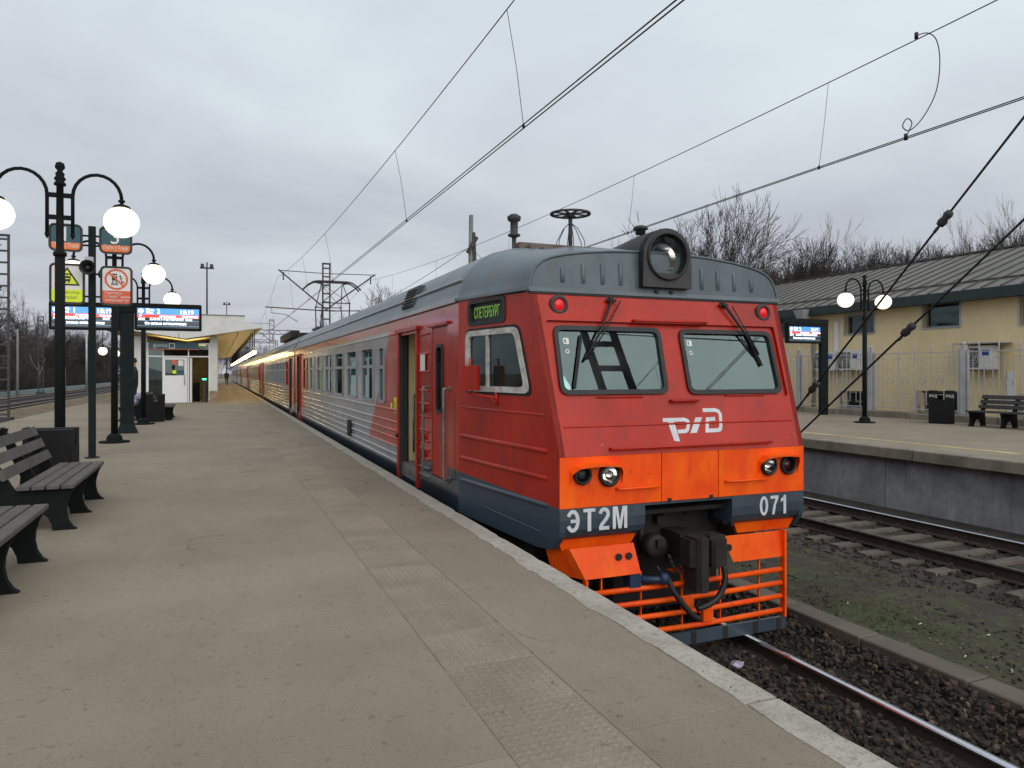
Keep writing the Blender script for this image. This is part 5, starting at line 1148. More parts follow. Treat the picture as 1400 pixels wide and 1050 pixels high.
display(t, -3.76, -2.25, 2.555, 3.23, DP[1] - .1, ('1', '6575', 'КОБРАЛОВО', '18:27'))
DQ = (20.15, 19.75)
t = thing('display_post', (*DQ, 0), 'dark post with one departure display on the far right platform', 'display post')
mb = MB(); mb.box(DQ[0] - .16, DQ[0] + .16, DQ[1] - .07, DQ[1] + .07, 0, 3.35); mb.box(DQ[0] - 1.9, DQ[0] + .16, DQ[1] - .08, DQ[1] + .08, 3.25, 3.42); mb.obj('post', m_irong, t)
display(t, DQ[0] - 1.72, DQ[0] - .19, 2.55, 3.25, DQ[1] - .1, ('2', '6574', 'САНКТ-ПЕТЕРБУРГ', '18:35'))

# benches
def bench_parts(root, L=1.98, plank=m_plank, n_back=3):
    prof = [(.005, .40), (-.03, .33), (-.055, .24), (-.06, .17), (-.045, .09), (-.01, .03), (.03, .0), (-.17, .0), (-.18, .06), (-.21, .13), (-.27, .18), (-.34, .20), (-.41, .18), (-.47, .13), (-.50, .06), (-.51, .0), (-.66, .0), (-.62, .42), (-.80, .86), (-.74, .88), (-.51, .45), (-.48, .40)]
    for y in (.10, L * .5, L - .10):
        mb = MB(); mb.plate(prof, [], lambda a, b, d, y=y: (a, y + d, b), -.03, .03); o = mb.obj('leg', m_iron); o.parent = root
    for k in range(4):
        x = .015 - .12 * k; mb = MB(); mb.bbox(x - .105, x, 0, L, .405, .442, .007); o = mb.obj('seat_slat', plank); o.parent = root
    for k in range(n_back):
        mb = MB(); z = .545 + .135 * k; x = -.535 - .067 * k; w = .05
        mb.add([(x - .025, 0, z - w), (x + .012, 0, z - w + .016), (x - .03, 0, z + w + .012), (x - .068, 0, z + w - .004), (x - .025, L, z - w), (x + .012, L, z - w + .016), (x - .03, L, z + w + .012), (x - .068, L, z + w - .004)], [(0, 1, 2, 3), (7, 6, 5, 4), (0, 4, 5, 1), (1, 5, 6, 2), (2, 6, 7, 3), (3, 7, 4, 0)]); o = mb.obj('back_slat', plank); o.parent = root
def bench(loc, rz, label, proto=[None, None], plank=m_plank):
    i = 0 if plank is m_plank else 1
    if proto[i] is None:
        b = thing('bench', loc, label, 'bench', 'slatted platform benches', rz); bench_parts(b, plank=plank); proto[i] = b
    else:
        b = copy_tree(proto[i]); b.location = loc; b.rotation_euler[2] = rz; b['label'] = label
    return b
bench((-1.285, 7.92, 0), 0, 'grey slatted bench facing the train, second from the bottom left corner')
bench((-1.285, 4.85, 0), 0, 'nearest grey slatted bench, cut off by the left frame edge')
bench((-3.02, 9.9, 0), math.pi, 'grey slatted bench back to back behind the second bench, facing left')
bench((-1.36, 25.2, 0), 0, 'dark slatted bench near the pavilion, facing the train', plank=m_plankd)
bench((-2.86, 27.18, 0), math.pi, 'dark slatted bench near the pavilion, back to back and facing left', plank=m_plankd)
bench((19.55, 14.0, 0), -math.pi / 2 * 2, 'dark slatted bench by the fence on the far right platform', plank=m_plankd)
# bins
m_binbk = M('black bin enamel', (.009, .009, .010), .75, spec=.25, var=.2)
def bin_(loc, rz, label, w=.60, d=.36, h=.92, logos=True):
    t = thing('litter_bin', loc, label, 'litter bin', 'two-part litter bins', rz)
    m_iron = m_binbk
    def put(mb, name, mat): o = mb.obj(name, mat); o.parent = t; return o
    mb = MB(); mb.box(-w / 2, w / 2, -d / 2, d / 2, .02, h * .72)
    b = put(mb, 'body', m_iron)
    for k in range(9):
        x = -w / 2 + w * (k + .5) / 9; mb = MB(); mb.box(x - w * .048, x + w * .048, -d / 2 - .012, -d / 2 - .001, .03, h * .73); o = mb.obj('slat', m_iron); o.parent = b
    for s in (-1, 1):
        mb = MB(); mb.box(s * w * .5 - (w * .36 if s > 0 else 0), s * w * .5 + (w * .36 if s < 0 else 0), -d / 2 - .01, d / 2 + .01, h * .721, h); c = put(mb, 'hood', m_iron)
        if logos:
            e = text('РЖД', .11, 'lettering', m_signwh, None, (s * w * .32, -d / 2 - .012, h * .80), center=True, sx=.8); e.parent = c
    return t
bin_((-1.93, 10.55, 0), math.pi / 2, 'dark litter bin behind the near benches beside the lamp post', .5, .5, .80, False)
bin_((-1.78, 24.75, 0), 0, 'dark litter bin at the end of the bench near the pavilion', .5, .36, .85, False)
bin_((19.9, 15.0, 0), math.radians(-52), 'dark two-hood litter bin beside the far platform bench', .66, .36, .98)

# ---------------------------------------------------------------- people
def figure(name, loc, rz, joints, edges, parts, label):
    """one continuous skinned body; joints: name -> (pos, radius)"""
    names = list(joints); me = bpy.data.meshes.new('body'); me.from_pydata([joints[n][0] for n in names], [(names.index(a), names.index(b)) for a, b in edges], [])
    o = link(bpy.data.objects.new('body', me)); sk = o.modifiers.new('s', 'SKIN')
    for i, n in enumerate(names):
        r = joints[n][1]; r = r if isinstance(r, tuple) else (r, r); me.skin_vertices[0].data[i].radius = r
    me.skin_vertices[0].data[0].use_root = True
    o.modifiers.new('u', 'SUBSURF').levels = 2
    dg = bpy.context.evaluated_depsgraph_get(); m2 = bpy.data.meshes.new_from_object(o.evaluated_get(dg)); bpy.data.objects.remove(o)
    m2.name = 'body'
    t = thing(name, loc, label, 'person', None, rz)
    b = link(bpy.data.objects.new('body', m2)); b.parent = t
    for m in (m_coat, m_skin, m_scarf, m_shoe): m2.materials.append(m)
    for p in m2.polygons:
        p.use_smooth = True; p.material_index = parts(p.center)
    return t
def hand_nodes(J, E, side, wr, d):
    """five short finger chains off the palm"""
    w = Vector(wr); J['palm' + side] = (tuple(w + Vector(d) * .06), .032); E.append(('wrist' + side, 'palm' + side))
    sd = Vector((0, 1, 0)) if abs(d[0]) > .5 or abs(d[2]) > .5 else Vector((1, 0, 0))
    for k, (off, ln) in enumerate(((-.03, .07), (-.01, .08), (.012, .078), (.032, .06))):
        a = w + Vector(d) * .10 + sd * off; b_ = a + Vector(d) * ln + Vector((0, 0, -.015)); J[f'f{k}{side}'] = (tuple(a), .011); J[f'g{k}{side}'] = (tuple(b_), .009); E += [('palm' + side, f'f{k}{side}'), (f'f{k}{side}', f'g{k}{side}')]
    a = w + Vector(d) * .05 - sd * .05; J['t' + side] = (tuple(a), .011); J['u' + side] = (tuple(a + Vector(d) * .05), .009); E += [('palm' + side, 't' + side), ('t' + side, 'u' + side)]
def mput(mb, name, mat, t): o = mb.obj(name, mat); o.parent = t; return o
# bag and folded clothes on the bench
mb = MB(); mb.sphere((-2.50, 25.6, .57), .20, 10, sz=.75); mb.sphere((-2.28, 25.6, .74), .17, 10, sz=.8)
tag(mb.obj('bag', m_bag, loc=(-2.4, 25.35, .44)), 'bulging patterned grey and violet bag on the left-facing bench', 'bag')
# standing figures: local -y is where they face
def standing(loc, rz, sc_, label, parts):
    J = {'pelvis': ((0, 0, .95), (.16, .12)), 'chest': ((0, 0, 1.3), (.19, .13)), 'shoulders': ((0, 0, 1.45), (.17, .1)), 'neck': ((0, 0, 1.53), .055), 'head0': ((0, -.02, 1.6), (.072, .085)), 'head1': ((0, -.02, 1.70), (.076, .088))}
    E = [('pelvis', 'chest'), ('chest', 'shoulders'), ('shoulders', 'neck'), ('neck', 'head0'), ('head0', 'head1')]
    for s, k in ((-1, 'L'), (1, 'R')):
        J.update({'hip' + k: ((s * .09, 0, .9), .095), 'knee' + k: ((s * .1, -.03 + .04 * s, .5), .07), 'ankle' + k: ((s * .1, .08 * s, .09), .05), 'toe' + k: ((s * .11, .08 * s - .14, .045), .045),
                  'sh' + k: ((s * .19, 0, 1.43), .075), 'elbow' + k: ((s * .26, .03, 1.15), .06), 'wrist' + k: ((s * .24, -.06, .92), .042)})
        E += [('pelvis', 'hip' + k), ('hip' + k, 'knee' + k), ('knee' + k, 'ankle' + k), ('ankle' + k, 'toe' + k), ('shoulders', 'sh' + k), ('sh' + k, 'elbow' + k), ('elbow' + k, 'wrist' + k)]
        hand_nodes(J, E, k, J['wrist' + k][0], (0, -.1, -1))
    t = figure('person', loc, rz, J, E, parts, label); t.scale = (sc_,) * 3
    mb = MB(); mb.lathe((0, -.015, 1.685), [(.092, -.02), (.098, .0), (.094, .05), (.07, .10), (.03, .125), (.004, .13)], 16, caps=False); mput(mb, 'beanie', m_coat, t)
    mb = MB(); mb.lathe((0, -.108, 1.625), [(.011, -.02), (.019, -.012), (.010, .03), (.004, .04)], 8); mput(mb, 'nose', m_skin, t)
    for q in (-1, 1):
        mb = MB(); mb.sphere((q * .033, -.102, 1.66), .010, 6); mput(mb, 'eye', m_ink, t)
        mb = MB(); mb.sphere((q * .076, -.02, 1.63), .024, 6); mput(mb, 'ear', m_skin, t)
    mb = MB(); mb.box(-.024, .024, -.109, -.10, 1.575, 1.583); mput(mb, 'mouth', m_signre, t)
    return t
def dress(c):
    if c.z > 1.535: return 1
    if c.z < .11: return 3
    if c.z < .86 and abs(c.x) > .17: return 1
    if 1.40 < c.z <= 1.535 and c.y < -.05: return 2
    return 0
standing((-2.66, 27.75, 0), R(-90), 1.12, 'person in black coat, beanie and white shoes standing behind the display post', dress)
standing((1.0, 96.0, 0), 0, 1.0, 'person in dark clothes standing far down the platform under the canopy', lambda c: 1 if c.z > 1.55 else 0)

# ---------------------------------------------------------------- pavilion and canopy on the near platform
PY = 39.7
pav = thing('pavilion', (-2.1, PY, 0), 'white station pavilion with glazed front and white door under the canopy', 'building')
XL, XR = -3.85, -.02
mb = MB(); mb.box(XL, XL + .25, PY, PY + 9, 0, 3.3); mb.box(XR - .30, XR - .05, PY + .3, PY + 9, 0, 3.3); mb.box(XL, XR, PY + 8.9, PY + 9.1, 0, 3.3); mb.obj('wall', m_stwhite, pav)
mb = MB(); mb.box(XR - .36, XR, PY - .05, PY + .30, .60, 3.35); mb.obj('column', m_stwhite, pav)
for k in range(4):
    mb = MB(); mb.bbox(XR - .40 + (k % 2) * .02, XR + .03 + (k % 2) * .015, PY - .09, PY + .32, .15 * k + .004, .15 * k + .145, .012); mb.obj('stone', m_stone, pav)
mb = MB(); mb.box(XL, XL + .62, PY - .02, PY + .02, 0, 3.3); mb.obj('front_panel', m_stwhite, pav)
XF0, XF1 = XL + .62, XR - .36
mb = MB()
for x in (XF0, XF0 + .68, -1.40, XF1 - .06): mb.box(x, x + .06, PY - .03, PY + .05, 0, 2.98)
mb.box(XF0, XF1, PY - .035, PY + .055, 2.30, 2.36); mb.box(XF0, XF1, PY - .035, PY + .055, 2.95, 3.02); mb.obj('glazing_frame', m_pvc, pav)
for a, b, z0, z1 in ((XF0 + .06, XF0 + .68, .02, 2.30), (XF0 + .06, -2.36, 2.36, 2.95), (-2.36, -1.40, 2.36, 2.95), (-1.34, XF1 - .06, 2.36, 2.95)):
    mb = MB(); mb.box(a, b, PY, PY + .012, z0, z1); mb.obj('glass_pane', m_dimglass, pav)
mb = MB(); mb.plate([(-2.55, .02), (-1.42, .02), (-1.42, 2.28), (-2.55, 2.28)], [[(-2.43, 1.38), (-1.56, 1.38), (-1.56, 2.17), (-2.43, 2.17)]], FY(PY - .06), 0, .06); dr = mb.obj('door', m_pvc, pav)
mb = MB(); mb.box(-2.43, -1.56, PY - .03, PY - .02, 1.38, 2.17); mb.obj('pane', m_dimglass, dr)
mb = MB(); mb.box(-2.43, -1.56, PY - .066, PY - .061, .12, 1.28); mb.obj('lower_panel', m_pvc, dr)
mb = MB(); mb.tube([(-1.54, PY - .12, .9), (-1.54, PY - .12, 1.4)], .015, 8); mb.beam((-1.54, PY - .12, .95), (-1.54, PY - .06, .95), .02); mb.beam((-1.54, PY - .12, 1.35), (-1.54, PY - .06, 1.35), .02); mb.obj('handle', m_steel, dr)
mb = MB(); mb.plate(circ(-2.02, 2.04, .12), [], FY(PY - .06), -.004, .0); mb.obj('round_sticker', m_signre, dr)
mb = MB(); mb.plate(circ(-2.02, 1.55, .095), [], FY(PY - .06), .02, .028); mb.obj('round_sticker', m_signye, dr)
mb = MB(); mb.box(-1.84, -1.60, PY - .045, PY - .036, 1.86, 2.14); mb.obj('notice', m_signwh, dr)
mb = MB(); mb.box(-1.92, -1.58, PY - .045, PY - .036, 1.43, 1.63); mb.obj('notice', m_teal, dr)
mb = MB(); mb.box(-1.30, -1.22, PY - .05, PY + .8, .02, 2.26); mb.obj('open_door_leaf', m_pvc, pav)
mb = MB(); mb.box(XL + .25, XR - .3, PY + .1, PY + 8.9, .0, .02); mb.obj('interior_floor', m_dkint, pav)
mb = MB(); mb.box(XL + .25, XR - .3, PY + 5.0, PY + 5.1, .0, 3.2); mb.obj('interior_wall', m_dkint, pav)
mb = MB(); mb.box(-3.0, -2.7, PY + 1.5, PY + 2.4, 0, 1.25); mb.obj('ticket_gate', m_iron, pav); mb = MB(); mb.box(-1.2, -.9, PY + 1.2, PY + 2.2, 0, 1.0); mb.obj('ticket_gate', m_iron, pav)
mb = MB(); mb.box(-.72, -.58, PY + .4, PY + 1.2, 0, 1.2); tg = mb.obj('ticket_gate', m_lampbox, pav)
mb = MB(); mb.box(-.74, -.56, PY + .38, PY + .41, 1.15, 1.22); mb.obj('indicator', m_green, tg)
mb = MB(); mb.box(-3.15, -.9, PY - .28, PY - .16, 2.68, 3.02); sg = mb.obj('hanging_sign', m_teal, pav)
mb = MB(); mb.box(-3.15, -.9, PY - .285, PY - .281, 2.66, 2.69); mb.obj('sign_stripe', m_signre, sg)
text('ВЫХОД', .17, 'lettering', m_signwh, sg, (-2.95, PY - .29, 2.80)); text('Exit', .09, 'lettering', m_signwh, sg, (-2.95, PY - .29, 2.71))
mb = MB(); mb.ring(rr(-2.25, -1.98, 2.72, 2.98, .02, 2), rr(-2.22, -2.01, 2.75, 2.95, .015, 2), FY(PY - .28), -.008, 0); mb.obj('exit_icon', m_signwh, sg)
for a in (-1.5, -.95):
    mb = MB(); mb.box(a - .75, a - .2, PY + .02, PY + .03, 2.42, 2.52); mb.obj('window_strip', m_signre, pav)
mb = MB(); mb.box(-3.0, -.6, PY + 1.2, PY + 2.2, 2.95, 3.0); mb.obj('ceiling_lamp_or_fill', m_warmlight, pav)  # glowing panel added to lighten the pavilion inside
# parapet and folded canopy
cano = thing('platform_canopy', (-2.0, PY, 3.2), 'long folded platform canopy with white front and ribbed yellow-lit soffit', 'canopy')
CA, CB = PY - .9, PY + 72
XC, XLc, XRc = -1.5, -5.6, 2.10
zc, ze = 3.20, 3.84
mb = MB(); mb.add([(XC, CA, zc + .1), (XRc, CA, ze + .08), (XRc, CB, ze + .08), (XC, CB, zc + .1), (XC, CA, zc + .04), (XRc, CA, ze), (XRc, CB, ze), (XC, CB, zc + .04)], [(0, 1, 2, 3), (7, 6, 5, 4), (0, 4, 5, 1), (1, 5, 6, 2), (2, 6, 7, 3), (3, 7, 4, 0)])
mb.add([(XC, CA, zc + .1), (XLc, CA, ze + .08), (XLc, CB, ze + .08), (XC, CB, zc + .1), (XC, CA, zc + .04), (XLc, CA, ze), (XLc, CB, ze), (XC, CB, zc + .04)], [(3, 2, 1, 0), (4, 5, 6, 7), (1, 5, 4, 0), (2, 6, 5, 1), (3, 7, 6, 2), (0, 4, 7, 3)]); mb.obj('roof_slab', m_lampbox, cano)
# corrugated soffit: ribs across the slope
mb = MB()
for xe in (XRc, XLc):
    rows = []; yv = CA + .05; k = 0
    while yv < CB - .1:
        dz = (0, .035, .035, 0)[k % 4]
        rows.append([(XC, yv, zc + .035 - dz), (xe, yv, ze - .005 - dz)]); yv += (.06, .10, .06, .10)[k % 4]; k += 1
    vs = [p for r in rows for p in r]; mb.add(vs, [(2 * i, 2 * i + 1, 2 * i + 3, 2 * i + 2) for i in range(len(rows) - 1)])
mb.obj('corrugated_soffit', m_soffit, cano, fix=False)
mb = MB(); mb.plate([(XC, zc - .02), (1.22, 3.66), (1.22, 4.37), (-4.75, 4.37), (-4.75, 3.68)], [], FY(CA - .05), -.03, .1); mb.obj('front_parapet', m_stwhite, cano)
mb = MB(); mb.plate([(1.22, 3.66), (XRc + .02, ze - .04), (XRc + .02, ze + .07), (1.22, 4.10)], [], FY(CA - .05), -.02, .08); mb.obj('front_fascia', m_stwhite, cano)
mb = MB(); mb.box(-4.8, 1.26, CA - .12, PY + 9, 4.371, 4.41); mb.obj('coping', m_wframe, cano)
mb = MB(); mb.box(-4.7, 1.18, CA + .06, CA + .14, 3.75, 4.36); mb.box(1.1, 1.2, CA + .14, PY + 9, 3.75, 4.36); mb.obj('side_parapet', m_stwhite, cano)
for k in range(11):
    y = PY + 12 + 6 * k; mb = MB(); mb.box(XC - .12, XC + .12, y, y + .24, 0, zc + .05); mb.obj('column', m_stwhite, cano)
for k in range(8):
    mb = MB(); mb.tube([(1.0 - .08 * (k % 2), CA + 2 + 8 * k, 3.60), (1.0, CA + 10 + 8 * k, 3.60)], .018, 5); mb.obj('conduit', m_dark, cano)
# hanging tube lights
tl0 = thing('tube_light', (1.75, PY - .1, 2.6), 'nearest glowing tube light hanging under the canopy edge', 'light', 'tube lights in a row under the canopy')
mb = MB(); mb.tube([(1.75, PY - .1, 2.58), (1.75, PY + 1.2, 2.58)], .095, 10); mb.obj('tube', m_tube, tl0)
mb = MB(); mb.box(1.70, 1.80, PY - .15, PY + 1.25, 2.675, 2.73); mb.beam((1.75, PY + .1, 2.73), (1.75, PY + .1, 3.80), .045); mb.beam((1.55, PY + .1, 3.74), (1.95, PY + .1, 3.76), .05, .03); mb.obj('hanger', m_iron, tl0)
for k in range(1, 32):
    c = copy_tree(tl0); c.location = (1.75, PY - .1 + 2.1 * k, 2.6); c['label'] = 'glowing tube light farther along the row under the canopy edge'
mb = MB(); mb.tube([(-1.75, 38.2, 3.05), (-1.75, 38.2, 3.45)], .01, 5); mb.lathe((-1.75, 38.2, 2.98), [(.05, 0), (.06, .04), (.04, .09)], 10)
tag(mb.obj('camera_dome', m_black, loc=(-1.75, 38.2, 2.98)), 'small black camera hanging from the parapet above the door', 'camera')

# ---------------------------------------------------------------- yellow building, fence and fittings on the far side
BX = 23.0
bld = thing('station_building', (BX, 15, 0), 'yellow rendered building with grey seamed roof behind the far platform', 'building')
UW = [(20.08, 21.45, 3.02, 3.76), (16.68, 18.03, 3.07, 3.95), (13.3, 14.71, 3.0, 3.82), (24.2, 25.5, 3.02, 3.76), (9.9, 11.2, 3.0, 3.8)]
LW = [(20.45, 21.5, .15, .80), (16.7, 18.1, .15, .88), (13.3, 14.6, .15, .85)]
mb = MB(); mb.plate([(2, -.1), (48, -.1), (48, 4.25), (2, 4.25)], [[(a, z0), (b, z0), (b, z1), (a, z1)] for a, b, z0, z1 in UW + LW], FX(BX), 0, .30); mb.obj('front_wall', m_wall, bld)
mb = MB(); mb.box(BX + .31, BX + 12, 47.9, 48.2, -.1, 4.6); mb.box(BX + .31, BX + 12, 1.8, 2.1, -.1, 4.6); mb.box(BX + 11.9, BX + 12.2, 2, 48, -.1, 4.6); mb.obj('wall', m_wall, bld)
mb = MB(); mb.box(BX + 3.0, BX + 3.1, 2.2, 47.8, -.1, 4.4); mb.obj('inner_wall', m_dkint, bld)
for a, b, z0, z1 in UW + LW:
    mb = MB(); fn = FX(BX); w = .07
    mb.ring([(a, z0), (b, z0), (b, z1), (a, z1)], [(a + w, z0 + w), (b - w, z0 + w), (b - w, z1 - w), (a + w, z1 - w)], fn, .16, .24)
    wd = mb.obj('window', m_wframe, bld)
    mb = MB(); mb.box(BX + .19, BX + .20, a + w, b - w, z0 + w, z1 - w); mb.obj('pane', m_haze_glass, wd)
    mb = MB(); mb.box(BX - .04, BX + .16, a - .03, b + .03, z0 - .035, z0 + .004); mb.obj('sill', m_zinc, wd)
    if z0 < 2: mb = MB(); mb.box(BX + .25, BX + .26, a, b, z0, z1); mb.obj('blind_or_sheen', m_cablind, wd)  # pale sheet added behind the pane in place of its reflection
    if z0 > 2: 
        mb = MB(); mb.ring([(a - .07, z0 - .0), (b + .07, z0 - .0), (b + .07, z1 + .07), (a - .07, z1 + .07)], [(a, z0), (b, z0), (b, z1), (a, z1)], fn, -.012, .01); mb.obj('surround', m_zinc, wd)
    else:
        mb = MB(); mb.box(BX - .13, BX - .003, a - .08, a - .03, z0 - .05, z1); mb.obj('window_well', m_zinc, wd); mb = MB(); mb.box(BX - .13, BX - .003, b + .03, b + .08, z0 - .05, z1); mb.obj('window_well', m_zinc, wd)
for y in (17.72, 18.5):
    mb = MB(); mb.lathe((BX + .9, y, 3.24), [(.24, 0), (.22, .14), (.05, .22)], 14); mb.obj('ceiling_lamp_or_fill', m_warmlight, bld)
# roof: seamed sheets
EV, RZ0 = BX - .55, 4.08; RDX, RDZ = 5.9, 2.15
def roofp(u, y, h=0): return (EV + RDX * u, y, RZ0 + .12 + RDZ * u + h)
mb = MB(); mb.add([roofp(0, 1), roofp(0, 49), roofp(1, 49), roofp(1, 1), roofp(0, 1, -.1), roofp(0, 49, -.1), roofp(1, 49, -.1), roofp(1, 1, -.1)], [(0, 1, 2, 3), (7, 6, 5, 4), (0, 4, 5, 1), (1, 5, 6, 2), (2, 6, 7, 3), (3, 7, 4, 0)]); mb.add([roofp(1, 1), roofp(1, 49), (EV + 2 * RDX + .6, 49, RZ0 + .1), (EV + 2 * RDX + .6, 1, RZ0 + .1)], [(0, 1, 2, 3)]); rf = mb.obj('roof', m_metroof, bld)
y = 1.3
sheetp = None
while y < 49:
    if sheetp is None:
        mb = MB(); mb.beam((0, 0, 0), (RDX, 0, RDZ), .035, .05); sheetp = mb.obj('roof_seam', m_seam); sheetp.parent = rf; sheetp.location = Vector((EV, y, RZ0 + .14)) - wloc(rf)
    else:
        o = sheetp.copy(); col.objects.link(o); o.location = Vector((EV, y, RZ0 + .14)) - wloc(rf)
    y += .62
mb = MB(); mb.beam(roofp(1, 1, .02), roofp(1, 49, .02), .3, .06); mb.obj('ridge_cap', m_seam, rf)
mb = MB(); mb.beam(roofp(.16, 1, .03), roofp(.16, 49, .03), .03, .06); mb.obj('snow_rail', m_seam, rf)
mb = MB(); mb.box(EV - .02, EV + .03, 1, 49, RZ0 - .22, RZ0 + .11); mb.box(EV + .03, BX, 1, 49, RZ0 - .2, RZ0 - .17); mb.obj('fascia', m_fascia, bld)
# rain hopper and downpipes
t = thing('downpipe', (BX - .2, 23.0, 0), 'grey downpipe with square rain hopper beside the departure display', 'downpipe')
mb = MB(); cx, cy = BX - .62, 23.0
mb.add([(cx - .28, cy - .28, 4.10), (cx + .2, cy - .28, 4.10), (cx + .2, cy + .28, 4.10), (cx - .28, cy + .28, 4.10), (cx - .14, cy - .14, 3.6), (cx + .12, cy - .14, 3.6), (cx + .12, cy + .14, 3.6), (cx - .14, cy + .14, 3.6)], [(0, 1, 2, 3), (7, 6, 5, 4), (0, 4, 5, 1), (1, 5, 6, 2), (2, 6, 7, 3), (3, 7, 4, 0)]); mb.obj('hopper', m_zinc, t)
mb = MB(); mb.tube([(cx, cy, 3.62), (cx, cy, 3.45), (BX - .09, cy, 3.15), (BX - .09, cy, .05)], .07, 8); mb.obj('pipe', m_zinc, t)
mb = MB(); mb.box(BX - .08, BX - .002, 21.72, 21.9, 1.9, 3.55); tag(mb.obj('cable_duct', m_pvc, loc=(BX - .04, 21.8, 1.9)), 'white vertical cable duct on the yellow wall left of the small window', 'duct')
mb = MB(); mb.box(BX - .09, BX - .002, 14.85, 15.05, .05, 1.55); tag(mb.obj('cable_duct', m_pvc, loc=(BX - .04, 14.95, 0)), 'white vertical cable duct under the rightmost air conditioner', 'duct')
# air conditioners in cages
def aircon(y, label):
    t = thing('air_conditioner', (BX - .3, y, 1.55), label, 'air conditioner', 'air conditioners on the yellow wall')
    mb = MB(); mb.bbox(BX - .50, BX - .1, y, y + 1.0, 1.62, 2.38, .02); mb.obj('casing', m_acw, t)
    mb = MB(); mb.box(BX - .508, BX - .501, y + .42, y + .97, 1.68, 2.30); g = mb.obj('grille', m_acd, t)
    for k in range(3):
        mb = MB(); mb.ring(circ(y + .69, 1.99, .09 + .08 * k, 20), circ(y + .69, 1.99, .08 + .08 * k, 20), FX(BX - .508), -.008, 0); mb.obj('grille_ring', m_acw, g)
    mb = MB(); mb.box(BX - .506, BX - .501, y + .10, y + .32, 2.06, 2.24); mb.obj('label_plate', m_acb, t)
    mb = MB(); mb.box(BX - .55, BX - .003, y + .1, y + .14, 1.57, 1.615); mb.box(BX - .55, BX - .003, y + .86, y + .9, 1.57, 1.615); mb.obj('bracket', m_zinc, t)
    return t
aircon(15.25, 'rightmost white air conditioner on the yellow wall above the bench'); aircon(20.3, 'white air conditioner seen behind the far lamp post'); aircon(21.5, 'white air conditioner seen just right of the display post')
mb = MB(); y0, y1 = 14.95, 16.45
mb.beam((BX - .62, y0, 2.45), (BX - .62, y1, 2.45), .03); mb.beam((BX - .62, y0, 2.45), (BX, y0, 2.45), .03); mb.beam((BX - .62, y1, 2.45), (BX, y1, 2.45), .03); mb.beam((BX - .62, y0, 1.5), (BX - .62, y0, 2.45), .03); mb.beam((BX - .62, y1, 1.5), (BX - .62, y1, 2.45), .03); mb.box(BX - .64, BX - .01, y0, y1, 2.46, 2.475)
tag(mb.obj('equipment_cage', m_fence, loc=(BX - .3, 15.7, 1.5)), 'grey steel frame around the rightmost air conditioner', 'frame')
# plinth and fence
FXX = 21.05
pl = thing('plinth', (FXX, 15, 0), 'low rough stone plinth under the grey fence', 'plinth')
pb = []
for k in range(3):
    rnd = random.Random(k); mb = MB(); mb.bbox(-.16, .25, 0, 1.48, 0, .20 + rnd.uniform(-.02, .02), .02); pb.append(mb.obj('stone_block', m_concl)); pb[-1].parent = pl; pb[-1].location = (0, -10 + 1.5 * k, -.005)
for k in range(3, 20):
    o = pb[k % 3].copy(); col.objects.link(o); o.location = (random.uniform(-.02, .02), -10 + 1.5 * k, -.005)
fen = thing('fence', (FXX, 15, .2), 'grey steel fence with spear pickets and rectangle pattern on the far platform', 'fence')
FZ = .2
def fpart(mb, name): return mb.obj(name, m_fence, fen)
def cp_(o, dy): c = o.copy(); col.objects.link(c); c.location.y += dy; return c
BAY = 3.35
mb = MB(); mb.box(FXX - .07, FXX + .07, 15.13 - .07, 15.13 + .07, FZ, 2.36); mb.lathe((FXX, 15.13, 2.36), [(.05, 0), (.05, .03), (.055, .05), (.035, .09), (.005, .1)], 10)
mb.box(FXX - .03, FXX + .03, 15.13 - .16, 15.13 - .11, FZ, 2.22); mb.box(FXX - .03, FXX + .03, 15.13 + .11, 15.13 + .16, FZ, 2.22); post = fpart(mb, 'post')
mb = MB(); mb.beam((FXX, 15.3, 2.15), (FXX, 15.13 + BAY - .17, 2.15), .03, .03); r1 = fpart(mb, 'rail'); mb = MB(); mb.beam((FXX, 15.3, .33), (FXX, 15.13 + BAY - .17, .33), .03, .03); r2 = fpart(mb, 'rail')
ST = (BAY - .34) / 5; c0 = 15.13 + .17 + ST / 2
mb = MB(); mb.beam((FXX, c0, .33), (FXX, c0, 2.30), .022); mb.lathe((FXX, c0, 2.30), [(.012, 0), (.03, .02), (.02, .04), (.012, .05), (.026, .07), (.003, .14)], 8); pk = fpart(mb, 'picket')
mb = MB(); h = .17
for a, b in (((-h, .50), (-h, 1.98)), ((h, .50), (h, 1.98)), ((-h, 1.98), (h, 1.98)), ((-h, .50), (h, .50))): mb.beam((FXX - .015, c0 + a[0], a[1]), (FXX - .015, c0 + b[0], b[1]), .018)
fr_ = fpart(mb, 'rectangle'); g = ST / 2
mb = MB(); mb.beam((FXX - .015, c0 + h, 1.66), (FXX - .015, c0 + ST - h, 1.66), .016); lb1 = fpart(mb, 'link_bar'); mb = MB(); mb.beam((FXX - .015, c0 + h, .82), (FXX - .015, c0 + ST - h, .82), .016); lb2 = fpart(mb, 'link_bar'); mb = MB(); mb.ring(circ(c0 + ST / 2, 1.24, .105, 16), circ(c0 + ST / 2, 1.24, .09, 16), FX(FXX - .02), 0, .016); lk = fpart(mb, 'link_ring')
for b in range(-2, 5):
    for o in (post, r1, r2):
        if b != 0: cp_(o, BAY * b)
    for k in range(5):
        for o in (pk, fr_): 
            if (b, k) != (0, 0): cp_(o, BAY * b + ST * k)
        if k < 4 and (b, k) != (0, 0): [cp_(o, BAY * b + ST * k) for o in (lk, lb1, lb2)]

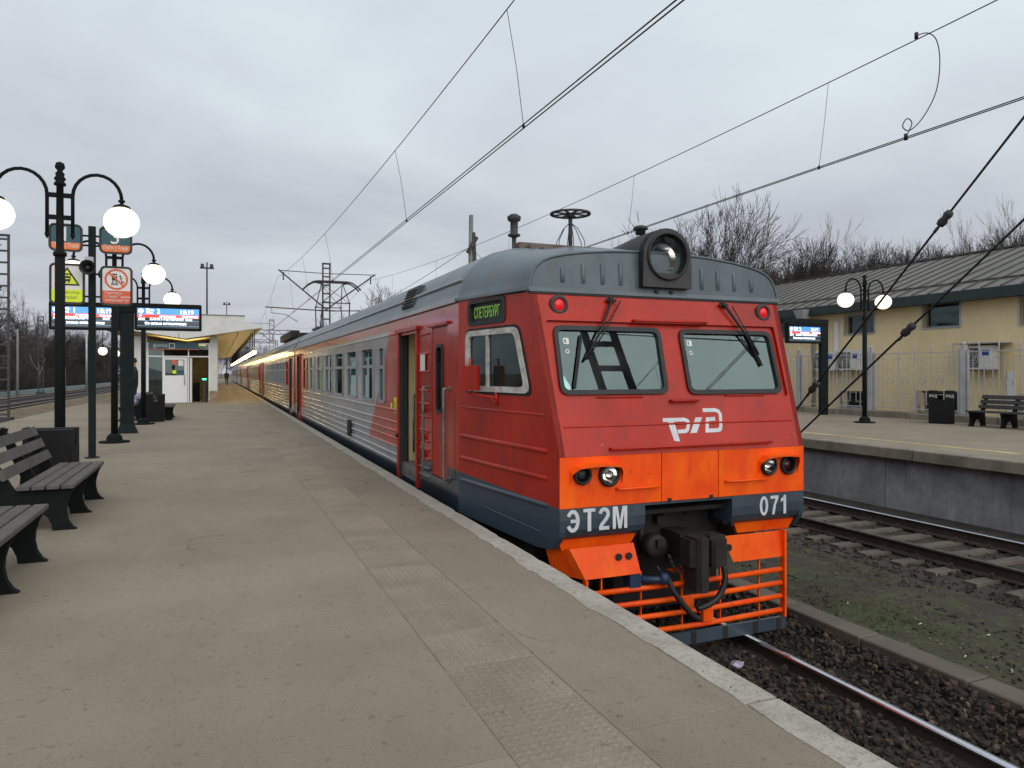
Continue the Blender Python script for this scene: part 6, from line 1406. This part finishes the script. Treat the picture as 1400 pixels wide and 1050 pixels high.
# ---------------------------------------------------------------- overhead line
def sag(p, q, z_sag, n=24):
    out = []
    for i in range(n + 1):
        t = i / n; out.append(tuple(p[k] * (1 - t) + q[k] * t - (4 * z_sag * t * (1 - t) if k == 2 else 0) for k in range(3)))
    return out
def catenary(name_label, xc, zc_, mess, drops, ends, double=True, thick=.0095):
    t = thing('overhead_line', (xc, ends[0], zc_), name_label, 'overhead line', 'overhead contact lines')
    for dx in ((-.035, .035) if double else (0,)):
        mb = MB(); mb.tube([(xc + dx, y, zc_) for y in np.linspace(ends[0], ends[1], 30)], thick, 5); mb.obj('contact_wire', m_wire, t)
    mb = MB(); mb.tube(mess, thick, 5); mb.obj('messenger_wire', m_wire, t)
    for y in drops:
        for a, b in zip(mess, mess[1:]):
            if min(a[1], b[1]) <= y <= max(a[1], b[1]):
                q = (y - a[1]) / (b[1] - a[1]); m = [a[k] + (b[k] - a[k]) * q for k in range(3)]
                mb = MB(); mb.tube([(xc, y, zc_), ((xc + m[0]) / 2 + .03, y + .02, (zc_ + m[2]) / 2), tuple(m)], .0055, 4); mb.lathe((xc, y, zc_ - .03), [(.02, 0), (.025, .03), (.015, .07)], 6); mb.obj('dropper', m_wire, t); break
    return t
span1 = sag((4.1, -30, 9.0), (3.95, 54, 8.35), 1.72, 40)
span1b = sag((3.95, 54, 8.35), (4.3, 112, 8.4), 1.5, 20) + sag((4.3, 112, 8.4), (4.3, 170, 8.4), 1.5, 12)[1:]
catenary('near track overhead line with droppers, above the train', C0, 5.25, span1 + span1b[1:], (-2, 4.0, 10.07, 17.4, 29.7, 38, 46, 62, 70, 78, 90, 100), (-30, 170))
span2 = sag((10.75, -30, 9.0), (10.4, 54, 8.4), 1.78, 40)
span2b = sag((10.4, 54, 8.4), (10.4, 112, 8.4), 1.5, 20)
catenary('far track overhead line with droppers, right of the train', 10.35, 5.32, span2 + span2b[1:], (-2, 4.0, 10.25, 17.0, 26, 36, 46, 62, 72, 90), (-30, 112))
CJ = ((10.60, 7.03), (10.86, 7.12), (11.07, 7.04), (11.15, 6.69), (11.06, 6.18), (10.76, 5.72), (10.45, 5.46), (10.29, 5.50), (10.38, 5.64), (10.50, 5.58), (10.36, 5.34))
cj = [(x_, 8.43, z_) for x_, z_ in CJ]
mb = MB(); P = [Vector(p) for p in cj]; pts = []
for i in range(len(P) - 1):
    p0, p1, p2_, p3 = P[max(i - 1, 0)], P[i], P[i + 1], P[min(i + 2, len(P) - 1)]
    for k in range(5): t = k / 5; pts.append(.5 * ((2 * p1) + (p2_ - p0) * t + (2 * p0 - 5 * p1 + 4 * p2_ - p3) * t * t + (3 * p1 - p0 - 3 * p2_ + p3) * t ** 3))
mb.tube(pts + [P[-1]], .009, 5); mb.lathe(cj[-1], [(.03, -.05), (.03, .05)], 6); mb.lathe(cj[0], [(.03, -.05), (.03, .05)], 6)
tag(mb.obj('jumper_cable', m_wire, loc=cj[-1]), 'looping jumper cable between the wires over the far track', 'cable')
# left tracks' lines
for xc in (-14.95,):
    s1 = sag((xc, -8, 7.9), (xc, 47, 7.9), 1.2, 16) + sag((xc, 47, 7.9), (xc, 100, 7.9), 1.2, 16)[1:] + sag((xc, 100, 7.9), (xc, 160, 7.9), 1.2, 12)[1:]
    catenary('overhead line above the far left tracks', xc, 5.2, s1, (20, 30, 40, 47, 56, 66, 76, 88), (-8, 160), False)
def lattice(loc, h, w, mat, label, step=.62, rungs=True):
    x, y, z = loc; t = thing('catenary_mast', loc, label, 'mast', 'lattice masts of the overhead line')
    for sx in (-1, 1):
        mb = MB(); mb.beam((x + sx * w / 2, y, z), (x + sx * w / 2, y, z + h), .10, .14, up=(0, 1, 0)); mb.obj('upright', mat, t)
    zz = z + .5; p = None
    while zz < z + h:
        if p is None: mb = MB(); mb.beam((x - w / 2, y, zz), (x + w / 2, y, zz), .07, .10); p = mb.obj('rung', mat, t)
        else: o = p.copy(); col.objects.link(o); o.location.z += zz - (z + .5)
        zz += step
    mb = MB(); mb.box(x - w / 2 - .06, x + w / 2 + .06, y - .08, y + .08, z + h - .05, z + h + .06); mb.obj('cap', mat, t); mb = MB(); mb.box(x - w * .8, x + w * .8, y - .35, y + .35, z - .3, z + .35); mb.obj('footing', mat, t)
    return t
def bracket(t, x, y, s, zt, zl, reach, mat):
    """cantilever: raking strut from the mast up to the messenger, top tie, registration arm"""
    mb = MB(); mb.tube([(x, y, zl), (x + s * reach, y, zt)], .05, 8); mb.tube([(x, y, zt - .12), (x + s * reach * .96, y, zt - .05)], .03, 6); mb.lathe((x + s * reach * .9, y, zt - .75), [(.03, 0), (.06, .1), (.03, .2), (.06, .3), (.03, .4), (.06, .5), (.02, .62)], 8); mb.obj('cantilever', mat, t)
    mb = MB(); mb.tube([(x, y, zl - .1), (x + s * (reach + .9), y, zl + .05)], .04, 8); mb.tube([(x + s * (reach + .5), y, zl), (x + s * (reach + .5), y, zl - .35), (x + s * reach * .85, y, zl - .45), (x + s * reach * .6, y, zl - .95)], .025, 6)
    for q in (.3, .4, .5, .6): mb.lathe((x + s * q, y, zl - .09 + q * .03), [(.04, -.03), (.075, 0), (.04, .03)], 8, 'x')
    mb.obj('registration_arm', mat, t)
m1 = lattice((7.35, 54, -1.25), 10.75, .50, m_galvd, 'tall dark lattice mast behind the train, in line with its pantograph')
bracket(m1, 7.35, 54, -1, 8.9, 6.15, 3.35, m_galvd); bracket(m1, 7.35, 54, 1, 8.9, 6.15, 3.6, m_galvd)
m2 = lattice((7.35, 112, -1.25), 10.6, .62, m_galv, 'distant lattice mast over the train roof, left of the pantograph')
bracket(m2, 7.35, 112, -1, 8.9, 6.15, 3.35, m_galvd)
m3 = lattice((-10.6, 45.5, -1.2), 10.0, .62, m_galvd, 'dark lattice mast cut off at the left frame edge')
bracket(m3, -10.6, 45.5, -1, 8.4, 6.0, 4.3, m_galvd)
m4 = lattice((-20.2, 104, -1.2), 9.6, .55, m_galvd, 'dark lattice mast standing before the left trees')
m5 = lattice((7.5, .55, -1.3), 11.5, .70, m_galvd, 'lattice mast behind the photographer holding the two guy wires')
# portals far off
for y, lb in ((150, 'nearer far-off gantry spanning the tracks behind the canopy'), (195, 'farthest gantry spanning the tracks behind the canopy')):
    t = thing('gantry', (0, y, -1.3), lb, 'gantry')
    for x in (-10, 14):
        mb = MB(); mb.beam((x - .25, y, -1.3), (x - .25, y, 10), .15); mb.beam((x + .25, y, -1.3), (x + .25, y, 10), .15)
        for k in range(14): mb.beam((x - .25, y, -1 + .8 * k), (x + .25, y, -.6 + .8 * k), .08)
        mb.obj('leg', m_galvd, t)
    mb = MB(); mb.beam((-10, y, 9.2), (14, y, 9.2), .14); mb.beam((-10, y, 10), (14, y, 10), .14)
    for k in range(24): mb.beam((-10 + k, y, 9.2 + .8 * (k % 2)), (-9 + k, y, 10 - .8 * (k % 2)), .08)
    for x in (-6, 0, 4.3, 10): mb.beam((x, y, 9.2), (x, y, 7.6), .12)
    mb.obj('beam', m_galvd, t)
# guy wires with egg insulators
for (y1, z1, y2, z2), ins, lb in (((4.696, 4.038, 7.609, 1.12), (5.534, 7.413), 'upper slanting guy wire with two insulators, right of the train'), ((4.696, 3.023, 7.609, .721), (5.987,), 'lower slanting guy wire with one insulator, right of the train')):
    k = (z2 - z1) / (y2 - y1); X = 7.4; f = lambda y: z1 + k * (y - y1)
    ya = y1 + (-1.28 - z1) / k; t = thing('guy_wire', (X, ya, -1.28), lb, 'guy wire')
    mb = MB(); mb.tube([(X, ya, -1.28), (X, .62, f(.62))], .0125, 6); mb.obj('wire', m_wire, t)
    for y in ins:
        d = Vector((0, -1, -k)).normalized(); c = Vector((X, y, f(y))); mb = MB()
        mb.tube([c - d * .10, c - d * .09, c - d * .04, c, c + d * .05, c + d * .09, c + d * .10], [.016, .04, .052, .036, .05, .038, .016], 8); mb.tube([c - d * .14 + Vector((0, .03, -.03)), c - d * .05 + Vector((0, .05, -.05))], .018, 6); mb.obj('insulator', m_galvd, t)
# pole pair behind the train, stays and a few light masts
t = thing('pole', (14.6, 42.8, -.1), 'weathered leaning pole pair seen above the train roof', 'pole')
mb = MB(); mb.tube([(14.6, 42.8, -.1), (14.7, 42.8, 11.4)], [.22, .14], 8); mb.obj('post', m_galv, t)
mb = MB(); mb.tube([(15.25, 42.8, -.1), (14.82, 42.7, 10.3)], [.2, .13], 8); mb.beam((14.4, 42.6, 9.0), (15.0, 42.6, 10.0), .22); mb.obj('prop', m_bark, t)
mb = MB(); mb.tube(sag((14.6, 42.7, 9.4), (11.5, 100, 7.0), .8, 14), .02, 4); mb.tube(sag((14.7, 42.7, 9.3), (30, 60, 6.0), .5, 8), .02, 4); mb.obj('line', m_wire, t)
for x, y, h, lb in ((-1.56, 120, 18.5, 'tall thin light mast above the pavilion roof'), (2.3, 220, 21.8, 'small distant light mast right of the pavilion roof')):
    t = thing('light_mast', (x - 9, y, -1.3), lb, 'light mast'); x0 = x
    t.location.x = x0
    mb = MB(); mb.tube([(x0, y, -1.3), (x0, y, h)], [.2, .12], 6); mb.obj('mast', m_galvd, t)
    mb = MB(); mb.box(x0 - 1.0, x0 + 1.0, y - .2, y + .2, h - 1.0, h - .8); mb.box(x0 - .9, x0 - .4, y - .3, y + .3, h - .8, h - .3); mb.box(x0 + .4, x0 + .9, y - .3, y + .3, h - .8, h - .3); mb.obj('lamp_head', m_galvd, t)
for i, (x, y, h, lb) in enumerate(((-21.3, 98, 6.5, 'pale concrete post before the trees at far left'), (-17.2, 117, 9, 'pale post between the left trees and sign post'), (-19.0, 112, 2.2, 'short white marker post beside the far left track'))):
    mb = MB(); mb.tube([(x, y, -1.3), (x, y, h)], [.16, .11], 8); mb.lathe((x, y, h), [(.11, 0), (.06, .05)], 8); tag(mb.obj('post', m_zinc, loc=(x, y, -1.3)), lb, 'post')
mb = MB()
for k in range(60): mb.bbox(-23.6, -23.3, 20 + 3 * k, 22.97 + 3 * k, -1.3, -.75, .03)
bf = thing('low_barrier', (-23.45, 20, -1.3), 'low pale blue concrete barrier along the far left tracks', 'barrier')
m_bluec = M('pale blue concrete', (.22, .30, .34), .8, var=.2)
p = MB().bbox(-23.6, -23.3, 20, 22.97, -1.3, -.72, .03).obj('barrier_block', m_bluec, bf)
for k in range(1, 60): o = p.copy(); col.objects.link(o); o.location.y += 3 * k
t = thing('platform_clock', (-.2, 100, 0), 'small white lit sign with round head beyond the canopy', 'sign')
mb = MB(); mb.box(-.5, .1, 100, 100.1, 1.4, 2.1); mb.box(-.25, -.15, 100, 100.1, 0, 1.4); mb.lathe((.05, 100, 2.45), [(.28, -.03), (.28, .03)], 14, 'y'); mb.obj('panel', m_signwh, t)

hill = MB()
hv = [(40, -20), (62, 1.2), (80, 2.0), (400, 4.0)]
hill.add([(40, -100, -1.7), (40, 400, -1.7), (58, 400, 1.2), (58, -100, 1.2), (80, -100, 1.95), (80, 400, 1.95), (500, 400, 3.0), (500, -100, 3.0)], [(0, 1, 2, 3), (3, 2, 5, 4), (4, 5, 6, 7)])
struct(hill.obj('hillside', m_drygrass))
# ---------------------------------------------------------------- trees
def grow(seed, height, stems, levels, rad, lean, ang, ratio, gravity, side=1.0, tw0=.007, split3=.25):
    """forking branches: every end divides into two or three, with twigs along the way"""
    rnd = random.Random(seed); big, small = MB(), MB()
    tot = sum(ratio ** k for k in range(levels + 1)); L0 = height / tot
    def turn(d, a):
        u = d.orthogonal().normalized(); v = d.cross(u); g = rnd.uniform(0, 6.28)
        return (d * math.cos(a) + (u * math.cos(g) + v * math.sin(g)) * math.sin(a)).normalized()
    def br(p, d, L, r, lv):
        n = 2 if lv > 2 else 3; pts = [p]; rs = [r]; q = p; dd = d; r1 = max(tw0, r * .72)
        for i in range(n):
            dd = (turn(dd, rnd.gauss(0, .11)) + Vector((0, 0, gravity * .1))).normalized(); q = q + dd * (L / n); pts.append(q); rs.append(r + (r1 - r) * (i + 1) / n)
        (big if lv < 3 else small).tube(pts, rs, 6 if lv < 2 else 5 if lv < 4 else 3, caps=False, sm=lv < 4)
        if lv >= levels: return
        k = 3 if rnd.random() < split3 else 2
        for c in range(k):
            a = R(ang) * rnd.uniform(.55, 1.35) * (.45 if c == 0 else 1.0)
            br(q, turn(dd, a), L * ratio * rnd.uniform(.75, 1.18), max(tw0, r1 * (.86 if c == 0 else .66)), lv + 1)
        if lv >= 1 and rnd.random() < side:
            t = rnd.uniform(.25, .8); b = pts[0].lerp(pts[-1], t); br(b, turn(dd, R(ang) * 1.5), L * ratio * .7, max(tw0, r1 * .45), min(levels, lv + 2))
    for s in range(stems):
        a = 2 * math.pi * (s + rnd.random() * .6) / stems; le = lean * rnd.uniform(.35, 1)
        br(Vector((.25 * math.cos(a) * (stems > 1), .25 * math.sin(a) * (stems > 1), 0)), Vector((math.cos(a) * le, math.sin(a) * le, 1)).normalized(), L0, rad * rnd.uniform(.8, 1.1), 0)
    return big, small
def tree(name, loc, big, small, mb_, ms_, label, group):
    t = thing(name, loc, label, 'tree', group)
    b = big.obj('trunk', mb_, fix=False); b.parent = t; c = small.obj('crown', ms_, fix=False); c.parent = t
    return t
hero = tree('bare_tree', (29.3, 38.8, -.5), *grow(11, 14.3, 5, 8, .17, .62, 25, .84, .22, 1.0, .0125, .22), m_bark, m_twigd, 'spreading bare many-stemmed tree above the train\'s right roof corner', 'bare trees')
hero.rotation_euler[2] = R(40); hero.scale = (.70, .70, .90)
tp = []
for i, (h, lv, an, mt_, tw) in enumerate(((14.5, 8, 19, m_bark, m_twig), (15.5, 8, 16, m_birch, m_twig), (12.5, 8, 24, m_bark, m_twigd), (14, 8, 21, m_bark, m_twigd))):
    b, s = grow(20 + i, h, 1, lv, .17, .06, an, .87, .35, 1.0, .010 if i < 2 else .016, .30); tp.append((b.obj('trunk', mt_, fix=False), s.obj('crown', tw, fix=False)))
used = [False] * 4
def plant(kind, x, y, z, sc_, label, group):
    t = thing('bare_tree', (x, y, z), label, 'tree', group); t.scale = (sc_ * random.uniform(.9, 1.15), sc_ * random.uniform(.9, 1.15), sc_); t.rotation_euler[2] = random.uniform(0, 6.28)
    for o in tp[kind]:
        c = o if not used[kind] else o.copy()
        if used[kind]: col.objects.link(c)
        c.parent = t
    used[kind] = True; return t
random.seed(21)
# left wood: bare trees one behind the other past the tracks
k = 0
for row, (xo, n, y0, y1) in enumerate(((-26, 20, 86, 230), (-30, 20, 92, 250), (-35, 18, 100, 270), (-41, 16, 110, 290))):
    for i in range(n):
        y = y0 + (y1 - y0) * i / (n - 1) + random.uniform(-2, 2); x = xo + random.uniform(-1.6, 1.6)
        kd = random.choice((0, 2, 3, 2, 1) if row < 2 else (2, 3)); s = random.uniform(.62, .88)
        plant(kd, x, y, -1.3, s, 'bare tree in the dark wood behind the left tracks', 'bare trees in the left wood'); k += 1
# far end behind the canopy
for i in range(10): plant(random.choice((0, 2, 3)), -14 + 3.6 * i + random.uniform(-1, 1), 235 + random.uniform(-8, 8), -1.3, random.uniform(.6, .85), 'bare tree at the far end of the platform', 'bare trees at the platform end')
# single trees above the train roof
plant(2, 18.0, 92, -1, .95, 'bare tree right of the pantograph, above the train roof', 'bare trees'); plant(0, 16.4, 97, -1, .78, 'smaller bare tree close to the right of the lattice mast', 'bare trees')
plant(0, 20.2, 96, -1, .70, 'low bare tree partly hidden by the train roof', 'bare trees')
# right wood behind the yellow building
for row, (d, n) in enumerate(((0, 22), (8, 22), (16, 20), (25, 20))):
    for i in range(n):
        t_ = i / (n - 1); px = 1030 + 420 * t_ + random.uniform(-8, 8)
        ang = TH + math.atan((px - 700) / F); dist = 92 + d + random.uniform(-4, 4)
        x, y = dist * math.sin(ang), dist * math.cos(ang)
        plant(random.choice((0, 2, 3, 0, 1)), x, y, 2.0, random.uniform(.84, 1.02), 'bare tree in the wood behind the seamed roof', 'bare trees in the right wood')
for px, dist, s, lb in ((1075, 62, .44, 'dark bare tree just left of the seamed roof end'), (1105, 66, .44, 'bare tree behind the left end of the seamed roof'), (1135, 72, .48, 'bare tree above the left end of the seamed roof'), (1396, 60, .70, 'bare tree rising at the right frame edge above the roof'), (1050, 58, .40, 'low dark bare tree between the train and the roof end')):
    ang = TH + math.atan((px - 700) / F); plant(3 if dist < 65 else 0, dist * math.sin(ang), dist * math.cos(ang), -.5, s, lb, 'bare trees')
# thickets: tangled twigs too dense to count
def thicket(name, boxes, n, seed, mat, label):
    rg = np.random.default_rng(seed); mb = MB()
    for x0, x1, y0, y1, z0, h in boxes:
        for k in range(n):
            x, y = rg.uniform(x0, x1), rg.uniform(y0, y1); hh = h * rg.uniform(.3, 1); p = Vector((x, y, z0)); pts = [p]; d = Vector((rg.normal() * .25, rg.normal() * .25, 1))
            for i in range(3): d = d + Vector((rg.normal() * .3, rg.normal() * .3, 0)); pts.append(pts[-1] + d.normalized() * hh / 3)
            mb.tube(pts, [.03, .022, .015, .006], 3, caps=False, sm=False)
            for i in (1, 2):
                for s in range(2): e = Vector((rg.normal(), rg.normal(), .8)).normalized() * hh * .35; mb.tube([pts[i], pts[i] + e], [.014, .005], 3, caps=False, sm=False)
    o = mb.obj(name, mat, fix=False); tag(o, label, 'thicket', kind='stuff'); return o
thicket('undergrowth', [(-27, -24.5, 80, 220, -1.3, 4.0), (-33, -28, 85, 240, -1.3, 6.0), (-44, -34, 90, 290, -1.3, 7.0)], 3200, 5, m_twigd, 'dense leafless undergrowth below the left wood')
rb = []
for q in range(6): 
    px = 1030 + 75 * q; ang = TH + math.atan((px - 700) / F); x, y = 95 * math.sin(ang), 95 * math.cos(ang); rb.append((x - 6, x + 8, y - 6, y + 6, 1.8, 7.0))
thicket('undergrowth', rb, 900, 6, m_twigd, 'dense leafless undergrowth below the right wood')
